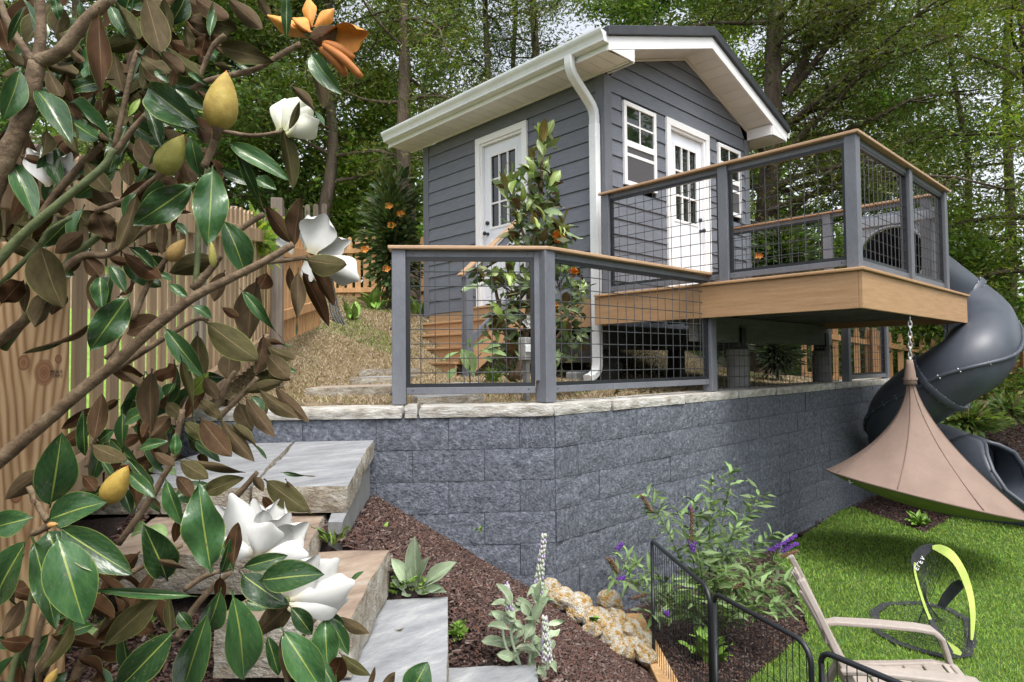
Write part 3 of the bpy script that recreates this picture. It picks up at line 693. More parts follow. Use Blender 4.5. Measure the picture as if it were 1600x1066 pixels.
slab('stone_slab', ccw([q(900, 1420, z4), q(838, 1036, z4), q(700, 1041, z4), q(650, 1420, z4)]), z4-.16, z4, steps, Mt['blue_stone'], Mt['stone_edge'], 7, .010)
for P_, lv in ((ccw(LR), zL-.1), (ccw(LLf), zL-.1), (ccw([q(478, 868, zS), q(517, 800, zS), q(250, 800, zS), q(150, 868, zS)]), zS), (ccw([q(551, 969, zB), q(611, 858, zB), q(490, 861, zB), q(330, 969, zB)]), zB), (ccw([q(709, 1420, z3), q(700, 932, z3), q(592, 936, z3), q(300, 1420, z3)]), z3), (ccw([q(900, 1420, z4), q(838, 1036, z4), q(700, 1041, z4), q(650, 1420, z4)]), z4)): FOOTP.append((P_, lv))
# flagstone path above the wall
fp = thing('flagstone_path', 'irregular flagstones laid flat between the wall and the wooden stairs', 'path', tuple(PZ(540, 610, -.3)))
def onup(x, y):
    for k in range(500):
        p = PD(x, y, 4.3+k*.02)
        if p.z <= z_up(p.x, p.y)+.012: return p
    return PD(x, y, 8)
FLAG = []
for i, (pts, mt_) in enumerate(([[(474, 617), (612, 617), (625, 603), (500, 604)], 'rust_stone'], [[(545, 600), (630, 600), (655, 588), (575, 589)], 'blue_stone'], [[(560, 586), (640, 586), (660, 577), (590, 578)], 'rust_stone'], [[(640, 612), (735, 609), (760, 600), (660, 602)], 'cap_stone'], [[(650, 632), (760, 628), (700, 620), (640, 621)], 'blue_stone'])):
    P = [onup(x, y) for x, y in pts]; zz = sum(p.z for p in P)/4
    FLAG.append(ccw([tuple(p)[:2] for p in P]))
    slab('flagstone', ccw([tuple(p)[:2] for p in P]), zz-.06, zz+.034, fp, Mt[mt_], Mt['stone_edge'], 20+i, .02, .07, 2)

# ------------------------------------------------------------------ terrain
FOOT = FOOTP
def pin(P, x, y):
    r_ = False; n = len(P)
    for i in range(n):
        x0, y0 = P[i]; x1, y1 = P[(i+1) % n]
        if (y0 > y) != (y1 > y) and x < (x1-x0)*(y-y0)/(y1-y0)+x0: r_ = not r_
    return r_
def z_low(c, d):
    p = -.585-.62*c-.193*d
    zl = -.56-.33*smooth((2.75-d)/.9)
    w = CW(c, d)
    if d < 2.5 and c > -.26: p = p+(min(p, -1.03-.62*max(0, c-.10))-p)*smooth((2.5-d)/.35)
    for P, lv in FOOT:
        if pin(P, w.x, w.y): p = min(p, lv-.10)
    z = min(p, zl+.05*noise.noise(Vector((c*1.5, d*1.5, 0)))) if c > -2.4 else zl
    z = max(z, LAWN-.02)
    return z
def z_right(c, d): return LAWN-.02+.95*smooth((d-8.2)/3.2)*smooth((c-4.6)/1.5)
def in_wall(x, y):   # behind the face of the retaining wall
    if y > 2.98 and x > 3.0: return True
    return (x-WC0.x)*.625+(y-WC0.y)*.781 > .03 and y > 2.9
def grid_obj(name, fz, c0, c1, d0, d1, st, mt_, cw=True, label=None):
    nc = int((c1-c0)/st)+1; nd = int((d1-d0)/st)+1; V = []
    for j in range(nd):
        for i in range(nc):
            a = c0+i*st; b = d0+j*st
            V.append(tuple(CW(a, b, fz(a, b))) if cw else (a, b, fz(a, b)))
    Fq = [(j*nc+i, j*nc+i+1, (j+1)*nc+i+1, (j+1)*nc+i) for j in range(nd-1) for i in range(nc-1)]
    me = fast(name, V, Fq, mt_, smooth=True); o = link(bpy.data.objects.new(name, me)); o['kind'] = 'structure'; return o
grid_obj('mulch_slope', lambda c, d: z_low(c, d)+.012*noise.noise(Vector((c*9, d*9, 3))), -4, 3.2, .3, 5.0, .06, Mt['soil'])
grid_obj('mulch_bank', z_right, 3.0, 22, 4.6, 16, .25, Mt['soil'])
def zup_g(x, y):
    c, d = WC(x, y); z = z_up(x, y)+.02*noise.noise(Vector((x*2, y*2, 0)))
    if y < 3.22 or (x-WC0.x)*.625+(y-WC0.y)*.781 < .22: z = min(z, -2.2)
    return z
grid_obj('upper_ground', zup_g, -1.0, 11.2, 2.9, 14.0, .12, Mt['dry_base'], cw=False)
grid_obj('woodland_floor', lambda x, y: z_up(x, y)-.04 if (y > 9 or x < 12) else z_up(x, y)-.04-2.2*smooth((x-11.8)/.8)*smooth((9-y)/3), -30, 60, 6.5, 70, 1.5, Mt['wood_floor'], cw=False)
g = MB(); g.add([(-60, -60, LAWN-.06), (90, -60, LAWN-.06), (90, 90, LAWN-.06), (-60, 90, LAWN-.06)], [(0, 1, 2, 3)]); o = g.build('ground', Mt['wood_floor']); o['kind'] = 'structure'
nl_ = grid_obj('neighbour_lawn', lambda c, d: -.44+.145*(d-1.5), -10, 0, .5, 13, .5, Mt['green_floor'])
for v_ in nl_.data.vertices:
    c_, d_ = WC(v_.co.x, v_.co.y); c_ = c_-1.13-.195*(d_-.9)-.10; v_.co = CW(c_, d_, v_.co.z+.12*max(0, -c_-1.4))
# lawn
LP_ = [PZ(x, y, LAWN) for x, y in ((1060, 1160), (1265, 986), (1240, 918), (1206, 872), (1243, 846), (1326, 790), (1446, 834), (1498, 803), (1566, 778))]+[CW(6.2, 7.9), CW(9, 7.8), CW(9, 1), CW(.9, 1), CW(.86, 2.2)]
lawn_poly = [(p.x, p.y) for p in LP_]
g = MB(); g.add([(x, y, LAWN+.004) for x, y in lawn_poly], [tuple(range(len(lawn_poly)))]); o = g.build('lawn', Mt['turf_base']); o['kind'] = 'structure'
def inside(P, x, y):
    x = np.asarray(x); y = np.asarray(y); r_ = np.zeros(x.shape, bool); n = len(P)
    for i in range(n):
        x0, y0 = P[i]; x1, y1 = P[(i+1) % n]
        if y0 == y1: continue
        k = ((y0 > y) != (y1 > y)) & (x < (x1-x0)*(y-y0)/(y1-y0)+x0); r_ ^= k
    return r_
def cwa(c, d): return c*RH[0]+d*FH[0], c*RH[1]+d*FH[1]
def blades(name, x, y, z, h, w, lean, tint, mt_, label, seg=1):
    n = len(x); a = nr.uniform(0, 2*np.pi, n); b = a+nr.uniform(-1.2, 1.2, n)+np.pi/2
    dx, dy = np.cos(a)*w/2, np.sin(a)*w/2; L = np.stack([np.cos(b)*lean*h, np.sin(b)*lean*h, h*np.sqrt(np.maximum(.02, 1-lean**2))], 1)
    base = np.stack([x, y, z], 1); e = np.stack([dx, dy, np.zeros(n)], 1)
    V = np.stack([base-e, base+e, base+L*.55+e*.7+np.array([0, 0, 0]), base+L*.55-e*.7, base+L*np.array([1.1, 1.1, .92])], 1)
    V = V.reshape(-1, 3); i = np.arange(n)*5
    T = np.concatenate([np.stack([i, i+1, i+2], 1), np.stack([i, i+2, i+3], 1), np.stack([i+3, i+2, i+4], 1)])
    me = fast(name, V, T, mt_, np.repeat(tint, 5, 0)); o = link(bpy.data.objects.new(name, me)); o['kind'] = 'stuff'
    o['label'] = label; o['category'] = 'grass'; return o
n = 250000; t = nr.random(n)**1.5; d = 1.6+7.2*t; c = nr.uniform(-.1, 1, n)*0+nr.uniform(.05, .88, n)*d
x, y = cwa(c, d); k = inside(lawn_poly, x, y); x, y, d = x[k], y[k], d[k]; n = len(x)
big = np.array([noise.noise(Vector((a*1.3, b*1.3, 5)))*.5+.5 for a, b in zip(x[::1], y[::1])])
v = nr.uniform(.55, 1.25, n)*(.82+.36*big); tn = np.stack([.22*v*nr.uniform(.8, 1.25, n), .355*v, .055*v], 1)
yl_ = nr.random(n) < .06; tn[yl_] = np.array([.22, .24, .07])
blades('turf', x, y, np.full(n, LAWN+.003), nr.uniform(.018, .036, n), .0035+.0012*np.maximum(0, d-3), nr.uniform(.2, .9, n), tn, Mt['blade'], 'bright green clipped turf beside the block wall')
# dry turf on the terrace
n = 190000; c = nr.uniform(-3.2, 1.6, n); d = nr.uniform(3.6, 13, n)**1.0; x, y = cwa(c, d)
k = (y > 3.35) & ((x-WC0.x)*.625+(y-WC0.y)*.781 > .34) & ~((x > HX-.1) & (y > HY-.1) & (y < HB)); x, y, d = x[k], y[k], d[k]
m2 = 30000; x2 = nr.uniform(5.6, 10.5, m2); y2 = nr.uniform(3.4, 9, m2); x = np.concatenate([x, x2]); y = np.concatenate([y, y2]); kk = np.ones(len(x), bool)
for P_f in FLAG: kk &= ~inside(P_f, x, y)
x, y = x[kk], y[kk]; n = len(x); dd = np.hypot(x, y)
z = np.array([zup_g(a, b) for a, b in zip(x, y)])
gm = np.array([noise.noise(Vector((a*1.1+9, b*1.1, 1))) for a, b in zip(x, y)])
v = nr.uniform(.6, 1.25, n); tn = np.stack([.46*v, .37*v, .265*v], 1)
br = nr.random(n) < .25; tn[br] *= np.array([.62, .52, .46])
gr = (gm > .28) & (nr.random(n) < .55) | (nr.random(n) < .05); tn[gr] = np.stack([.16*v[gr], .24*v[gr], .05*v[gr]], 1)
blades('dry_grass', x, y, z, nr.uniform(.02, .058, n), .003+.0007*dd, nr.uniform(.55, .98, n), tn, Mt['blade'], 'straw coloured dry grass with green tufts on the bank behind the fence')
# bark chips
def chips(name, x, y, z, label, size=1.):
    n = len(x); a = nr.uniform(0, 2*np.pi, n); L = nr.uniform(.010, .040, n)*size; W = nr.uniform(.004, .011, n)*size; H = nr.uniform(.002, .006, n)*size
    pt = nr.normal(0, .35, n); rl = nr.normal(0, .4, n)
    u = np.stack([np.cos(a)*np.cos(pt), np.sin(a)*np.cos(pt), np.sin(pt)], 1); s_ = np.stack([-np.sin(a), np.cos(a), np.sin(rl)*.6], 1); s_ /= np.linalg.norm(s_, axis=1)[:, None]
    w = np.cross(u, s_); ctr = np.stack([x, y, z+nr.uniform(0, .022, n)], 1)
    sg = [(-1, -1, -1), (1, -1, -1), (1, 1, -1), (-1, 1, -1), (-1, -1, 1), (1, -1, 1), (1, 1, 1), (-1, 1, 1)]
    V = np.stack([ctr+u*(L*i*nr.uniform(.7, 1, n))[:, None]/2+s_*(W*j*nr.uniform(.5, 1, n))[:, None]/2+w*(H*k_)[:, None]/2 for i, j, k_ in sg], 1).reshape(-1, 3)
    i = np.arange(n)*8; Q = np.concatenate([np.stack([i+a_, i+b_, i+c_, i+d_], 1) for a_, b_, c_, d_ in ((4, 5, 6, 7), (0, 1, 5, 4), (2, 3, 7, 6))])
    v = nr.uniform(.4, 1.35, n)[:, None]; base = np.array([.098, .058, .048])*v
    li = nr.random(n) < .14; base[li] = np.array([.19, .145, .125])*nr.uniform(.6, 1.2, (li.sum(), 1)); rd = nr.random(n) < .07; base[rd] = np.array([.12, .055, .035])
    me = fast(name, V, Q, Mt['chips'], np.repeat(base, 8, 0)); o = link(bpy.data.objects.new(name, me)); o['kind'] = 'stuff'; o['label'] = label; o['category'] = 'mulch'
n = 80000; d = nr.uniform(1.2, 4.4, n); c = nr.uniform(-1.5, 1.0, n); x, y = cwa(c, d)
k = ~(((x-WC0.x)*.625+(y-WC0.y)*.781 > .0) & (x < 3.3)) & ((y < 3.02) | (x < 3.1)) & ~inside(lawn_poly, x, y)
for P_f, _ in FOOT: k &= ~inside(P_f, x, y)
x, y, c, d = x[k], y[k], c[k], d[k]; z = np.array([z_low(a, b) for a, b in zip(c, d)])
chips('bark_mulch', x, y, z, 'dark reddish brown bark mulch on the slope beside the stone steps')
n = 26000; d = nr.uniform(2.2, 6.2, n); c = nr.uniform(.78, 3.2, n); x, y = cwa(c, d); k = (y < 3.0) & ~inside(lawn_poly, x, y) & (c < 2.9); x, y = x[k], y[k]
x3, y3 = nr.uniform(7.4, 10.6, 9000), nr.uniform(1.4, 3.02, 9000); k = ~inside(lawn_poly, x3, y3); x = np.concatenate([x, x3[k]]); y = np.concatenate([y, y3[k]])
chips('bark_mulch', x, y, np.full(len(x), LAWN+.002), 'dark bark mulch in the flat beds at the foot of the block wall')
n = 14000; d = nr.uniform(7.6, 11.5, n); c = nr.uniform(4.8, 9.6, n); x, y = cwa(c, d); k = ~inside(lawn_poly, x, y) & (y < 3.0+100*(x > 10.6)); x, y, c, d = x[k], y[k], c[k], d[k]
chips('bark_mulch', x, y, np.array([z_right(a, b) for a, b in zip(c, d)])+.01, 'dark bark mulch on the bank behind the tube slide', 1.8)

# ------------------------------------------------------------------ edging timber and rocks
tb = thing('edging_timber', 'yellowish timber board edging the mulch slope beside the black pet fence', 'timber', tuple(PZ(1000, 980, -1.72)))
A_ = PZ(990, 958, -1.70); B_ = PZ(1072, 1120, -1.70); dd_ = (B_-A_).normalized(); nn_ = Vector((-dd_.y, dd_.x, 0))*.055
MB().hexa([A_-nn_+Vector((0, 0, -.14)), B_-nn_+Vector((0, 0, -.14)), B_+nn_+Vector((0, 0, -.14)), A_+nn_+Vector((0, 0, -.14)), A_-nn_, B_-nn_, B_+nn_, A_+nn_]).build('board', Mt['pine'], tb, bevel=.006)
def rock_mesh(seed):
    bm = __import__('bmesh').new(); __import__('bmesh').ops.create_icosphere(bm, subdivisions=4, radius=1); r = random.Random(seed); o = Vector((r.random()*60, r.random()*60, 0))
    for v_ in bm.verts:
        p = v_.co.copy(); k = 1+.20*noise.fractal(p*1.1+o, 1, 2, 2)+.12*noise.fractal(p*3+o, 1, 2, 3)-.12*abs(noise.noise(p*4.5+o))+.03*noise.noise(p*12+o); v_.co = p*k
    me = bpy.data.meshes.new('rock'); bm.to_mesh(me); bm.free(); me.materials.append(Mt['rock']); me.polygons.foreach_set('use_smooth', [True]*len(me.polygons)); return me
rms = [rock_mesh(i) for i in range(4)]
RK = [(876, 934, 4.02, 26, 'pale orange rock highest against the block wall, leftmost of the row'), (862, 915, 4.1, 18, 'small pale rock tucked behind the leftmost rock at the wall'), (905, 950, 3.98, 27, 'rounded orange rock second along the row from the wall'), (952, 940, 4.1, 22, 'brown topped rock standing behind the row against the wall'), (932, 968, 3.92, 25, 'bright ochre rock in the middle of the row above the green sprig'), (962, 967, 3.95, 22, 'cream rock below the brown topped rock'), (955, 996, 3.84, 26, 'deep orange rock at the front of the row touching the mulch'), (983, 985, 3.92, 24, 'rust coloured flat rock near the timber end'), (1003, 1000, 3.9, 20, 'white streaked rock close to the timber board'), (985, 1012, 3.78, 24, 'pale rock low in the row between ochre rocks'), (1008, 1022, 3.74, 24, 'last pale rock at the foot of the row by the pet fence post'), (965, 1015, 3.74, 18, 'small cream rock at the front edge of the mulch'), (925, 985, 3.82, 16, 'small ochre stone half sunk in the mulch')]
for i, (x, y, D, rp, lab) in enumerate(RK):
    p = PD(x, y, D); s_ = rp*.84/FPX*D; m = Matrix.Translation(p) @ Matrix.Rotation(rng.uniform(0, 6), 4, 'Z') @ Matrix.Rotation(rng.uniform(-.5, .5), 4, 'X') @ Matrix.Diagonal((s_*rng.uniform(.95, 1.2), s_*rng.uniform(.85, 1.1), s_*rng.uniform(.75, .95), 1))
    o = inst('rock', rms[i % 4], m); prop(o, lab, 'rock', 'orange rocks edging the mulch slope')

# ------------------------------------------------------------------ picket fences
def picket_mesh(h, w, t, mt_, style):
    m = MB(); k = w*.28
    if style == 'ear': pr = [(-w/2, 0), (w/2, 0), (w/2, h-k), (w/2-k, h), (-w/2+k, h), (-w/2, h-k)]
    else: pr = [(-w/2, 0), (w/2, 0), (w/2, h-w*.9), (w*.36, h-w*.75), (w*.42, h-w*.45), (w*.25, h-w*.12), (0, h), (-w*.25, h-w*.12), (-w*.42, h-w*.45), (-w*.36, h-w*.75), (-w/2, h-w*.9)]
    m.prism([(a, -t/2, b) for a, b in pr], (0, t, 0)); return m.mesh('picket', mt_)
def picket_fence(label, a, b, zg, h, pitch, w, mts, style, rails, side, posts=(), jit=.012, pz=0, group=None):
    """a,b: (c,d) ends; zg(t) ground height along; rails: heights above ground; side: +-1 which side the rails are"""
    A = CW(*a); B = CW(*b); d = (B-A); L = d.length; d.normalize(); nn = Vector((-d.y, d.x, 0))*side
    f = thing('picket_fence', label, 'fence', (A.x, A.y, zg(0)), group)
    ms = [picket_mesh(1., w, .012 if style == 'ear' else .018, m_, style) for m_ in mts]
    n = int(L/pitch)
    for i in range(n+1):
        t = i*pitch/L; p = A+d*(i*pitch); z = zg(t); hh = h+rng.uniform(-jit, jit)
        m = Matrix(((d.x, nn.x, 0, p.x), (d.y, nn.y, 0, p.y), (0, 0, hh, z), (0, 0, 0, 1)))
        inst('picket', rng.choice(ms), m, f)
    for rh in rails:
        p = A+nn*.032; q2 = B+nn*.032
        MB().beam((p.x, p.y, zg(0)+rh), (q2.x, q2.y, zg(1)+rh), .038, .088).build('rail', mts[0], f, bevel=.003)
    for t, pw, ph, mt_ in posts:
        p = A+d*(L*t)+nn*(.055+pw/2); MB().post(p.x, p.y, zg(t)-.25, zg(t)+ph, pw, (d.x, d.y)).build('post', mt_, f, bevel=.006)
    return f
zgl = lambda t: -.62+.165*(t*4.3)
lfn = picket_fence('weathered dog-eared picket fence running up the bank on the left behind the magnolia', (-1.13, .9), (-1.97, 5.2), zgl, 1.10, .128, .079, [Mt['grey_pine2'], Mt['grey_pine'], Mt['grey_pine2']], 'ear', (.13, .94), -1, posts=((.98, .09, 1.25, Mt['grey_pine']),))
bp = thing('fence_post', 'thick new pine post with knots and a stamped mark in front of the picket fence', 'post', tuple(CW(-1.16, 1.60, -.5)))
tg = Vector(tuple(RH*.805+FH*.594)+(0,)); fnn = Vector(tuple(RH*.594-FH*.805)+(0,)); pc = CW(-1.19, 1.62); MB().post(pc.x, pc.y, -.9, .30, .14, (tg.x, tg.y)).build('post', Mt['knotty'], bp, bevel=.008)
def stroke_mark(par, name, strokes, org, ux, uz, size, mt_, w=.12, nrm=None):
    m = MB()
    for a, b in strokes: m.beam(org+ux*a[0]*size+uz*a[1]*size, org+ux*b[0]*size+uz*b[1]*size, w*size, .001, up=nrm)
    return m.build(name, mt_, par)
ux = Vector((RH[0], RH[1], 0)); uz = Vector((0, 0, 1)); fn = -Vector((FH[0], FH[1], 0))
st1 = [((0, 0), (0, 1)), ((0, 1), (.5, 1)), ((.5, 1), (.5, .5)), ((.5, .5), (0, .5)), ((.8, 0), (.8, 1)), ((.8, 1), (1.2, 1)), ((.8, 0), (1.2, 0)), ((.8, .5), (1.2, .5)), ((1.5, 0), (1.5, 1)), ((1.5, 1), (2, .1)), ((2, .1), (2, 1)), ((2.3, 1), (2.3, 0)), ((2.3, 0), (2.7, 0)), ((3, 0), (3, 1)), ((2.8, 1), (3.3, 1)), ((3.3, .1), (3.3, 1))]
mk = pc+fnn*.0706+tg*.033+uz*-.014; ux_ = tg; fn = fnn; stroke_mark(bp, 'stamped_mark', st1, mk, ux_, uz, .0068, Mt['ink'], .16, fn)
st2 = [((0, 0), (0, 1)), ((0, 1), (.4, 1)), ((.7, 0), (.7, 1)), ((.7, 0), (1.1, 0)), ((.7, 1), (1.1, 1)), ((1.4, 0), (1.4, 1)), ((1.4, .5), (1.9, .5)), ((1.9, 0), (1.9, 1)), ((2.3, 0), (2.3, 1)), ((2.3, 1), (2.7, .5)), ((2.7, .5), (2.3, .5)), ((3.0, 0), (3.4, 1)), ((3.0, 0), (3.4, 0))]
stroke_mark(bp, 'stamped_mark', st2, mk-uz*.0095, ux_, uz, .0068, Mt['ink'], .16, fn)
picket_fence('short stretch of new orange pickets continuing the left fence up the bank', (-2.0, 5.35), (-2.12, 7.2), lambda t: .14+.30*t, 1.05, .118, .09, [Mt['orange_pine'], Mt['pine']], 'ear', (.25, .80), -1)
picket_fence('orange picket fence across the top of the bank left of the cottage', (-3.9, 12.0), (-1.2, 12.1), lambda t: 1.12+.03*t, 1.25, .15, .10, [Mt['orange_pine']], 'gothic', (.25, .98), -1)
picket_fence('far grey weathered picket fence beyond the left bank under the trees', (-5.4, 13), (-3.6, 12.6), lambda t: 1.9, 1.25, .18, .11, [Mt['grey_pine']], 'ear', (.3, .9), -1)
picket_fence('new orange picket fence sloping down behind the tube slide on the right', (5.2, 11.6), (10.8, 10.8), lambda t: -.45-1.0*t, 1.20, .178, .095, [Mt['orange_pine'], Mt['orange_pine'], Mt['pine']], 'gothic', (.22, .95), -1, posts=((.2, .09, 1.2, Mt['orange_pine']), (.62, .09, 1.2, Mt['orange_pine'])))
# ------------------------------------------------------------------ tube slide
sl = thing('tube_slide', 'charcoal plastic spiral tube slide dropping from the deck to the lawn', 'slide', (9.0, 2.0, LAWN))
TR = .338
S0 = Vector((RXR+.06, 2.30, DZ+.43))
ctrl = [S0, S0+Vector((.45, 0, -.03)), PD(1490, 466, 8.0), PD(1533, 506, 7.6), PD(1526, 556, 7.0), PD(1467, 598, 7.15), PD(1413, 640, 7.55), PD(1404, 676, 7.95), PD(1430, 696, 8.12), PD(1470, 706, 8.0), PD(1506, 724, 7.65)]
CP = catmull(ctrl, 8)
def tube_part(pts, name, rad=TR, n=32, mt_='slide', par=sl, inner=True):
    m = MB(); m.tube(pts, rad, n, False)
    if inner: m.tube(pts, rad-.012, n, False)
    return m.build(name, Mt[mt_], par, smooth=True)
cuts = [0, 17, 40, 58, 80]
for a, b in zip(cuts, cuts[1:]): tube_part(CP[a:b+1], 'tube_section')
def ring(i, w=.035, rr=.035):
    t = (CP[min(i+1, len(CP)-1)]-CP[max(i-1, 0)]).normalized()
    m = MB(); m.tube([CP[i]-t*w, CP[i]-t*w*.8, CP[i]+t*w*.8, CP[i]+t*w], [TR+rr*.9, TR+rr, TR+rr, TR+rr*.9], 40)
    o = m.build('flange', Mt['slide'], sl); smooth_by_angle(o, 40)
    ref = t.orthogonal().normalized(); bi = t.cross(ref); b = MB()
    for k in range(20):
        d = ref*math.cos(k*math.pi/10)+bi*math.sin(k*math.pi/10); p = CP[i]+d*(TR+rr*.55); b.tube([p-t*(w+.006), p+t*(w+.006)], .008, 6)
    o = b.build('flange_bolts', Mt['bolt'], sl); o['kind'] = 'stuff'
for i in cuts[1:-1]: ring(i)
# long seams with bolts on the outside of each bend
for sgn in (1, -1):
    m = MB(); b = MB(); pts = []
    for i in range(18, len(CP)-1):
        t = (CP[i+1]-CP[i-1]).normalized(); side = t.cross(Vector((0, 0, 1))).normalized()*sgn; pts.append(CP[i]+side*(TR+.012))
        if i % 2 == 0:
            u = t.cross(side); p = CP[i]+side*(TR+.022); b.tube([p-u*.024, p+u*.024], .007, 6)
    m.tube(pts, .022, 6); m.build('seam', Mt['slide'], sl, smooth=True); b.build('seam_bolts', Mt['bolt'], sl)['kind'] = 'stuff'
# exit trough: flared mouth then an open scoop
e0 = CP[-1]; et = (CP[-1]-CP[-4]).normalized(); et.z = min(et.z, -.25); et.normalize()
dirs = Vector((et.x, et.y, 0)).normalized(); dirs = (Vector((RH[0], RH[1], 0))*.72-Vector((FH[0], FH[1], 0))*.69).normalized(); sd = dirs.cross(Vector((0, 0, 1))).normalized()
rows = []; NS = 14; NK = 22; c = e0.copy(); et0 = et.copy()
for j in range(NS+1):
    f = j/NS; dcur = (et0.lerp(dirs+Vector((0, 0, -.10 if f < .5 else 0)), smooth(f*1.6))).normalized()
    if j: c = c+dcur*(1.45/NS)
    c.z = max(c.z, LAWN+TR+.07); sc2 = dcur.cross(Vector((0, 0, 1))).normalized(); upv = sc2.cross(dcur).normalized()
    if upv.z < 0: upv = -upv
    op = math.radians(179.5-121*smooth((f-.12)*2.3)); rad = TR+.004+.05*f
    rows.append([c+sc2*math.sin(a)*rad-upv*math.cos(a)*rad for a in [(-op+2*op*k/NK) for k in range(NK+1)]])
sd = sc2
m = MB(); vs = [p for r_ in rows for p in r_]; m.add(vs, [(j*(NK+1)+k, j*(NK+1)+k+1, (j+1)*(NK+1)+k+1, (j+1)*(NK+1)+k) for j in range(NS) for k in range(NK)])
o = m.build('exit_scoop', Mt['slide'], sl, smooth=True); sm = o.modifiers.new('thick', 'SOLIDIFY'); sm.thickness = .02
for k in (0, NK): MB().tube([r_[k] for r_ in rows], .026, 8).build('exit_lip', Mt['slide'], sl, smooth=True)
MB().tube(rows[0]+[rows[0][0]], .022, 8).build('flange', Mt['slide'], sl, smooth=True)
MB().tube(rows[-1], .026, 8).build('exit_lip', Mt['slide'], sl, smooth=True)
c = (rows[3][NK//2]+rows[5][NK//2])/2; MB().hexa([Vector((c.x, c.y, LAWN))+dirs*a+sd*b_+Vector((0, 0, z)) for z in (0, .18) for a, b_ in ((-.4, -.22), (.4, -.22), (.4, .22), (-.4, .22))]).build('exit_foot', Mt['slide'], sl, bevel=.03)
# entry panel: a square plate with a round hole, on the deck
m = MB(); N = 40; yc, zc = S0.y, S0.z; X_ = RXR-.02
sq = [(-.47, -.43), (.47, -.43), (.47, .50), (-.47, .50)]
def sqp(a):
    c, s = math.cos(a), math.sin(a); k = min((.47/abs(c)) if c else 9, ((.50 if s > 0 else .43)/abs(s)) if s else 9); return c*k, s*k
vi = []; 
for x_ in (X_, X_+.03):
    for k in range(N):
        a = 2*math.pi*k/N; u, v = sqp(a); vi.append((x_, yc+u, zc+v)); 
    for k in range(N):
        a = 2*math.pi*k/N; vi.append((x_, yc+TR*math.cos(a), zc+TR*math.sin(a)))
fs = []
for k in range(N):
    j = (k+1) % N
    fs += [(k, N+k, N+j, j), (2*N+k, 2*N+j, 3*N+j, 3*N+k), (k, j, 2*N+j, 2*N+k), (N+k, 3*N+k, 3*N+j, N+j)]
m.add(vi, fs); m.build('entry_panel', Mt['slide_panel'], sl)
MB().tube([(X_-.008, yc+(TR+.006)*math.cos(a*math.pi/20), zc+(TR+.006)*math.sin(a*math.pi/20)) for a in range(41)], .018, 6, False).build('entry_rim', Mt['slide_panel'], sl, smooth=True)
MB().box(X_-.03, X_, yc-.50, yc+.50, zc+.36, zc+.46).build('entry_bar', Mt['slide_panel'], sl, bevel=.01)
MB().tube([S0+Vector((1.1, .0, -.3)), S0+Vector((1.13, 0, -.3))], TR-.02, 20).build('tube_shade_disc', Mt['dark_wood'], sl)  # dark disc across the tube, coloured to stand for the shade inside

# ------------------------------------------------------------------ hanging tent on its chain
top = PD(1422, 592, 5.75); tent = thing('hanging_tent', 'brown canvas hanging cone tent slung below the deck corner, olive underneath', 'hanging tent', tuple(top))
cl_, cr_ = PD(1297, 738, 5.75), PD(1590, 803, 5.75); ctr = (cl_+cr_)/2+Vector((FH[0], FH[1], 0))*.0; ax = (cr_-cl_)/2; R0 = ax.length*.935; ax.normalize()
ay = Vector((FH[0], FH[1], 0)); ay = (ay-ax*ay.dot(ax)).normalized(); up = ax.cross(ay)
if up.z < 0: up = -up
NA, NJ = 96, 22; vs = []
for j in range(NJ+1):
    f = j/NJ
    for k in range(NA):
        a = 2*math.pi*k/NA; rim = ctr+ax*R0*math.cos(a)+ay*R0*.93*math.sin(a)
        # concave profile: steep near the neck, flaring to the rim; sagging between the seams
        h = 1-f; w = .035+(.965)*(f**1.75); lob = 1-.045*abs(math.sin(4*a))*math.sin(math.pi*min(1, f*1.05))
        base = top.lerp(ctr, f); vs.append(base+(rim-ctr)*w*(lob+.012*f*noise.noise(Vector((math.cos(a)*2.5, math.sin(a)*2.5, f*6)))+.006*f*noise.noise(Vector((a*9, f*2, 4)))))
m = MB(); m.add(vs, [(j*NA+k, j*NA+(k+1) % NA, (j+1)*NA+(k+1) % NA, (j+1)*NA+k) for j in range(NJ) for k in range(NA)]); m.build('canopy', Mt['canvas'], tent, smooth=True)
vs = []
for j in range(7):
    f = j/6
    for k in range(NA):
        a = 2*math.pi*k/NA; vs.append(ctr+(ax*math.cos(a)+ay*.93*math.sin(a))*R0*(1-.995*f)-up*(.13*math.sin(f*math.pi/2)**.8)-up*.004)
m = MB(); m.add(vs, [(j*NA+k, (j+1)*NA+k, (j+1)*NA+(k+1) % NA, j*NA+(k+1) % NA) for j in range(6) for k in range(NA)]); m.build('bowl', Mt['olive'], tent, smooth=True)
for k in range(8):
    a = math.pi*k/4; pts = []
    for j in range(NJ+1):
        f = j/NJ; w = .035+.965*(f**1.75); pts.append(top.lerp(ctr, f)+(ax*R0*math.cos(a)+ay*R0*.93*math.sin(a))*w*1.003)
    MB().tube(pts, .005, 5).build('seam', Mt['canvas_seam'], tent, smooth=True)
MB().tube([ctr+(ax*math.cos(a*math.pi/24)+ay*.93*math.sin(a*math.pi/24))*R0*1.002 for a in range(49)], .010, 6, False).build('rim', Mt['canvas'], tent, smooth=True)
MB().tube([top+Vector((0, 0, .17)), top+Vector((0, 0, .12)), top+Vector((0, 0, .05)), top+Vector((0, 0, .0)), top-Vector((0, 0, .05))], [.026, .034, .045, .05, .056], 12).build('neck_sleeve', Mt['canvas'], tent, smooth=True)
MB().tube([top+Vector((0, 0, -.01)), top+Vector((0, 0, .01))], [.060, .060], 12).build('neck_band', Mt['canvas'], tent)
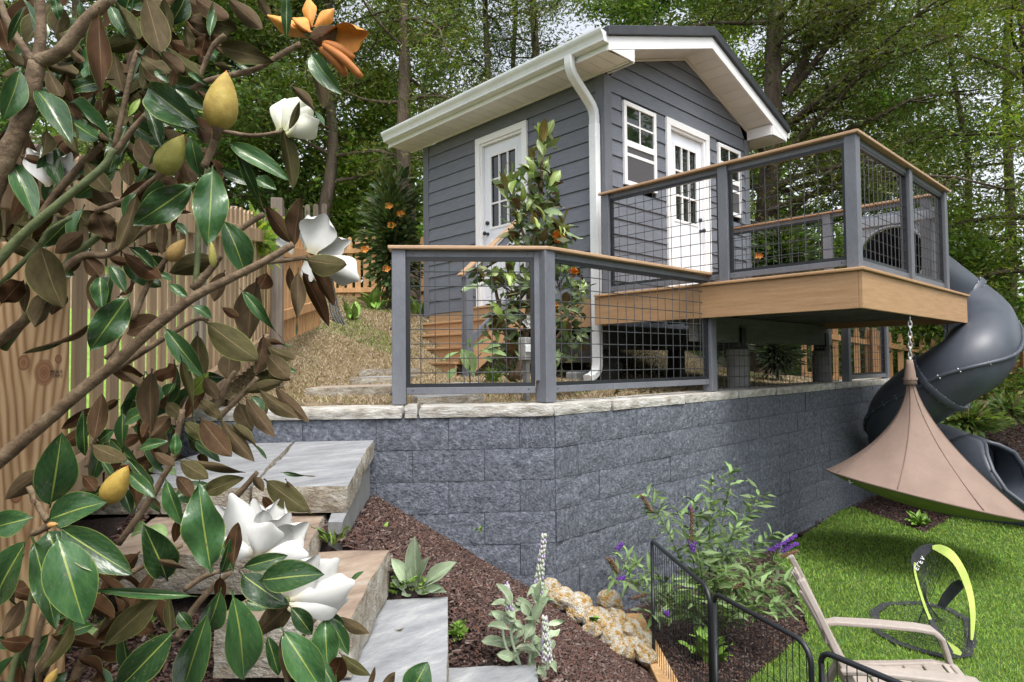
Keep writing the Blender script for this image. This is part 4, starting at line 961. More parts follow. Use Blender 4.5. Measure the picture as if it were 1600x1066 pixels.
lg = PD(1327, 750, 5.62); b = MB(); b.beam(lg, lg+Vector((.012, 0, -.03)), .012, .004); b.beam(lg+Vector((.012, 0, -.03)), lg+Vector((.035, -.02, -.02)), .012, .004); b.build('printed_tag', Mt['print'], tent)
hang = PD(1422, 500, 5.75); hang.z = DZ-.31
chn = thing('chain', 'galvanised link chain hanging the brown tent from the deck edge', 'chain', tuple(hang))
zz = top.z+.16; k = 0
while zz < hang.z:
    m = MB(); L = .034; w_ = .016
    e = Vector((1, 0, 0)) if k % 2 else Vector((0, 1, 0)); c = Vector((top.x+(hang.x-top.x)*(zz-top.z)/(hang.z-top.z), top.y+(hang.y-top.y)*(zz-top.z)/(hang.z-top.z), zz))
    e = (Vector((RH[0], RH[1], 0)) if k % 2 else Vector((RH[0]*.5+FH[0]*.7, RH[1]*.5+FH[1]*.7, 0))).normalized()
    m.tube([c+e*w_*math.cos(t*math.pi/6)+Vector((0, 0, 1))*(L*math.sin(t*math.pi/6)) for t in range(13)], .0052, 6, False); m.build('link', Mt['chain'], chn, smooth=True); zz += .046; k += 1

# ------------------------------------------------------------------ plastic garden chair
def C3(c, d, z): return CW(c, d, z)
ch = thing('garden_chair', 'taupe plastic garden chair with slatted back facing right on the turf', 'chair', tuple(C3(1.5, 2.75, LAWN)))
# local frame: u forward (to the photo's right, slightly towards the eye), v across
fwd = (Vector((RH[0], RH[1], 0))*.96-Vector((FH[0], FH[1], 0))*.28).normalized(); acr = Vector((-fwd.y, fwd.x, 0))
org = PZ(1300, 1000, -1.27); org = CW(*(WC(org.x, org.y)), LAWN)
cc, cd = 1.58, 3.06
org = CW(cc, cd, LAWN)
def Q(u, v, z): return org+fwd*u*.95+acr*v*.95+Vector((0, 0, z*.95))
def strip(pts, w, t, name, taper=None):   # ribbon of boxes: pts (u, v, z), width across v
    m = MB(); n = len(pts); V = []
    for i, (u, v, z) in enumerate(pts):
        a = Vector((pts[min(i+1, n-1)][0]-pts[max(i-1, 0)][0], 0, pts[min(i+1, n-1)][2]-pts[max(i-1, 0)][2])).normalized(); nn = Vector((-a.z, 0, a.x))
        ww = w*(taper[i] if taper else 1)
        for s in (-1, 1):
            for k in (-1, 1): V.append(Q(u+nn.x*t/2*k, v+s*ww/2, z+nn.z*t/2*k))
    F = []
    for i in range(n-1):
        b0, b1 = i*4, (i+1)*4; F += [(b0, b0+2, b1+2, b1), (b0+1, b1+1, b1+3, b0+3), (b0, b1, b1+1, b0+1), (b0+2, b0+3, b1+3, b1+2)]
    F += [(0, 1, 3, 2), ((n-1)*4, (n-1)*4+2, (n-1)*4+3, (n-1)*4+1)]
    m.add(V, F); return m.build(name, Mt['chair'], ch, bevel=.006)
bp_ = [(-.02, 0, .28), (-.045, 0, .36), (-.11, 0, .52), (-.17, 0, .66), (-.225, 0, .78), (-.265, 0, .865)]
for k in range(6):
    v = -.215+.086*k; hgt = 1-.05*abs(k-2.5)
    strip([(a, v*(1-.32*(c_-.28)/.6), .28+(c_-.28)*hgt) for a, _, c_ in bp_], .062, .014, 'back_slat', [1, 1, 1, .95, .9, .7])
for z_, u_ in ((.34, -.06), (.62, -.17)): MB().beam(Q(u_, -.25, z_), Q(u_, .25, z_), .012, .05).build('back_rail', Mt['chair'], ch, bevel=.004)
for k in range(6):
    u0, u1 = .0+.088*k, .078+.088*k; zf = lambda u: .30+.10*u+.10*u*u-.9*max(0, u-.44)**1.6*3
    P_ = [Q(u0, -.25, zf(u0)), Q(u1, -.25, zf(u1)), Q(u1, .25, zf(u1)), Q(u0, .25, zf(u0))]; MB().hexa([p-Vector((0, 0, .016)) for p in P_]+P_).build('seat_slat', Mt['chair'], ch, bevel=.005)
MB().beam(Q(.49, -.26, .335), Q(.49, .26, .335), .03, .05).build('seat_front', Mt['chair'], ch, bevel=.008)
for s in (-1, 1):
    strip([(-.12, s*.28, .49), (-.04, s*.285, .51), (.15, s*.29, .515), (.34, s*.29, .515), (.41, s*.29, .508), (.45, s*.29, .475), (.472, s*.29, .40), (.52, s*.29, .22), (.565, s*.29, .0)], .085, .022, 'arm', [.5, .9, 1, 1.05, 1.05, 1, .9, .8, .75])
    strip([(-.265, s*.19, .865), (-.20, s*.22, .73), (-.10, s*.255, .50), (0, s*.265, .30), (.2, s*.265, .32), (.40, s*.265, .35), (.50, s*.265, .34)], .045, .03, 'side_frame', [.8, 1, 1, 1, 1, 1, .8])
    strip([(-.02, s*.28, .32), (-.10, s*.29, .16), (-.16, s*.30, 0)], .06, .03, 'rear_leg')

# ------------------------------------------------------------------ pop-up net goal
ng = thing('net_goal', 'small pop-up net goal of black fabric with a lime band lying on the turf', 'net goal', tuple(PZ(1440, 985, LAWN)))
def GP(x, y, z): return PZ(x, y, LAWN+z)
gb = [PZ(1366, 955, LAWN+.02), PZ(1385, 943, LAWN+.02), PZ(1440, 941, LAWN+.02), PZ(1480, 950, LAWN+.02), PZ(1512, 968, LAWN+.02), PZ(1518, 1000, LAWN+.02), PZ(1510, 1022, LAWN+.02), PZ(1480, 1026, LAWN+.02), PZ(1440, 1016, LAWN+.02), PZ(1400, 1003, LAWN+.02), PZ(1370, 985, LAWN+.02)]
def loop_band(pts, w, name, mt_, par, up=None, closed=True, t=.006):
    n = len(pts); m = MB(); V = []
    for i in range(n):
        a = (pts[(i+1) % n]-pts[(i-1) % n]).normalized() if closed else (pts[min(i+1, n-1)]-pts[max(i-1, 0)]).normalized()
        u = Vector(up(i) if callable(up) else (up or (0, 0, 1))); s = a.cross(u).normalized()
        ww = w[i] if hasattr(w, '__len__') else w
        V += [pts[i]-s*ww/2, pts[i]+s*ww/2, pts[i]+s*ww/2+a.cross(s)*t, pts[i]-s*ww/2+a.cross(s)*t]
    F = []
    for i in range(n if closed else n-1):
        b0, b1 = i*4, ((i+1) % n)*4; F += [(b0+k, b0+(k+1) % 4, b1+(k+1) % 4, b1+k) for k in range(4)]
    m.add(V, F); return m.build(name, mt_, par)
gbl = [gb[i].lerp(gb[(i+1) % len(gb)], k/3) for i in range(len(gb)) for k in range(3)]
loop_band(gbl, .055, 'base_band', Mt['black_fabric'], ng)
# the upright hoop, leaning: bottom right, apex left-up
dH = 3.93
hp = [(1500, 1021, 3.86), (1470, 1000, 3.9), (1452, 968, 3.95), (1436, 925, 4.0), (1427, 885, 4.05), (1436, 866, 4.08), (1455, 855, 4.1), (1478, 862, 4.08), (1497, 884, 4.02), (1510, 915, 3.98), (1517, 950, 3.92), (1517, 985, 3.88), (1514, 1012, 3.86)]
HP = catmull([PD(x, y, D) for x, y, D in hp], 4); H1 = [p for p in HP]
view = Vector((FH[0], FH[1], 0))
upf = lambda i: view
def wd(i, n=len(H1)): f = i/n; return .012+.03*max(0, math.sin(f*math.pi*1.0))
loop_band(H1[:20], [.016]*20, 'hoop_band', Mt['black_fabric'], ng, view, False)
loop_band(H1[16:26], [.035, .05, .06, .065, .068, .066, .06, .05, .04, .03], 'hoop_band', Mt['black_fabric'], ng, view, False)
loop_band([p-view*.008 for p in H1[24:47]], [.02, .035, .05, .055, .058, .058, .055, .05, .048, .048, .048, .046, .044, .042, .04, .038, .036, .034, .03, .026, .022, .018, .012], 'lime_band', Mt['lime'], ng, view, False)
loop_band([p-view*.008 for p in H1[0:18]], [.02, .04, .045, .042, .036, .03, .026, .022, .018, .016, .016, .016, .016, .014, .014, .014, .012, .01], 'lime_band', Mt['lime'], ng, view, False)
loop_band(H1[40:49], [.03]*9, 'hoop_band', Mt['black_fabric'], ng, view, False)
# printed white word on the dark part of the hoop
a = PD(1429, 888, 4.0); b_ = PD(1441, 868, 4.02); uu = (b_-a).normalized(); vv = -Vector((RH[0], RH[1], 0))*.8+Vector((0, 0, 1))*.35; vv = -(vv-uu*vv.dot(uu)).normalized()
wd_ = [((0, 0), (0, 1)), ((0, 1), (.6, 1)), ((0, .5), (.5, .5)), ((0, 0), (.6, 0)), ((1, 0), (1, 1)), ((1, 0), (1.6, 0)), ((2, 0), (2, 1)), ((2, 1), (2.6, 1)), ((2, .5), (2.5, .5)), ((3, 0), (3.3, 1)), ((3.3, 1), (3.6, 0))]
stroke_mark(ng, 'printed_word', wd_, a-view*.02-vv*.015, uu, vv, .024, Mt['print'], .2, view)
pp = PD(1440, 945, 4.15); stroke_mark(ng, 'printed_word', wd_, pp-view*.02+Vector((0, 0, .01)), Vector((RH[0], RH[1], 0)), uz, .011, Mt['print'], .2, view)
# net: from the hoop to the base ring, drooping, and the crumpled pocket
nm = MB()
for i in range(0, 30):
    h0 = H1[3+int(i*.9)]; g0 = gbl[(i+2) % len(gbl)]
    mid = (h0+g0)/2; mid.z = LAWN+.12*(1-abs(i-15)/15)+.02; nm.tube([h0, (h0+mid)/2-Vector((0, 0, .02)), mid, g0], .0016, 3, False)
for j in range(1, 9):
    f = j/9; pts = []
    for i in range(0, 30, 2):
        h0 = H1[3+int(i*.9)]; g0 = gbl[(i+2) % len(gbl)]; p = h0.lerp(g0, f); p.z = p.z*(1-.55*math.sin(f*math.pi))+(LAWN+.03)*.55*math.sin(f*math.pi); pts.append(p)
    nm.tube(pts, .0016, 3, False)
nm.build('net', Mt['black_fabric'], ng)
fl = [PD(1470, 948, 4.1), PD(1480, 932, 4.08), PD(1495, 915, 4.05), PD(1503, 908, 4.03)]
loop_band(fl, [.05, .07, .075, .05], 'loose_flap', Mt['black_fabric'], ng, view, False)
loop_band([PD(1452, 965, 3.95), PD(1468, 995, 3.88), PD(1482, 1022, 3.84)], [.02, .045, .06], 'loose_flap', Mt['black_fabric'], ng, view, False)

# ------------------------------------------------------------------ black pet fence, three hinged panels
pf = thing('pet_fence', 'black metal folding pet fence with rounded corners standing at the edge of the turf', 'pet fence', tuple(PZ(1032, 1036, LAWN)))
ZT = -1.03
P0, P1_, P2_ = CW(.795, 3.80, 0), CW(.885, 2.97, 0), CW(1.075, 2.38, 0); P3_ = CW(1.42, 1.75, 0)
def pet(p, q, zb):
    d = (q-p); d.z = 0; L = d.length; d.normalize(); P = lambda s, z: Vector((p.x+d.x*s, p.y+d.y*s, z))
    r0 = .07; pts = [P(.012, zb), P(.012, ZT-r0)]
    pts = [P(.012, zb), P(.012, ZT)] if 0 else pts
    r1 = .018 if p is P0 else .04; pts = [P(.012, zb), P(.012, ZT-r1)]
    for k in range(6): a = k/5*math.pi/2; pts.append(P(.012+r1-r1*math.cos(a), ZT-r1+r1*math.sin(a)))
    for k in range(6): a = k/5*math.pi/2; pts.append(P(L-.012-r0+r0*math.sin(a), ZT-r0+r0*math.cos(a)))
    pts += [P(L-.012, zb)]
    MB().tube(pts, .0105, 8).build('frame', Mt['black'], pf, smooth=True)
    MB().tube([P(.012, zb+.05), P(L-.012, zb+.05)], .008, 6).build('bottom_bar', Mt['black'], pf, smooth=True)
    w = MB(); n = max(3, round(L/.036))
    for k in range(1, n): s = L*k/n; w.tube([P(s, zb+.05), P(s, ZT-.012 if min(s, L-s) > r0 else ZT-.03)], .0019, 4, False)
    for k in (1, 2): w.tube([P(.012, zb+.05+.25*k), P(L-.012, zb+.05+.25*k)], .0019, 4, False)
    w.build('wires', Mt['black'], pf)
pet(P0, P1_, LAWN+.01); pet(P1_+(P1_-P0).normalized()*.022, P2_, LAWN+.01); pet(P2_+(P2_-P1_).normalized()*.022, P3_, LAWN+.01)

# ------------------------------------------------------------------ wiring by the left gate
hz = thing('cable_bundle', 'loose bundle of black cables with a small metal clamp on the dry bank', 'cables', tuple(PD(545, 520, 8)))
for k in range(4):
    pts = catmull([PD(508+k*3, 395, 8.0), PD(511+k*3, 440, 8.0), PD(516+k*4, 480, 7.95), PD(526+k*4, 505, 7.85), PD(541+k*2, 518, 7.8)], 5); MB().tube(pts, .011, 6).build('cable', Mt['black'], hz, smooth=True)
c = PD(543, 516, 7.75); MB().beam(c-Vector((.04, 0, .03)), c+Vector((.05, -.02, .0)), .05, .06).build('clamp', Mt['chain'], hz, bevel=.008)
# ------------------------------------------------------------------ woodland trees behind
def leaf_cloud(P, clump, size, asp, base, seed, spread=.25, bright=.0):
    """P: (n,3) leaf centres, clump: (n,) clump ids -> verts, quads, tints"""
    r = np.random.default_rng(seed); n = len(P)
    a = r.normal(size=(n, 3)); a[:, 2] *= .7; a /= np.linalg.norm(a, axis=1)[:, None]; b = r.normal(size=(n, 3)); b -= a*(a*b).sum(1)[:, None]; b /= np.linalg.norm(b, axis=1)[:, None]
    s = size*r.uniform(.6, 1.4, n)[:, None]
    V = np.stack([P-a*s, P+b*s*asp-a*s*.1, P+a*s, P-b*s*asp-a*s*.1], 1).reshape(-1, 3)
    Q = np.arange(n*4).reshape(-1, 4)
    cv = r.uniform(.55, 1.35, clump.max()+1)[clump]; hue = r.uniform(.8, 1.3, clump.max()+1)[clump]
    v = cv*r.uniform(.7, 1.3, n); t = np.stack([base[0]*v*hue*r.uniform(.85, 1.2, n), base[1]*v, base[2]*v], 1)
    return V, Q, np.repeat(t, 4, 0)
def tree(name, label, base, H, r0, lean, nl, h0, LL, kind, nleaf, tint, seed, size, limbs=(), group='trees standing behind the cottage', two=False, asp=.45, spread=.30, gap=None):
    r = random.Random(seed); t = thing(name, label, 'tree', tuple(base), group); B0 = Vector(base)-Vector((0, 0, .4))
    def stem(b0, rr, ln):
        pts = [b0]; n = 7
        for i in range(1, n+1):
            f = i/n; pts.append(b0+Vector((ln[0]*f+r.uniform(-.12, .12), ln[1]*f+r.uniform(-.12, .12), H*f)))
        pts = catmull(pts, 3); R = [max(.02, rr*(1-.85*i/(len(pts)-1))*(1+.35*math.exp(-i*.9))) for i in range(len(pts))]
        return pts, R
    m = MB(); P0, R0_ = stem(B0, r0, lean); m.tube(P0, R0_, 10)
    stems = [(P0, R0_)]
    if two:
        P1, R1 = stem(B0+Vector((r0*1.2, 0, 0)), r0*.75, (lean[0]+two[0], lean[1]+two[1])); m.tube(P1, R1, 8); stems.append((P1, R1))
    m.build('trunk', Mt['bark'], t, smooth=True)
    br = MB(); ends = []
    def limb(p, d, L, rr, droop):
        pts = [p]; q = p; dd = d.normalized()
        for i in range(5):
            dd = (dd+Vector((r.uniform(-.28, .28), r.uniform(-.28, .28), r.uniform(-.22, .22)-droop*.12))).normalized(); q = q+dd*L/5; pts.append(q)
        br.tube(pts, [rr*(1-.16*i) for i in range(6)], 5, False)
        for i in range(1, 6):
            for k in range((3 if kind == 'cedar' else 2) if i > 1 else 1):
                a = r.uniform(0, 6.283); e = Vector((math.cos(a), math.sin(a), r.uniform(-.3, .5))).normalized()*L*r.uniform(.16, .34)*(1.1-.1*i); br.tube([pts[i], pts[i]+e*.5+Vector((0, 0, r.uniform(-.05, .05))), pts[i]+e], [rr*.35, rr*.25, rr*.12], 3, False); ends.append(pts[i]+e*.9); ends.append(pts[i]+e*.4)
        ends.append(pts[-1])
    for j in range(nl):
        P_, R_2 = r.choice(stems); f = h0+(1-h0)*((j+.5)/nl)**1.05; i = min(len(P_)-1, int(f*(len(P_)-1))); a = j*2.4+r.uniform(-.5, .5)
        limb(P_[i], Vector((math.cos(a), math.sin(a), r.uniform(-.05, .6))), LL*r.uniform(.6, 1.15)*(1.15-.65*f), max(.012, R_2[i]*.38), .35 if kind == 'cedar' else .1)
    for p, d, L, rr in limbs: limb(Vector(p), Vector(d), L, rr, .3)
    br.build('branches', Mt['bark'], t, smooth=True)['kind'] = 'stuff'
    E = np.array([tuple(e) for e in ends]); g = np.random.default_rng(seed); nleaf = int(nleaf*1.7); size = size*1.05; idx = g.integers(0, len(E), nleaf)
    P = E[idx]+g.normal(size=(nleaf, 3))*np.array([spread, spread, spread*.62])
    if kind == 'cedar': P[:, 2] -= np.abs(g.normal(size=nleaf))*.12
    ko = ~((P[:, 0] > 4.6) & (P[:, 0] < 9.7) & (P[:, 1] > 3.4) & (P[:, 1] < 8.4) & (P[:, 2] < 4.6)) & ~((P[:, 0] > 5) & (P[:, 0] < 9) & (P[:, 1] < 4.5)); P, idx = P[ko], idx[ko]
    V, Q, T = leaf_cloud(P, idx, size, asp, tint, seed)
    o = link(bpy.data.objects.new('crown', fast('crown', V, Q, Mt['leafmass'], T)), t)
    return t
def at(x, D, zoff=0):
    p = PD(x, 400, D); p.z = z_up(p.x, p.y)+zoff; return p
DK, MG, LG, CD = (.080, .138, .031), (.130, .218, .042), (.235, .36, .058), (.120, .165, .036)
tree('cedar_tree', 'red cedar with a pale shaggy straight trunk between the magnolia and the cottage', at(512, 12.8), 11, .15, (.2, .3, 0), 26, .26, 2.6, 'cedar', 22000, CD, 1, .050, asp=.22)
tree('cedar_tree', 'dark leaning shaggy trunk rising right beside the left end of the cottage eave', at(641, 11.9), 11, .17, (-.1, .4, 0), 22, .36, 2.4, 'cedar', 13000, CD, 2, .050, asp=.22)
tree('broadleaf_tree', 'slender twin stemmed tree whose trunks cross the pale sky left of the roof', at(612, 16.5), 13, .11, (.9, -.3, 0), 20, .40, 2.2, 'broad', 9000, MG, 3, .062, two=(.5, -.6))
tree('broadleaf_tree', 'bright leafed understorey tree in the gap left of the cottage eave', at(585, 14.2), 5.2, .06, (.2, 0, 0), 16, .20, 1.7, 'broad', 9000, LG, 4, .062)
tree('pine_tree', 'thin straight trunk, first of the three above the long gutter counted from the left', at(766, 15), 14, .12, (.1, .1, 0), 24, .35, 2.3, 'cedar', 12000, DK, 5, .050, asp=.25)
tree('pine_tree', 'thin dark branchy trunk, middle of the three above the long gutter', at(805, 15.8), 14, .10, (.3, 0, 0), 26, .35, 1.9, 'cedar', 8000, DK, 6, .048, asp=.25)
tree('pine_tree', 'straight rusty brown trunk just left of the roof ridge', at(838, 14.6), 14, .14, (.2, .1, 0), 22, .38, 2.0, 'cedar', 10000, CD, 7, .050, asp=.25)
tree('broadleaf_tree', 'tall green crowned tree whose foliage shows over the gable ridge', at(1010, 16.5), 13, .14, (.5, .2, 0), 26, .30, 2.9, 'broad', 20000, MG, 8, .062)
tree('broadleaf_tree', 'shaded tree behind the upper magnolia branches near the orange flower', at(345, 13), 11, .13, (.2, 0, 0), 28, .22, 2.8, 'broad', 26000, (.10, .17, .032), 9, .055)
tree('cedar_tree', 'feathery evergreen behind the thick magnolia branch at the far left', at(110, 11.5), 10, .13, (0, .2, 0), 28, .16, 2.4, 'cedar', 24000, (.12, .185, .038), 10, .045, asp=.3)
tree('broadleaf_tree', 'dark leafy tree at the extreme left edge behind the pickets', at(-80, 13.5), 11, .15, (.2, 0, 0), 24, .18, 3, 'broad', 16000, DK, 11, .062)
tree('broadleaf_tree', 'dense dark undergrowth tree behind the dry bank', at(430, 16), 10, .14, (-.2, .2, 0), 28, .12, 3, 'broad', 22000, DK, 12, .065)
L0 = PD(1216, 205, 11.2); L1 = PD(1230, 150, 11.2)
def dirpx(x0, y0, x1, y1, D0, D1): return (PD(x1, y1, D1)-PD(x0, y0, D0))
bigl = [(L0, dirpx(1216, 205, 1330, 150, 11.2, 10.6), 2.6, .085), (PD(1212, 250, 11.2), dirpx(1212, 250, 1330, 160, 11.2, 10.4), 2.2, .07), (L1, dirpx(1230, 150, 1250, 0, 11.2, 11), 2.4, .09), (L1, dirpx(1230, 150, 1320, 20, 11.2, 10.8), 2.8, .075), (PD(1205, 180, 11.2), dirpx(1205, 180, 1180, 20, 11.2, 11.4), 2.2, .08), (PD(1185, 400, 11), dirpx(1185, 400, 1300, 215, 11, 10.4), 2.9, .075), (PD(1200, 330, 11), dirpx(1200, 330, 1450, 180, 11, 10.6), 3.4, .06), (PD(1220, 300, 11.2), dirpx(1220, 300, 1500, 250, 11.2, 10.9), 3.2, .055)]
tree('cedar_tree', 'big many limbed red cedar with flaking trunk behind the gable and the deck railing', at(1195, 11.2), 10.5, .26, (.35, -.2, 0), 30, .30, 3.4, 'cedar', 42000, (.100, .136, .030), 13, .042, limbs=bigl, asp=.25)
tree('cedar_tree', 'cedar with bright drooping sprays filling the upper right corner', at(1640, 10.5), 9, .16, (-.4, .2, 0), 30, .22, 3.2, 'cedar', 26000, (.19, .27, .042), 14, .042, asp=.28)
tree('pine_tree', 'slender straight dark trunk in the light gap right of the deck railing', at(1512, 14), 12, .10, (0, .2, 0), 20, .25, 1.9, 'cedar', 9000, DK, 15, .05, asp=.28)
tree('pine_tree', 'thick dark trunk leaning at the right edge above the tube slide', at(1572, 12.6), 12, .12, (.6, -.2, 0), 18, .28, 2.0, 'cedar', 8000, CD, 16, .05, asp=.28)
tree('broadleaf_tree', 'leafy tree standing behind the deck railing corner', at(1345, 15.5), 11, .13, (.2, .1, 0), 24, .18, 2.6, 'broad', 22000, MG, 17, .060)
tree('pine_tree', 'thin distant trunk seen through the front wire panels of the deck', at(1440, 17), 12, .10, (.2, 0, 0), 20, .22, 2.1, 'cedar', 9000, MG, 18, .055, asp=.3)
tree('broadleaf_tree', 'low bright green tree directly behind the slide entry', at(1500, 11.8, -1.0), 3.6, .06, (.2, 0, 0), 18, .10, 1.5, 'broad', 12000, (.12, .195, .036), 19, .05)
tree('broadleaf_tree', 'leafy tree far behind the roof slope on the right', at(1130, 18), 12, .13, (-.1, .1, 0), 24, .28, 2.6, 'broad', 20000, LG, 20, .065)
# the wood beyond reads as one mass
g = np.random.default_rng(77); n = 90000; px_ = g.uniform(-500, 2100, n); D_ = g.uniform(19, 30, n)
top = np.interp(px_, [-500, 300, 560, 640, 720, 900, 1150, 1300, 1450, 1700, 2100], [9, 8, 5.5, 4.6, 5, 6.5, 8, 5.5, 3.6, 3.6, 6])
c_ = (px_-800)/FPX*D_; xx, yy = cwa(c_, D_); cid = ((px_+500)//55).astype(int)*7+((D_-19)//3).astype(int)
nz = np.array([noise.noise(Vector((a*.35, b*.35, 2))) for a, b in zip(c_, D_)]); h = g.random(n)**.8*(top+2.2*nz); zb_ = np.array([z_up(a, b) for a, b in zip(xx, yy)])
P = np.stack([xx, yy, np.minimum(zb_, 2.5)+h-.5], 1); V, Q, T = leaf_cloud(P, cid*9+(h//.9).astype(int), .12, .5, MG, 5)
o = link(bpy.data.objects.new('distant_wood', fast('distant_wood', V, Q, Mt['leafmass'], T))); o['kind'] = 'stuff'; o['label'] = 'shaded green wood filling the view far behind the cottage'; o['category'] = 'wood'
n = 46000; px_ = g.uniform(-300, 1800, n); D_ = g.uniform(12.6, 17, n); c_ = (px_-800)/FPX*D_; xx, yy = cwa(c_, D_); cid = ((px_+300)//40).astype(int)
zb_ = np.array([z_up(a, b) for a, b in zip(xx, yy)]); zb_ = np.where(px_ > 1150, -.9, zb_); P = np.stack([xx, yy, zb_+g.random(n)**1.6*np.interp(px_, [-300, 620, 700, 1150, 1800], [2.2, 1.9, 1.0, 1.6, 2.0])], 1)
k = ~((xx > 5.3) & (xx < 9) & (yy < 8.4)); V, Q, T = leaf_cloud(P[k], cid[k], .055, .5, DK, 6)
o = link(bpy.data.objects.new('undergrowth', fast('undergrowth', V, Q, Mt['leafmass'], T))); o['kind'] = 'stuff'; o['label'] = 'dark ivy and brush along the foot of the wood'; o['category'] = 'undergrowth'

# the far side of the garden behind the eye, mirrored in the window panes
n = 14000; az = g.uniform(2.15, 6.0, n); rr = g.uniform(20, 27, n); P = np.stack([rr*np.cos(az), rr*np.sin(az), LAWN+g.random(n)**.8*np.where(((az > 5.3) | (az < 2.75)), 12., 4.2)], 1); V, Q, T = leaf_cloud(P, (az*20).astype(int)-40, .45, .5, MG, 9)
o = link(bpy.data.objects.new('garden_wood', fast('garden_wood', V, Q, Mt['leafmass'], T))); o['kind'] = 'stuff'; o['label'] = 'wood on the other side of the garden, seen mirrored in the panes'; o['category'] = 'wood'
# ------------------------------------------------------------------ leaves one by one
def leaf_mat(name, top_a, top_b, rib, edge, un_a, un_b, rough_t=.22, rough_u=.6, un_c=None, spec=.5):
    t = NT(name); v = t.coords((1, 1, 1)); uvn = t.new('UVMap', uv_map='UVMap'); sp = t.new('SeparateXYZ'); t.link(uvn.outputs[0], sp.inputs[0])
    u = t.math('ABSOLUTE', t.math('SUBTRACT', sp.outputs[0], .5))
    f = t.noise(v, 3.5, 3); c = t.ramp(f, [(.3, top_a), (.7, top_b)])
    k = t.math('MULTIPLY_ADD', t.rnd, .9, .5); hv = t.new('HueSaturation'); t.link(c, hv.inputs['Color']); t.link(k, hv.inputs['Value']); c = hv.outputs[0]
    # side veins
    vv = t.math('ADD', t.math('MULTIPLY', sp.outputs[1], 26), t.math('MULTIPLY', u, -18)); vn = t.math('POWER', t.math('ABSOLUTE', t.math('SINE', vv)), 12.)
    c = t.mix(t.math('MULTIPLY', vn, .05), c, rib)
    tp = t.math('MULTIPLY_ADD', sp.outputs[1], -.018, .030)
    c = t.mix(t.math('LESS_THAN', u, tp), c, rib); c = t.mix(t.math('MULTIPLY', t.math('GREATER_THAN', u, .478), .75), c, edge)
    sp_ = t.noise(v, 14, 2); c = t.mix(t.math('GREATER_THAN', sp_, .69), c, (.13, .10, .05))
    wn_ = t.new('TexWhiteNoise', noise_dimensions='1D'); t.link(t.rnd, wn_.inputs['W'])
    d = t.ramp(wn_.outputs['Value'], [(0, un_a), (.5, un_b), (1, un_c or un_a)]); d = t.mix(t.noise(v, 5, 5), t.mix(1., d, (1.5, 1.5, 1.4), 'MULTIPLY'), t.mix(1., d, (.45, .42, .4), 'MULTIPLY')); d = t.mix(t.math('MULTIPLY', vn, .12), d, t.mix(1., d, (.5, .5, .5), 'MULTIPLY'))
    d = t.mix(t.math('LESS_THAN', u, t.math('MULTIPLY', tp, .7)), d, t.mix(.22, d, (.42, .30, .16)));  d = t.mix(t.math('MULTIPLY', t.math('GREATER_THAN', u, .482), .55), d, edge)
    ge = t.new('NewGeometry'); bk = ge.outputs['Backfacing']
    t.link(t.mix(bk, c, d), t.b.inputs['Base Color']); t.link(t.math('MULTIPLY_ADD', bk, rough_u-rough_t, rough_t), t.b.inputs['Roughness']); t.link(t.math('MULTIPLY_ADD', bk, -spec*.8, spec), t.b.inputs['Specular IOR Level'])
    hgt = t.math('SUBTRACT', t.noise(v, 5, 2), t.math('MULTIPLY', vn, .03)); t.bump(hgt, .2, .008); return t.m
Mt['mag'] = leaf_mat('magnolia_leaf', (.020, .058, .020), (.042, .100, .032), (.22, .27, .06), (.20, .25, .06), (.050, .022, .009), (.082, .056, .034), .24, .7, (.050, .050, .018), .5)
Mt['mag_new'] = leaf_mat('magnolia_new_leaf', (.12, .20, .03), (.22, .30, .05), (.34, .38, .09), (.30, .30, .08), (.24, .17, .06), (.20, .20, .06), .35, .6)
Mt['mag_far'] = leaf_mat('magnolia_far_leaf', (.075, .12, .05), (.14, .19, .09), (.24, .27, .11), (.14, .16, .06), (.15, .09, .045), (.17, .13, .07), .35, .6)
Mt['ear'] = leaf_mat('woolly_leaf', (.24, .32, .19), (.34, .41, .27), (.42, .48, .36), (.38, .43, .32), (.36, .42, .31), (.40, .45, .35), .9, .9, spec=.1)
Mt['bud_leaf'] = leaf_mat('buddleia_leaf', (.11, .19, .065), (.19, .29, .11), (.27, .36, .17), (.16, .24, .09), (.26, .33, .20), (.30, .36, .24), .6, .8, spec=.3)
Mt['fresh'] = leaf_mat('fresh_green_leaf', (.10, .21, .03), (.20, .34, .05), (.26, .38, .09), (.16, .28, .05), (.16, .26, .06), (.2, .3, .08), .5, .6, spec=.3)
Mt['sprout'] = leaf_mat('pale_sprout_leaf', (.20, .32, .11), (.30, .42, .17), (.34, .44, .2), (.26, .38, .14), (.3, .42, .2), (.32, .42, .22), .5, .6, spec=.3)
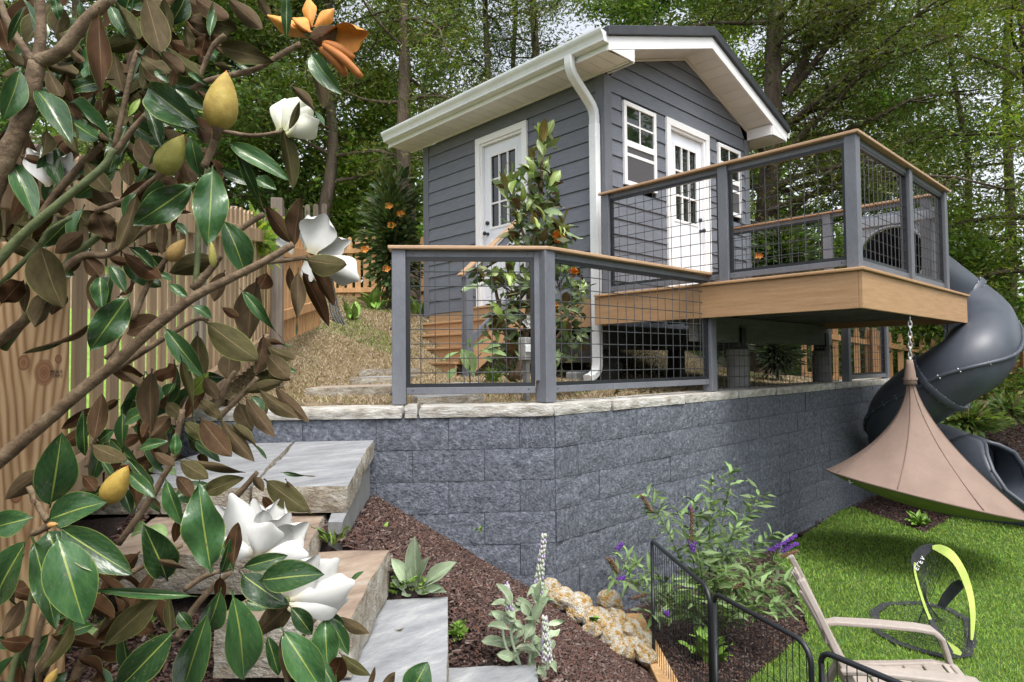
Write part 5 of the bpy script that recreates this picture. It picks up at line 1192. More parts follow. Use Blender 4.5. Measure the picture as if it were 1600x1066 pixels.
def leaf_mesh(name, mt_, prof, nu=10, bend=.0, fold=.12, wave=0, twist=0, seed=0, nv=4, wf=2):
    V = []; UV = []; r = random.Random(seed); ph = r.uniform(0, 6)
    for i in range(nu+1):
        t = i/nu
        for j in range(nv+1):
            v = 2*j/nv-1; w = prof(t)*.5; y = v*w; z = abs(v)**1.3*fold*w*2+bend*4*t*(1-t)*(1-.5*t)-.10*bend*math.sin(t*9+ph)+wave*math.sin(t*6.283*wf+ph+v*1.2)*abs(v)*.6+.02*math.sin(t*7+v*2.3+ph)*abs(v)
            a = twist*t; y, z = y*math.cos(a)-z*math.sin(a)*.4, z+y*math.sin(a)*.4
            V.append((t, y, z)); UV.append((j/nv, t))
    F = [(i*(nv+1)+j, (i+1)*(nv+1)+j, (i+1)*(nv+1)+j+1, i*(nv+1)+j+1) for i in range(nu) for j in range(nv)]
    me = bpy.data.meshes.new(name); me.from_pydata(V, [], F); me.materials.append(mt_); u = me.uv_layers.new(name='UVMap')
    for p in me.polygons:
        p.use_smooth = True
        for li in p.loop_indices: u.data[li].uv = UV[me.loops[li].vertex_index]
    return me
def p_mag(t): return .05 if t < .08 else max(.0, math.sin(math.pi*min(1, (t-.06)/.94)**.92))**.80
def p_lance(t): return max(.0, math.sin(math.pi*t**.75))**.9
def p_ear(t): return .09 if t < .1 else max(0, math.sin(math.pi*((t-.08)/.92)**1.05))**.7
VAR = [dict(bend=.12, fold=.20, wave=.10), dict(bend=.26, fold=.30, wave=.12), dict(bend=.14, fold=.14, wave=.26), dict(bend=.18, fold=.52, wave=.14), dict(bend=.16, fold=.24, twist=2.0, wave=.16), dict(bend=-.16, fold=-.16, wave=.18)]
def leaf_set(mt_, prof, nu=10, nv=4): return [leaf_mesh('leaf', Mt[mt_], prof, nu=nu, nv=nv, seed=i, wf=1+.5*(i % 4), **VAR[i]) for i in range(len(VAR))]
MAG = leaf_set('mag', p_mag, 14, 6); MAGF = leaf_set('mag_far', p_mag, 6, 2); MAGN = leaf_set('mag_new', p_mag, 6, 2)
EAR = leaf_set('ear', p_ear, 8); BUD = leaf_set('bud_leaf', p_lance, 6, 2); FRS = leaf_set('fresh', p_lance, 6, 2); SPR = leaf_set('sprout', p_ear, 8)
def put_leaf(par, meshes, base, tip, width, nrm, roll=0, var=None, name='leaf'):
    X = tip-base; L = X.length; x = X.normalized(); z = Vector(nrm); z = (z-x*z.dot(x))
    if z.length < 1e-4: z = x.orthogonal()
    z.normalize(); y = z.cross(x)
    if roll: c, s = math.cos(roll), math.sin(roll); y, z = y*c+z*s, z*c-y*s
    zs = max(width, L*.35)
    m = Matrix(((X.x, y.x*width, z.x*zs, base.x), (X.y, y.y*width, z.y*zs, base.y), (X.z, y.z*width, z.z*zs, base.z), (0, 0, 0, 1)))
    return inst(name, meshes[var] if var is not None else rng.choice(meshes), m, par)
# ------------------------------------------------------------------ the magnolia in the foreground
mag = thing('magnolia_tree', 'southern magnolia in the foreground with glossy leaves, brown undersides, buds and white flowers', 'tree', tuple(CW(-1.25, 1.2, -.8)))
DM, DL = 1.45, 1.18
def BR(pts, r0, r1, D=DM, mt_='mag_bark', name='branch'):
    P = [PD(p[0], p[1], p[2] if len(p) > 2 else D) for p in pts]; P = catmull(P, 5); n = len(P)
    R = [.86*(r0+(r1-r0)*i/(n-1))/FPX*D*(1+.10*noise.noise(Vector((i*.8, r0, D)))) for i in range(n)]
    MB().tube(P, R, 10).build(name, Mt[mt_], mag, smooth=True)
for pts, a, b, *k in (
    ([(-25, 330), (0, 265), (28, 205), (48, 145), (58, 98)], 19, 14, 1.3), ([(58, 98), (95, 80), (132, 35), (175, -5)], 13, 10, 1.3), ([(58, 105), (64, 50), (62, -10)], 10, 8, 1.35), ([(55, 100), (30, 65), (10, 30), (0, 0)], 8, 5, 1.32),
    ([(-20, 430), (30, 372), (100, 312), (160, 262), (178, 232)], 9, 6, 1.3, 'green_bark'), ([(0, 445), (20, 425), (60, 385), (75, 362), (110, 340)], 5, 4, 1.35, 'green_bark'),
    ([(-15, 545), (40, 500), (75, 460), (92, 428), (130, 400), (168, 398), (200, 378), (240, 350)], 9, 5, 1.42), ([(5, 545), (60, 470), (95, 430), (112, 402), (140, 380), (160, 365)], 8, 6, 1.44, 'green_bark'),
    ([(-20, 735), (60, 668), (130, 608), (180, 568), (240, 512), (300, 466), (350, 440), (405, 413), (458, 382)], 13, 6, 1.30), ([(175, 580), (215, 555), (262, 525), (305, 500), (325, 500)], 6, 4, 1.38), ([(208, 500), (230, 448), (252, 415), (268, 395)], 5, 4, 1.4),
    ([(305, 450), (309, 400), (312, 330), (325, 262)], 5, 5, 1.4, 'green_bark'), ([(318, 262), (330, 235), (342, 200)], 7, 6, 1.38), ([(302, 452), (330, 420), (345, 400)], 8, 5, 1.4), ([(180, 240), (205, 205), (228, 178)], 7, 4, 1.4), ([(178, 235), (195, 160), (207, 105), (215, 80)], 5, 4, 1.42),
    ([(150, 330), (200, 310), (240, 280), (256, 268)], 5, 4, 1.4), ([(60, 345), (90, 300), (130, 255), (162, 224)], 8, 6, 1.5), ([(300, 140), (322, 128), (360, 118), (400, 108), (440, 85), (470, 68)], 6, 5, 1.45), ([(310, 125), (322, 95), (335, 70), (352, 55)], 4, 5, 1.45), ([(345, 205), (395, 212), (440, 206)], 4, 3, 1.45),
    ([(395, 412), (440, 408), (480, 402)], 4, 4, 1.46), ([(355, 375), (385, 352), (412, 335)], 5, 5, 1.55), ([(185, 850), (232, 785), (255, 745), (270, 715), (285, 640)], 6, 5, 1.28), ([(330, 650), (345, 622), (358, 595), (368, 580)], 6, 4, 1.4), ([(340, 655), (365, 630), (390, 605), (402, 590)], 5, 4, 1.38), ([(195, 900), (240, 876), (284, 852)], 5, 4, 1.2),
    ([(288, 922), (322, 900), (362, 888)], 5, 4, 1.16), ([(275, 1000), (300, 955), (335, 915), (360, 895)], 6, 5, 1.18), ([(-10, 1400), (12, 1100), (30, 1010), (45, 950), (52, 915)], 5, 4, 1.15, 'green_bark'), ([(20, 1400), (40, 1100), (60, 990), (70, 955)], 7, 5, 1.18), ([(0, 1330), (45, 1100), (85, 1010), (115, 950)], 12, 9, 1.5), ([(60, 1330), (105, 1100), (140, 1010), (165, 980)], 9, 7, 1.5), ([(370, 775), (388, 755), (402, 738)], 6, 4, 1.3), ([(455, 1020), (480, 985), (502, 955)], 4, 3, 1.25), ([(45, 760), (60, 790), (75, 815)], 5, 6, 1.12), ([(88, 812), (70, 825), (50, 835)], 7, 6, 1.12), ([(135, 730), (142, 700), (150, 680)], 4, 3, 1.3), ([(165, 560), (178, 545), (190, 520)], 4, 3, 1.32)):
    BR(pts, a, b, k[0] if k else DM, k[1] if len(k) > 1 else 'mag_bark')
MB().tube(catmull([CW(-1.22, 1.34, -.95), PD(-70, 760, 1.33), PD(-48, 520, 1.31), PD(-25, 330, 1.3)], 5), [.045-.0015*i for i in range(16)], 12).build('trunk', Mt['mag_bark'], mag, smooth=True)
# leaf list: base x y, tip x y, apparent width (px), side, variant, depth
LEAVES = """155 10 160 168 50 b 4 1.25;32 105 4 190 36 g 1 1.28;55 138 112 226 40 g 1 1.3;42 5 12 70 12 g 0 1.28;85 -8 92 32 16 g 2 1.4;98 8 86 52 32 b 0 1.42;105 72 132 97 14 b 3 1.38;74 105 96 152 24 b 1 1.45;104 118 126 192 28 b 2 1.46;172 8 200 62 22 g 1 1.45;216 62 158 78 30 b 0 1.44;178 78 192 145 32 b 1 1.5;165 158 204 198 32 b 2 1.48;4 78 38 104 20 b 0 1.5;0 118 32 108 20 b 1 1.45
225 -14 252 84 44 b 0 1.3;255 -6 266 50 20 b 1 1.38;292 -12 266 40 30 g 1 1.42;182 2 216 62 24 b 3 1.42;288 32 352 44 32 b 2 1.5;328 62 334 -4 20 g 4 1.4;300 -6 358 30 32 b 0 1.46;352 -6 410 46 28 b 1 1.48;400 -8 423 28 16 b 0 1.5;290 38 296 80 20 b 3 1.46;322 52 312 90 26 b 2 1.48;340 72 428 96 34 b 5 1.46;330 98 372 114 16 b 4 1.47;366 98 404 114 18 g 1 1.5;256 68 312 118 28 b 1 1.44;248 78 288 114 28 b 0 1.42;214 84 268 116 30 b 2 1.4;240 108 264 130 14 g 0 1.38;268 136 272 108 14 b 0 1.36
320 204 230 136 56 g 3 1.30;292 112 338 142 14 g 4 1.35;270 136 326 172 24 g 1 1.4;200 182 219 154 11 y 0 1.35;228 165 252 234 24 g 3 1.36;298 212 312 276 28 g 1 1.42;214 212 248 268 38 b 0 1.45;282 246 302 288 28 b 1 1.44;246 268 278 292 20 b 2 1.4;202 293 200 250 22 b 0 1.4;304 286 208 352 52 g 2 1.26;332 258 325 384 54 g 2 1.28;352 222 452 282 32 g 0 1.36;340 262 398 290 20 g 0 1.42;394 280 432 297 22 g 1 1.44;364 226 420 346 26 g 4 1.36;346 340 386 434 46 g 1 1.33;215 300 184 392 34 b 3 1.34;214 300 196 345 22 g 1 1.36;256 342 252 398 20 b 0 1.4;274 348 294 368 14 g 0 1.42
440 195 458 295 28 b 1 1.44;458 384 415 321 26 b 1 1.46;460 388 470 308 30 b 3 1.44;474 405 542 414 42 n 0 1.40;466 418 462 524 34 b 4 1.42;470 420 514 510 26 b 1 1.43;484 412 522 478 24 b 3 1.42;452 415 458 462 14 b 1 1.46;418 425 404 452 30 b 0 1.5;402 434 386 538 46 b 1 1.44;374 450 443 532 28 g 4 1.36
18 250 56 342 36 g 0 1.32;98 158 176 222 22 g 3 1.36;130 250 172 302 32 b 0 1.48;145 285 182 322 32 b 1 1.5;150 326 172 374 42 b 2 1.4;72 300 112 332 32 b 1 1.5;118 328 142 352 30 b 0 1.5;22 352 68 352 16 b 0 1.42;0 368 62 398 34 b 2 1.4;132 362 86 396 30 t 0 1.42;62 380 98 482 62 b 0 1.30;0 478 36 438 36 b 2 1.34;42 440 38 488 16 b 0 1.36;84 448 54 512 32 b 3 1.36;98 452 80 492 30 b 0 1.4;142 506 34 552 18 b 4 1.26;204 458 140 548 50 g 2 1.24;150 424 148 486 28 b 0 1.35;156 430 160 486 26 g 3 1.32;170 412 196 458 22 g 1 1.38;128 398 158 432 28 b 0 1.42;168 402 204 412 16 b 1 1.4
198 384 242 422 20 g 3 1.36;188 392 252 436 30 b 1 1.38;234 398 256 424 28 g 0 1.42;336 402 264 426 36 b 0 1.44;262 443 296 468 16 g 1 1.38;248 428 270 438 13 g 0 1.4;258 498 198 520 38 b 5 1.4;254 508 318 590 32 g 1 1.28;308 518 316 602 32 b 1 1.4;318 500 404 564 50 b 0 1.3;298 478 332 499 18 g 1 1.36;345 480 374 497 15 b 0 1.44;352 422 334 472 26 n 1 1.45;360 545 356 592 36 b 0 1.42;412 522 400 584 32 b 3 1.40;408 532 458 544 16 b 4 1.42;414 538 462 562 20 b 1 1.41;416 552 452 592 32 n 0 1.38;414 578 454 594 18 b 2 1.4;438 575 464 582 11 g 0 1.4;398 586 438 602 28 b 5 1.42;378 614 442 596 20 b 0 1.34;402 606 468 654 26 b 1 1.32;428 602 484 660 24 b 1 1.33;382 618 430 684 26 b 1 1.3;372 628 394 674 32 b 0 1.34;392 618 412 646 20 g 0 1.36;398 618 416 648 18 n 1 1.4
342 652 398 722 28 b 1 1.28;358 658 416 718 24 b 4 1.29;312 652 362 714 40 b 0 1.26;308 622 348 656 20 b 2 1.32;238 576 236 680 36 b 1 1.24;188 580 232 608 14 b 0 1.3;238 638 194 662 26 g 0 1.3;268 648 234 684 28 b 1 1.3;238 652 222 684 18 b 0 1.28;282 556 306 672 24 b 4 1.26;326 582 300 618 26 y 0 1.38;318 588 342 624 22 b 1 1.36;284 656 324 690 22 b 2 1.28;260 628 286 652 24 b 0 1.34;273 714 274 677 18 g 3 1.22;278 718 326 748 28 b 0 1.22;290 716 384 738 20 b 4 1.24;238 706 274 728 16 b 0 1.25;214 704 264 690 18 g 1 1.28;302 688 344 722 20 g 0 1.3;194 712 242 770 16 g 0 1.22
134 718 130 640 17 g 3 1.24;146 692 160 615 30 b 1 1.24;140 694 198 720 30 b 0 1.2;154 690 178 672 22 g 0 1.28;158 718 178 748 12 g 0 1.26;78 794 96 676 60 g 0 1.06;74 814 166 784 58 g 0 1.08;88 822 208 898 54 g 0 1.04;88 834 132 976 74 g 1 1.02;50 838 88 984 40 g 2 1.06;46 838 -14 950 62 g 0 1.04;54 808 -16 826 44 g 0 1.06;70 736 8 780 36 b 0 1.14;60 766 50 788 20 b 0 1.12;74 828 98 876 52 g 1 1.12;128 742 150 768 22 b 0 1.2
331 895 310 758 64 g 2 1.02;262 908 224 820 50 g 3 1.1;258 746 284 820 26 g 3 1.14;198 738 243 778 22 g 0 1.2;188 756 206 804 20 g 1 1.2;318 772 380 746 30 b 5 1.2;274 742 302 778 24 b 0 1.2;228 868 302 892 16 b 4 1.08;276 812 272 848 16 b 0 1.16;310 932 148 922 16 g 0 1.06;158 1012 248 930 44 b 5 1.08;276 982 182 1080 54 g 0 1.0;328 948 284 1086 52 g 1 1.0;344 898 328 990 28 n 4 1.06;346 918 322 990 40 g 1 1.04;362 922 382 1062 60 g 1 1.0;278 955 300 984 22 g 1 1.12;2 995 36 938 28 b 0 1.06;-4 1000 48 1004 28 b 1 1.1;18 1010 54 998 14 b 0 1.1;264 928 268 994 16 b 1 1.14
376 888 450 868 27 g 0 1.08;404 908 506 897 52 g 0 1.04;374 892 450 946 48 g 5 1.02;452 946 402 992 42 n 2 1.06;452 946 488 992 30 g 1 1.12;382 940 416 952 26 g 0 1.1;438 980 506 1084 54 g 1 1.0;442 985 450 1075 24 n 3 .99;416 990 436 1056 24 g 3 1.04;508 962 512 1050 44 g 3 1.14;510 962 545 1024 24 g 1 1.16;504 958 538 976 17 g 0 1.16;528 962 578 990 20 b 1 1.17;530 1020 580 1056 20 b 1 1.1;514 1078 534 1026 34 b 0 1.05;498 1032 524 1076 24 g 1 1.06;588 1078 618 1050 18 b 1 1.0;574 1078 586 1042 10 b 0 1.0;638 1090 668 1034 50 g 0 .95;548 908 568 893 9 g 0 1.3
412 748 482 800 38 n 0 1.26;446 748 488 804 20 b 1 1.27;438 738 494 744 10 g 4 1.26;364 886 372 816 27 b 3 1.1;344 898 360 842 16 g 1 1.12;366 898 340 838 20 g 0 1.14;410 775 432 800 16 b 0 1.28;395 745 412 768 16 b 1 1.28"""
viewd = Vector(FA)
for ln in LEAVES.replace('\n', ';').split(';'):
    a = ln.split()
    if len(a) < 9: a = a
    bx, by, tx, ty, w = (float(v) for v in a[:5]); side = a[5]; var = int(a[6]); D = float(a[7])
    L = math.hypot(tx-bx, ty-by); dd = rng.uniform(-.35, .35)*L/FPX*D
    b0 = PD(bx, by, D); t0 = PD(tx, ty, D+dd); mid = ((b0+t0)/2).normalized()
    nrm = -mid if side in 'gy' else mid
    if side == 'n': nrm = mid
    ms = MAG if side in 'gbnt' else MAGN
    put_leaf(mag, ms, b0, t0, w/FPX*D*.95, nrm+Vector((0, 0, .25 if side in 'gy' else -.15)), rng.uniform(-.35, .35), var)
# unplaced leaves deeper in the crown
for k in range(88):
    if k >= 52: x, y = rng.uniform(-30, 300), rng.uniform(-30, 330)
    elif k < 34: x, y = rng.uniform(-20, 330), rng.uniform(-20, 420)
    elif k < 42: x, y = rng.uniform(130, 330), rng.uniform(580, 760)
    else: x, y = rng.uniform(-20, 260), rng.uniform(850, 1060)
    if k < 34 and 160 < x < 330 and 190 < y < 330 and rng.random() < .7: x -= 150
    D = rng.uniform(1.2, 1.45) if 42 <= k < 52 else rng.uniform(1.46, 1.55); L = rng.uniform(60, 95); a = rng.uniform(.2, 2.9)
    b0 = PD(x, y, D); t0 = PD(x+L*math.cos(a), y+L*math.sin(a), D+rng.uniform(-.05, .05))
    put_leaf(mag, MAG, b0, t0, rng.uniform(22, 36)/FPX*D, (-viewd if rng.random() < .5 else viewd), rng.uniform(-.7, .7))
mV = []; mF = []; mU = []     # small leaves deep inside, past the ones that can be picked apart
for k in range(170):
    z_ = rng.random()
    if z_ < .7: x, y = rng.uniform(-40, 345), rng.uniform(-40, 430); y = y if x < 230 else y*.62; D = rng.uniform(1.56, 1.78)
    elif z_ < .85: x, y = rng.uniform(140, 330), rng.uniform(560, 740); D = rng.uniform(1.4, 1.6)
    else: x, y = rng.uniform(-20, 250), rng.uniform(880, 1070); D = rng.uniform(1.3, 1.5)
    L = rng.uniform(45, 85); a = rng.uniform(0, 3.14); b0 = PD(x, y, D); t0 = PD(x+L*math.cos(a), y+L*math.sin(a), D+rng.uniform(-.06, .06)); X = t0-b0; xx = X.normalized(); zn = Vector(FA)*(-1 if rng.random() < .35 else 1)+Vector((rng.uniform(-.6, .6), rng.uniform(-.6, .6), rng.uniform(-.5, .5))); zn = (zn-xx*zn.dot(xx)).normalized(); yy = zn.cross(xx); w = rng.uniform(18, 32)/FPX*D
    me = rng.choice(MAG); n0 = len(mV); mV += [tuple(b0+X*v.co.x+yy*(w*v.co.y)+zn*(max(w, X.length*.35)*v.co.z)) for v in me.vertices]; mF += [tuple(i+n0 for i in p.vertices) for p in me.polygons]; ul = me.uv_layers[0].data; mU += [tuple(ul[li].uv) for p in me.polygons for li in p.loop_indices]
me = bpy.data.meshes.new('inner_leaves'); me.from_pydata(mV, [], mF); me.materials.append(Mt['mag']); u = me.uv_layers.new(name='UVMap'); u.data.foreach_set('uv', [c for q_ in mU for c in q_]); me.polygons.foreach_set('use_smooth', [True]*len(me.polygons))
link(bpy.data.objects.new('inner_leaves', me), mag)['kind'] = 'stuff'
# buds
Mt['orange_petal2'] = mat('rusty_tip', [(.3, (.30, .09, .02)), (.7, (.42, .16, .03))], 40, rough=.8)
def bud(par, x0, y0, x1, y1, w, D, stops, nm='bud'):
    key = 'bud_'+nm+str(stops[0][1])
    if key not in Mt: Mt[key] = mat('bud_scale', stops, 40, rough=.75, bump=.5, bscale=300, bdist=.002, fine=.3)
    a, b = PD(x0, y0, D), PD(x1, y1, D); R = w/2/FPX*D
    pr = [(0, .22), (.04, .45), (.12, .78), (.25, .98), (.38, 1.), (.52, .93), (.66, .76), (.80, .52), (.92, .25), (1, .02)]
    ob = MB().tube([a.lerp(b, t) for t, r_ in pr], [R*r_ for t, r_ in pr], 18).build('bud', Mt[key], par, smooth=True)
    if w > 30:
        MB().tube([a.lerp(b, -.16), a.lerp(b, -.02), a.lerp(b, .04)], [R*.22, R*.26, R*.42], 10).build('stalk', Mt['mag_bark'], ob, smooth=True)
        MB().tube([a.lerp(b, .90), a.lerp(b, .97), a.lerp(b, 1.01)], [R*.21, R*.12, R*.02], 8).build('bud_tip', Mt['orange_petal2'], ob, smooth=True)
bud(mag, 340, 203, 354, 111, 51, 1.34, [(.3, (.30, .20, .04)), (.5, (.40, .29, .06)), (.7, (.46, .36, .09))]); bud(mag, 250, 272, 287, 211, 40, 1.36, [(.3, (.20, .18, .035)), (.5, (.28, .26, .05)), (.7, (.34, .32, .08))]); bud(mag, 165, 786, 200, 728, 37, 1.16, [(.3, (.30, .19, .03)), (.5, (.40, .27, .045)), (.7, (.44, .32, .07))])
bud(mag, 264, 408, 288, 374, 24, 1.4, [(.3, (.34, .2, .06)), (.7, (.4, .27, .09))]); bud(mag, 72, 1072, 90, 1044, 15, 1.1, [(.3, (.44, .27, .06)), (.7, (.5, .33, .09))]); bud(mag, 74, 821, 91, 819, 9, 1.04, [(.3, (.45, .22, .06)), (.7, (.5, .27, .09))]); bud(mag, 334, 418, 330, 376, 12, 1.36, [(.3, (.42, .38, .09)), (.7, (.48, .44, .13))])
bud(mag, 226, 1000-35, 222, 940, 8, 1.2, [(.3, (.3, .22, .08)), (.7, (.36, .28, .1))])
# flowers
def petal_mat(name, a, b, base, rough=.5):
    t = NT(name); v = t.coords(); uvn = t.new('UVMap', uv_map='UVMap'); sp = t.new('SeparateXYZ'); t.link(uvn.outputs[0], sp.inputs[0])
    c = t.ramp(t.noise(v, 4, 4), [(.3, a), (.7, b)]); g = t.new('MapRange'); g.inputs['From Min'].default_value = .0; g.inputs['From Max'].default_value = .28; t.link(sp.outputs[1], g.inputs['Value'])
    t.link(t.mix(g.outputs[0], base, c), t.b.inputs['Base Color']); t.b.inputs['Roughness'].default_value = rough; t.b.inputs['Subsurface Weight'].default_value = .15; t.b.inputs['Subsurface Scale'].default_value = .01; t.b.inputs['Subsurface Radius'].default_value = (1, .9, .7)
    return t.m
Mt['petal'] = petal_mat('white_petal', (.50, .50, .475), (.57, .57, .55), (.44, .39, .24)); Mt['cream'] = petal_mat('cream_petal', (.78, .78, .62), (.84, .84, .72), (.55, .55, .25)); Mt['orange_petal'] = petal_mat('wilted_orange_petal', (.58, .22, .035), (.72, .33, .06), (.42, .15, .03), .65)
def p_petal(t): return max(.12, math.sin(math.pi*(.05+.90*t)**1.6))**.6
def petal_mesh(mt_, cup, curl, seed):
    V = []; UV = []; nu, nv = 12, 8; r = random.Random(seed); ph = r.uniform(0, 6)
    for i in range(nu+1):
        t = i/nu
        for j in range(nv+1):
            v = 2*j/nv-1; w = p_petal(t)*.5; V.append((t-.20*v*v*t**3, v*w, cup*(v*v)*w*1.5+cup*.9*(t-.45)**2+curl*t**3+.035*math.sin(t*5+v*2+ph))); UV.append((j/nv, t))
    F = [(i*(nv+1)+j, (i+1)*(nv+1)+j, (i+1)*(nv+1)+j+1, i*(nv+1)+j+1) for i in range(nu) for j in range(nv)]
    me = bpy.data.meshes.new('petal'); me.from_pydata(V, [], F); me.materials.append(Mt[mt_]); u = me.uv_layers.new(name='UVMap')
    for p in me.polygons:
        p.use_smooth = True
        for li in p.loop_indices: u.data[li].uv = UV[me.loops[li].vertex_index]
    return me
PW = [petal_mesh('petal', .35+.12*i, -.12*i, i) for i in range(3)]; PC = [petal_mesh('cream', .5, .1*i, 5+i) for i in range(2)]; PO = [petal_mesh('orange_petal', .45, .1, 8), petal_mesh('orange_petal', 1.6, 0, 9), petal_mesh('orange_petal', .3, .35, 10)]
def flower(meshes, pet, label=None):
    c = MB(); x0, y0, D = pet[0][0], pet[0][1], pet[0][5]; p = PD(x0, y0, D+.005); c.tube([p-Vector((0, 0, .004)), p, p+Vector((0, 0, .008))], [.004, .007, .004], 8); o = c.build('flower', Mt['green_bark'], mag, smooth=True)
    for bx, by, tx, ty, w, D, flip in pet:
        b0, t0 = PD(bx, by, D), PD(tx, ty, D+rng.uniform(-.015, .015)); n = -((b0+t0)/2).normalized()*(1 if flip else -1)
        put_leaf(o, meshes, b0, t0, w/FPX*D*.94, n, rng.uniform(-.3, .3), None, 'petal')
flower(PW, [(400, 864, 360, 770, 52, 1.20, 0), (404, 864, 336, 790, 44, 1.235, 1), (410, 862, 396, 780, 50, 1.24, 1), (412, 862, 440, 780, 60, 1.25, 1), (414, 866, 482, 816, 54, 1.22, 1), (408, 870, 481, 868, 46, 1.185, 0), (402, 872, 424, 818, 62, 1.175, 0), (398, 866, 352, 842, 44, 1.19, 0), (410, 866, 455, 800, 50, 1.235, 1)])
flower(PW, [(448, 940, 558, 910, 60, 1.13, 0), (452, 944, 530, 872, 52, 1.15, 0), (446, 940, 502, 867, 56, 1.16, 1), (448, 950, 545, 936, 50, 1.12, 0), (450, 946, 520, 955, 36, 1.125, 0)])
flower(PW, [(488, 396, 508, 334, 62, 1.455, 1), (478, 388, 482, 336, 36, 1.46, 0), (490, 394, 549, 376, 34, 1.47, 1), (494, 402, 562, 438, 52, 1.44, 0), (478, 404, 486, 440, 28, 1.45, 0), (456, 398, 440, 366, 32, 1.48, 1)])
flower(PC, [(440, 206, 480, 150, 48, 1.45, 0), (446, 210, 497, 188, 44, 1.44, 0), (438, 205, 448, 152, 40, 1.455, 0), (444, 208, 490, 168, 46, 1.445, 0)])
flower(PO, [(480, 55, 413, 20, 28, 1.45, 0), (482, 52, 452, 28, 22, 1.44, 0), (486, 42, 478, -10, 24, 1.46, 0), (492, 42, 522, 12, 24, 1.45, 0), (500, 62, 577, 48, 48, 1.44, 1)])
fo = MB().tube([PD(492, 60, 1.45), PD(500, 70, 1.45)], .01, 8).build('flower', Mt['green_bark'], mag)
for bx, by, tx, ty, w, D in ((503, 66, 553, 92, 14, 1.44), (505, 70, 565, 121, 13, 1.43), (500, 74, 541, 118, 15, 1.445), (498, 72, 533, 102, 12, 1.452), (503, 72, 556, 112, 11, 1.45)):
    P = catmull([PD(bx, by, D), PD((bx+tx)/2+2, (by+ty)/2-3, D-.01), PD(tx, ty, D)], 4); MB().tube(P, [w/2/FPX*D*k for k in (.5, .8, .95, 1, 1.05, 1.0, .95, .9, .7)], 10).build('petal', Mt['orange_petal'], fo, smooth=True)
put_leaf(mag, MAG, PD(482, 62, 1.425), PD(527, 44, 1.42), 42/FPX*1.43, Vector(FA), 0, 0); put_leaf(mag, MAG, PD(448, 66, 1.42), PD(448, -8, 1.42), 16/FPX*1.42, -Vector(FA), .3, 3); put_leaf(mag, MAG, PD(482, 78, 1.44), PD(506, 170, 1.43), 26/FPX*1.44, Vector(FA), .2, 1); put_leaf(mag, MAG, PD(484, 80, 1.43), PD(534, 148, 1.42), 30/FPX*1.44, -Vector(FA), .3, 1); put_leaf(mag, MAG, PD(450, 205, 1.42), PD(468, 158, 1.41), 12/FPX*1.43, Vector(FA), .2, 1); put_leaf(mag, MAG, PD(452, 130, 1.42), PD(506, 196, 1.41), 22/FPX*1.43, Vector(FA), .3, 4)
flower(PW, [(78, 292, 44, 232, 34, 1.54, 1), (82, 288, 74, 230, 28, 1.53, 0), (92, 288, 112, 238, 28, 1.54, 1), (90, 292, 122, 258, 24, 1.55, 0)])
# ------------------------------------------------------------------ young magnolia by the house
sap = thing('magnolia_sapling', 'young multi-stemmed magnolia growing against the cottage behind the low grey fence', 'small tree', tuple(PZ(805, 592, -.18)))
DS = 5.55
for pts, r0, r1 in (([(805, 592), (818, 545), (826, 480), (832, 400), (842, 320), (850, 225)], 7, 2), ([(800, 592), (795, 540), (780, 480), (770, 430)], 5, 2), ([(808, 592), (835, 560), (868, 530), (895, 490)], 5, 2), ([(826, 480), (852, 430), (878, 370)], 3, 1.5), ([(832, 400), (812, 350), (800, 300)], 3, 1.5), ([(803, 592), (790, 570), (775, 540)], 3, 1.5), ([(812, 592), (840, 575), (880, 560)], 3, 1.5)):
    P = catmull([PD(x, y, DS) for x, y in pts], 4); n = len(P); MB().tube(P, [(r0+(r1-r0)*i/(n-1))/FPX*DS for i in range(n)], 6).build('stem', Mt['mag_bark'], sap, smooth=True)
CL = [(850, 228, 20, 8), (838, 268, 26, 12), (798, 300, 24, 10), (852, 305, 26, 14), (815, 335, 30, 16), (850, 350, 28, 16), (880, 362, 16, 8), (812, 380, 30, 14), (852, 392, 26, 10), (758, 438, 24, 10), (795, 440, 34, 18), (838, 440, 24, 12), (880, 425, 24, 12), (905, 455, 18, 8), (790, 490, 30, 14), (826, 500, 20, 10), (885, 490, 26, 12), (775, 530, 24, 10), (895, 535, 24, 12), (810, 545, 22, 8), (868, 560, 26, 10), (790, 572, 20, 8)]
for cx, cy, rr, n in CL:
    cD = DS+rng.uniform(-.12, .12)
    for k in range(n):
        a = rng.uniform(0, 6.283); q_ = rng.random()**.6*rr*.85; bx, by = cx+q_*math.cos(a)*.55, cy+q_*math.sin(a)*.9
        up_ = rng.uniform(-1.1, .9); az = a+rng.uniform(-.6, .6); L = rng.uniform(.14, .20); d = Vector((math.cos(az), math.sin(az), up_*.8)).normalized()
        top_ = rng.random() < .2 or (cy < 290 or (cx, cy) in ((798, 300), (880, 362), (905, 455))) and rng.random() < .6
        if top_: d = (d*.5+Vector((0, 0, .9))).normalized()
        b0 = PD(bx, by, cD+rng.uniform(-.16, .16)); put_leaf(sap, MAGN if top_ else MAGF, b0, b0+d*L, L*rng.uniform(.34, .46), Vector((rng.uniform(-.5, .5), rng.uniform(-.5, .5), 1))-Vector(FA)*.5, rng.uniform(-.5, .5))
Pl = []
for cx, cy, rr, n in CL:
    for k in range(n*2):
        a = rng.uniform(0, 6.283); q_ = rng.random()**.6*rr*1.15; Pl.append(tuple(PD(cx+q_*math.cos(a)*.8, cy+q_*math.sin(a), DS+rng.gauss(0, .10))))
V, Q, T = leaf_cloud(np.array(Pl), np.random.default_rng(3).integers(0, 60, len(Pl)), .062, .40, (.12, .17, .08), 41); link(bpy.data.objects.new('leaf_mass', fast('leaf_mass', V, Q, Mt['leafmass'], T)), sap)['kind'] = 'stuff'
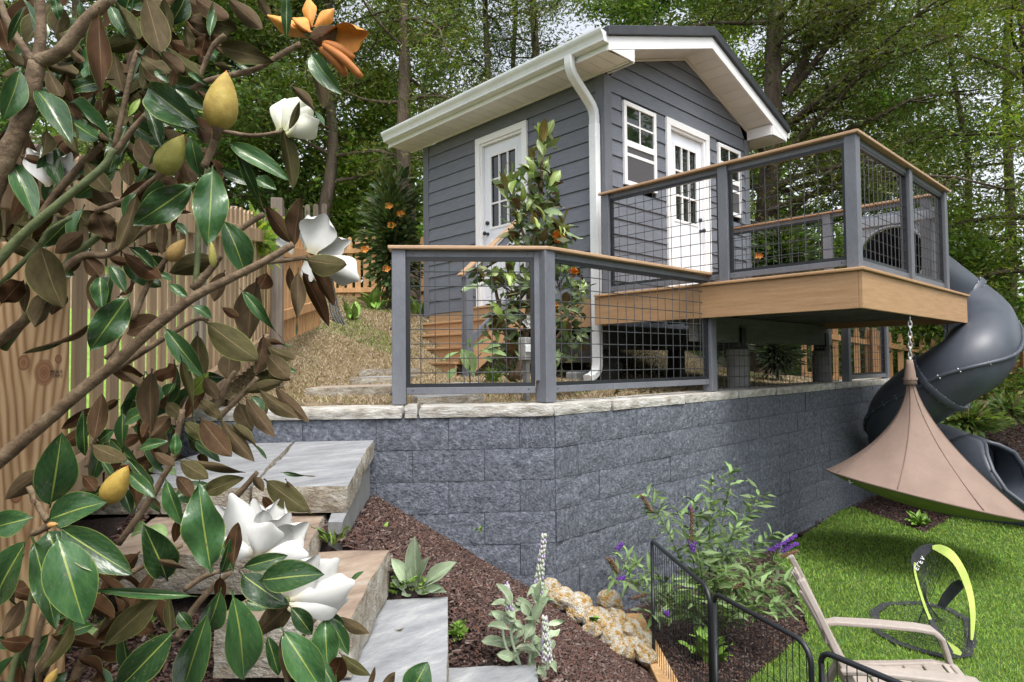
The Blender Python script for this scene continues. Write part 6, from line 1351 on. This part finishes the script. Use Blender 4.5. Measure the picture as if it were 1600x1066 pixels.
for x, y, ms, w in ((832, 505, PW, 16), (872, 372, PO, 14), (896, 428, PO, 12), (866, 480, PO, 9)):
    p = PD(x, y, DS-.1); c = MB(); c.tube([p-Vector((0, 0, .01)), p+Vector((0, 0, .01))], .008, 6); o = c.build('flower', Mt['green_bark'], sap)
    for k in range(6):
        a = k*1.05; put_leaf(o, ms, p, PD(x+w*math.cos(a), y+w*.8*math.sin(a)-2, DS-.14), w*.9/FPX*DS, -Vector(FA), rng.uniform(-.3, .3), None, 'petal')

def shrub(name, label, cat, x, y, D, rx, ry, n, size, tint, seed, stem=True, asp=.42, flowers=()):
    t = thing(name, label, cat, tuple(PD(x, y+ry, D))); g = np.random.default_rng(seed); P = g.normal(size=(n, 3)); P /= np.linalg.norm(P, axis=1)[:, None]; P *= (g.random(n)**.42)[:, None]
    P *= (1+.35*np.sin(3*np.arctan2(P[:, 1], P[:, 0])+4*P[:, 2]))[:, None]; c = PD(x, y, D); P = np.array(tuple(c))+P*np.array([rx, rx, ry])/FPX*D
    cid = (g.integers(0, 24, n)); V, Q, T = leaf_cloud(P, cid, size, asp, tint, seed); link(bpy.data.objects.new('foliage', fast('foliage', V, Q, Mt['leafmass'], T)), t)
    if stem:
        b = PD(x, y+ry*1.05, D); m = MB()
        for k in range(4): m.tube([b, (b+c)/2+Vector((rng.uniform(-.1, .1), rng.uniform(-.1, .1), 0)), c+Vector((rng.uniform(-.25, .25), rng.uniform(-.25, .25), .2))], [.03, .02, .01], 6)
        m.build('stems', Mt['mag_bark'], t, smooth=True)
    for fx, fy in flowers:
        p = PD(fx, fy, D-rx/FPX*D*.8)
        for k in range(5):
            a = k*1.25; put_leaf(t, PO, p, PD(fx+8*math.cos(a), fy+6*math.sin(a), D-rx/FPX*D*.85), .06, -Vector(FA), 0, 0, 'petal')
    return t
shrub('magnolia_shrub', 'tall dark magnolia with orange spent flowers at the left corner of the cottage', 'shrub', 612, 370, 9.9, 42, 104, 3000, .066, (.085, .13, .05), 31, flowers=((608, 322), (612, 352), (604, 420), (570, 390), (626, 334)))
shrub('shrub', 'dark narrow leaved shrub growing behind the deck piers', 'shrub', 1214, 548, 9.4, 34, 36, 1500, .065, (.045, .07, .03), 32, asp=.22)
shrub('magnolia_shrub', 'green magnolia bush with an orange bloom behind the deck railing', 'shrub', 1222, 395, 9.8, 46, 46, 1600, .075, (.07, .12, .035), 33, flowers=((1185, 400),))
shrub('shrub', 'leafy green shrub on the mulch bank beneath the tube slide', 'shrub', 1510, 655, 8.9, 44, 24, 900, .060, (.13, .20, .06), 34)
shrub('shrub', 'small green shrub against the orange pickets at the right edge', 'shrub', 1580, 640, 9.6, 34, 20, 500, .06, (.14, .20, .07), 35)
shrub('vine', 'bright green climbing vine over the weathered fence post', 'vine', 400, 372, 4.9, 42, 40, 360, .038, (.19, .30, .055), 36, stem=False, asp=.5)
def rosette(name, label, cat, base, n, L, w, ms, up=(.2, 1.1), seed=0, group=None, stems=0):
    t = thing(name, label, cat, tuple(base), group); r = random.Random(seed)
    for k in range(n):
        a = k*2.399+r.uniform(-.3, .3); e = r.uniform(*up); d = Vector((math.cos(a)*math.cos(e), math.sin(a)*math.cos(e), math.sin(e))); l = L*r.uniform(.6, 1.15)
        off = Vector((r.uniform(-.3, .3)*L, r.uniform(-.3, .3)*L, r.uniform(0, .35)*L*(1 if stems else .2))); put_leaf(t, ms, base+off, base+off+d*l, l*w*r.uniform(.85, 1.2), Vector((0, 0, 1))+d*.2, r.uniform(-.3, .3), r.choice([0, 1, 1, 2]))
    if stems:
        m = MB()
        for k in range(stems): m.tube([base, base+Vector((r.uniform(-.2, .2)*L, r.uniform(-.2, .2)*L, .35*L))], .004, 5)
        m.build('stems', Mt['green_bark'], t)
    return t
def onlow(x, y, it=30):   # where a photo ray meets the mulch slope
    lo, hi = 1.0, 4.6
    for k in range(160):
        D = 1.0+k*.025; p = PD(x, y, D); c, d = WC(p.x, p.y)
        if p.z <= z_low(c, d): return p
    return PD(x, y, 4.0)
def onup(x, y):
    for k in range(400):
        D = 3.5+k*.03; p = PD(x, y, D)
        if p.z <= z_up(p.x, p.y): return p
    return PD(x, y, 12)
rosette('hosta', 'light green broad leaved hosta on the dry bank, right of the cables', 'plant', onup(552, 500), 10, .24, .42, FRS, (.5, 1.3), 1, 'young hostas on the dry bank')
rosette('hosta', 'light green hosta further up the bank below the orange pickets', 'plant', onup(588, 485), 12, .32, .42, FRS, (.5, 1.3), 2, 'young hostas on the dry bank')
rosette('hosta', 'bright hosta tucked against the far lower corner of the cottage', 'plant', onup(655, 492), 10, .30, .42, FRS, (.5, 1.3), 3, 'young hostas on the dry bank')
rosette('bedding_plant', 'compact bright green clump in the mulch bed behind the black pet fence', 'plant', PZ(1108, 1036, LAWN), 54, .16, .30, FRS, (.4, 1.4), 4, stems=5)
rosette('bedding_plant', 'little green plant alone in the far mulch bed below the hanging tent', 'plant', PZ(1437, 822, LAWN), 26, .17, .36, FRS, (.2, 1.2), 5)
rosette('weed', 'lime green ferny weed between the grey steps and the mulch', 'weed', onlow(716, 1000), 46, .055, .5, FRS, (.1, 1.4), 6, stems=5)
rosette('weed', 'tiny green sprig poking out among the orange rocks', 'weed', PD(928, 972, 3.75), 4, .07, .6, FRS, (.2, .8), 7)
rosette('grass_tuft', 'small grass tuft under the stone landing', 'weed', onlow(524, 850), 12, .10, .10, FRS, (.4, 1.2), 8)
for i, (x, y, lab) in enumerate(((598, 830, 'single yellow green sprout in the mulch high beside the stone landing'), (748, 832, 'tiny yellow green sprout at the edge of mulch and wall'), (601, 780, 'smallest sprout in the mulch close below the wall'))): rosette('sprout', lab, 'weed', onlow(x, y), 4, .045, .4, FRS, (.6, 1.3), 20+i)
# heart leaved seedling showing through the left fence panel
sd = thing('seedling', 'pale heart leaved seedling behind the left wire panel of the low fence', 'plant', tuple(PZ(735, 608, -.25)))
for bx, by, tx, ty, w in ((728, 548, 690, 565, 12), (738, 545, 765, 530, 12), (735, 543, 735, 528, 10), (742, 590, 720, 545, 24), (750, 548, 792, 556, 14), (756, 560, 768, 566, 14), (715, 575, 700, 592, 12), (760, 545, 782, 540, 10)):
    put_leaf(sd, SPR, PD(bx, by, 4.75), PD(tx, ty, 4.72), w/FPX*4.75*1.1, -Vector(FA)*.5+Vector((0, 0, 1)), rng.uniform(-.3, .3), 0)
m = MB(); m.tube(catmull([PZ(735, 612, -.27), PD(734, 580, 4.76), PD(736, 550, 4.75)], 4), .006, 6); m.tube([PD(736, 570, 4.76), PD(752, 552, 4.75)], .004, 5); m.build('stem', Mt['green_bark'], sd)
rosette('weed', 'bright green feathery weed behind the left wire panel', 'weed', onup(770, 600), 40, .16, .14, FRS, (.5, 1.5), 11)
# ------------------------------------------------------------------ lamb's ears
le = thing('lambs_ear', 'low rosette of silvery lamb ear leaves between the brown step and the mulch', 'plant', tuple(onlow(650, 930)))
DE = (onlow(650, 930)-Vector((0, 0, 0))).dot(Vector(FA))
for bx, by, tx, ty, w, v in ((652, 925, 648, 838, 26, 0), (640, 918, 612, 872, 20, 1), (655, 915, 672, 870, 14, 3), (658, 920, 714, 878, 20, 1), (660, 922, 708, 890, 16, 1), (655, 925, 698, 926, 16, 1), (648, 928, 690, 918, 14, 0), (640, 928, 628, 930, 16, 0), (645, 920, 640, 885, 14, 0), (636, 925, 612, 905, 12, 1)):
    put_leaf(le, EAR, PD(bx, by, DE), PD(tx, ty, DE-.03), w/FPX*DE*1.15, -Vector(FA)*.7+Vector((0, 0, 1)), rng.uniform(-.3, .3), v)
for k in range(30):
    b = PD(640+rng.uniform(-30, 26), 915+rng.uniform(-10, 16), DE-.03); a = rng.uniform(0, 6.28); put_leaf(le, FRS, b, b+Vector((math.cos(a), math.sin(a), .6))*.025, .018, Vector((0, 0, 1)))
lb = thing('lambs_ear', 'tall silvery lamb ear plant with a pale flower spike in front of the orange rocks', 'plant', tuple(onlow(830, 1045)))
DB = onlow(830, 1050).dot(Vector(FA))-.06
def espike(x0, y0, x1, y1, D, par):
    a, b = PD(x0, y0, D), PD(x1, y1, D); m = MB(); m.tube([a, b], [.006, .004], 6); m.build('stem', Mt['ear'], par)
    n = 13; f = MB(); g2 = MB()
    for i in range(n):
        t = i/(n-1); p = a.lerp(b, .18+.82*t); R = .015*(1-.55*t)
        for k in range(7):
            an = k*.9+i*.5; q2 = p+Vector((math.cos(an)*R, math.sin(an)*R, rng.uniform(-.006, .006))); (f if rng.random() < .75 else g2).tube([q2-Vector((0, 0, .006)), q2, q2+Vector((0, 0, .008))], [.002, .0046, .0015], 5)
    f.build('spike', Mt['spike'], par, smooth=True); g2.build('blossom', Mt['lilac'], par, smooth=True)
Mt['spike'] = mat('woolly_spike', [(.3, (.40, .44, .34)), (.7, (.52, .55, .46))], 60, rough=.95); Mt['lilac'] = mat('lilac_blossom', [(.3, (.38, .28, .48)), (.7, (.50, .40, .58))], 60, rough=.8)
espike(838, 945, 850, 838, DB+.05, lb); espike(856, 1045, 851, 968, DB-.1, lb); espike(800, 985, 792, 915, DB, lb)
for pts in ([(825, 1050), (832, 1000), (838, 945)], [(815, 1045), (800, 1000), (798, 960)], [(835, 1050), (852, 1045), (858, 1010)], [(822, 1050), (790, 1010), (785, 960)]): MB().tube(catmull([PD(x, y, DB) for x, y in pts], 4), .005, 6).build('stem', Mt['ear'], lb, smooth=True)
for bx, by, tx, ty, w, v in ((800, 950, 776, 912, 16, 1), (800, 955, 774, 938, 12, 1), (800, 960, 818, 948, 12, 1), (795, 975, 768, 955, 14, 1), (798, 985, 762, 978, 14, 1), (800, 990, 820, 978, 16, 1), (795, 1010, 752, 1002, 16, 1), (800, 1005, 812, 1000, 14, 0), (832, 960, 806, 935, 12, 1), (838, 950, 858, 922, 12, 3), (832, 975, 858, 932, 20, 0), (828, 985, 840, 965, 18, 0), (820, 1000, 836, 975, 16, 1), (815, 1020, 790, 1040, 14, 1), (820, 1020, 832, 1012, 16, 0), (825, 1030, 850, 1005, 16, 1), (845, 1020, 835, 995, 14, 0), (855, 1020, 865, 1000, 12, 0), (850, 1035, 870, 1050, 14, 1), (842, 1040, 848, 1062, 16, 0), (838, 950, 830, 915, 12, 3), (840, 945, 846, 905, 10, 3), (812, 1000, 778, 1010, 14, 1), (806, 970, 790, 950, 12, 0), (826, 965, 816, 940, 14, 0), (815, 985, 800, 975, 16, 0), (832, 1000, 822, 982, 14, 0), (806, 1030, 776, 1022, 14, 1)):
    D = DB+rng.uniform(-.07, .07); put_leaf(lb, EAR, PD(bx, by, D), PD(tx, ty, D+rng.uniform(-.05, .05)), w/FPX*D*1.15, -Vector(FA)*.7+Vector((0, 0, 1)), rng.uniform(-.4, .4), v)
# ------------------------------------------------------------------ butterfly bush
bb = thing('butterfly_bush', 'airy grey green butterfly bush with purple flower spikes in front of the block wall', 'bush', tuple(PZ(1105, 1000, LAWN)))
Mt['purple'] = mat('purple_floret', [(.3, (.09, .025, .22)), (.7, (.16, .05, .34))], 60, rough=.7); Mt['spent'] = mat('spent_brown_spike', [(.3, (.10, .055, .03)), (.7, (.18, .10, .055))], 60, rough=.9)
BB = PZ(1105, 1000, LAWN); tips = [(1143, 742, 4.2), (1012, 775, 4.1), (1062, 805, 4.0), (1185, 775, 4.3), (1238, 905, 3.9), (1242, 868, 4.2), (972, 872, 4.0), (962, 905, 3.9), (1085, 785, 4.25), (1205, 835, 4.3), (1240, 945, 3.8), (1020, 960, 3.75), (1152, 815, 4.0), (1112, 755, 4.15), (1050, 905, 3.8), (1180, 905, 3.9), (1130, 880, 3.85), (1215, 960, 3.8), (1000, 925, 3.85), (1090, 850, 3.95), (1165, 855, 4.1), (1070, 935, 3.8), (1150, 955, 3.8)]
cnt = 0
for x, y, D in tips:
    e = PD(x, y, D); mid = BB.lerp(e, .5)+Vector((0, 0, .10)); P = catmull([BB+Vector((rng.uniform(-.06, .06), rng.uniform(-.06, .06), 0)), mid, e], 6); n = len(P)
    MB().tube(P, [.006*(1-.75*i/(n-1)) for i in range(n)], 5).build('stem', Mt['green_bark'], bb, smooth=True)
    for i in range(3, n):
        d = (P[i]-P[i-1]).normalized(); a0 = rng.uniform(0, 3.14)+i*1.57; s_ = d.orthogonal().normalized(); u_ = d.cross(s_)
        for k in (0, 1):
            if cnt > 290: break
            a = a0+k*math.pi; o_ = (s_*math.cos(a)+u_*math.sin(a)); L = rng.uniform(.09, .17)*(1.05-.3*i/n); dr = (o_+d*.7+Vector((0, 0, -.15))).normalized(); q2 = P[i]-d*.0; put_leaf(bb, BUD, q2, q2+dr*L, L*rng.uniform(.2, .27), Vector((0, 0, 1))-Vector(FA)*.3, rng.uniform(-.4, .4)); cnt += 1
        L = .06
Pb = []; Vb = []
for x, y, D in tips:      # the small inner leaves, past what can be picked apart
    e = PD(x, y, D)
    for k in range(46):
        f = rng.uniform(.25, 1.02); c_ = BB.lerp(e, f)+Vector((0, 0, .35*f*(1-f))); a = rng.uniform(0, 6.28); d = Vector((math.cos(a), math.sin(a), rng.uniform(-.5, .7))).normalized(); L = rng.uniform(.05, .13); w_ = d.cross(Vector((rng.uniform(-1, 1), rng.uniform(-1, 1), 1))).normalized()*L*.12
        c_ = c_+Vector((rng.gauss(0, .03), rng.gauss(0, .03), rng.gauss(0, .02))); Vb += [c_, c_+d*L*.45+w_, c_+d*L, c_+d*L*.45-w_]; v = rng.uniform(.6, 1.25); Pb += [(.21*v, .30*v, .125*v)]*4
link(bpy.data.objects.new('small_leaves', fast('small_leaves', [tuple(p) for p in Vb], np.arange(len(Vb)).reshape(-1, 4), Mt['leafmass'], np.array(Pb))), bb)['kind'] = 'stuff'
def fspike(pts, D, R, mt_, par):
    P = catmull([PD(x, y, D) for x, y in pts], 6); m = MB(); n = len(P)
    for i, p in enumerate(P):
        for k in range(9): a = k*.7+i; rr = R*(1-.6*i/n); q2 = p+Vector((math.cos(a)*rr, math.sin(a)*rr, rng.uniform(-.008, .008))); m.tube([q2-Vector((0, 0, .005)), q2, q2+Vector((0, 0, .005))], [.002, .0048, .002], 4)
    m.build('flower_spike', Mt[mt_], par, smooth=True)
for pts, D, R, mt_ in (([(1082, 848), (1083, 862)], 3.9, .022, 'purple'), ([(1080, 845), (1081, 815), (1080, 795)], 3.92, .012, 'spent'), ([(1205, 860), (1225, 848), (1243, 838)], 4.1, .018, 'purple'), ([(1222, 862), (1238, 852), (1246, 850)], 4.1, .016, 'purple'), ([(968, 905), (975, 902)], 3.85, .018, 'purple'), ([(1080, 800), (1076, 790)], 4.1, .014, 'purple'), ([(1078, 918), (1068, 915)], 3.85, .016, 'purple'), ([(1040, 955), (1043, 962)], 3.75, .016, 'purple'), ([(950, 872), (960, 885), (965, 895)], 3.9, .014, 'spent'), ([(990, 935), (1008, 930)], 3.8, .012, 'spent'), ([(1003, 775), (1012, 790), (1018, 798)], 4.05, .012, 'spent'), ([(1222, 870), (1236, 865), (1246, 862)], 4.0, .010, 'spent'), ([(1148, 918), (1162, 912)], 3.9, .012, 'spent'), ([(965, 858), (972, 850)], 3.95, .014, 'purple')): fspike(pts, D, R, mt_, bb)
# leafy ground cover under the magnolia
gc = thing('ground_cover', 'pale broad leaved seedlings and weeds in the mulch beneath the magnolia', 'plant', tuple(onlow(150, 1000)))
for bx, by, tx, ty, w in ((105, 995, 162, 992, 18), (70, 1010, 88, 1018, 20), (232, 770, 205, 800, 26), (235, 830, 205, 835, 24), (230, 825, 262, 838, 18), (236, 742, 240, 720, 14), (225, 740, 205, 742, 12), (255, 735, 275, 742, 14), (0, 690, 25, 688, 8), (60, 965, 45, 975, 18)):
    D = 1.75; put_leaf(gc, SPR, PD(bx, by, D), PD(tx, ty, D), w/FPX*D*1.3, -Vector(FA)*.6+Vector((0, 0, 1)), 0, 0)
for k in range(110):
    x, y = rng.choice([(250, 790), (140, 960), (240, 985), (60, 975), (30, 1020), (220, 960), (262, 800)]); b = onlow(x+rng.gauss(0, 18), y+rng.gauss(0, 14)); a = rng.uniform(0, 6.28); L = rng.uniform(.03, .07); put_leaf(gc, FRS, b, b+Vector((math.cos(a)*.5, math.sin(a)*.5, rng.uniform(.4, 1.2)))*L, L*.2, Vector((0, 0, 1))-Vector(FA))
# a fuller lamb's ear and leaf litter
for k in range(26):
    f = rng.random(); bx, by = 796+rng.uniform(-12, 62), 1052-f*120+rng.uniform(-8, 8); a = rng.uniform(0, 6.28); D = DB+rng.uniform(-.08, .08); L = rng.uniform(.05, .10)*(1.2-.5*f); d = Vector((math.cos(a), math.sin(a), rng.uniform(.1, 1.))).normalized(); b = PD(bx, by, D); put_leaf(lb, EAR, b, b+d*L, L*.36, Vector((0, 0, 1))-Vector(FA)*.5, rng.uniform(-.3, .3))
ll = thing('leaf_litter', 'scatter of dry brown magnolia leaves on the ground behind the right fence panel', 'leaves', tuple(onup(930, 618)))
for k in range(70):
    p = onup(rng.uniform(868, 1080), rng.uniform(596, 622))+Vector((0, 0, .03)); a = rng.uniform(0, 6.28); L = rng.uniform(.05, .11); put_leaf(ll, MAGF, p, p+Vector((math.cos(a), math.sin(a), rng.uniform(-.1, .5)))*L, L*.45, Vector((0, 0, -1 if rng.random() < .7 else 1)), rng.uniform(-.5, .5))
# dead leaves and twigs on the steps
dl = thing('fallen_leaf', 'curled brown fallen leaf on the grey stone step', 'leaf', tuple(PZ(625, 980, z3)))
put_leaf(dl, MAG, PZ(616, 984, z3+.006), PZ(632, 981, z3+.01), .007, Vector((0, 0, -1)), .2, 1)
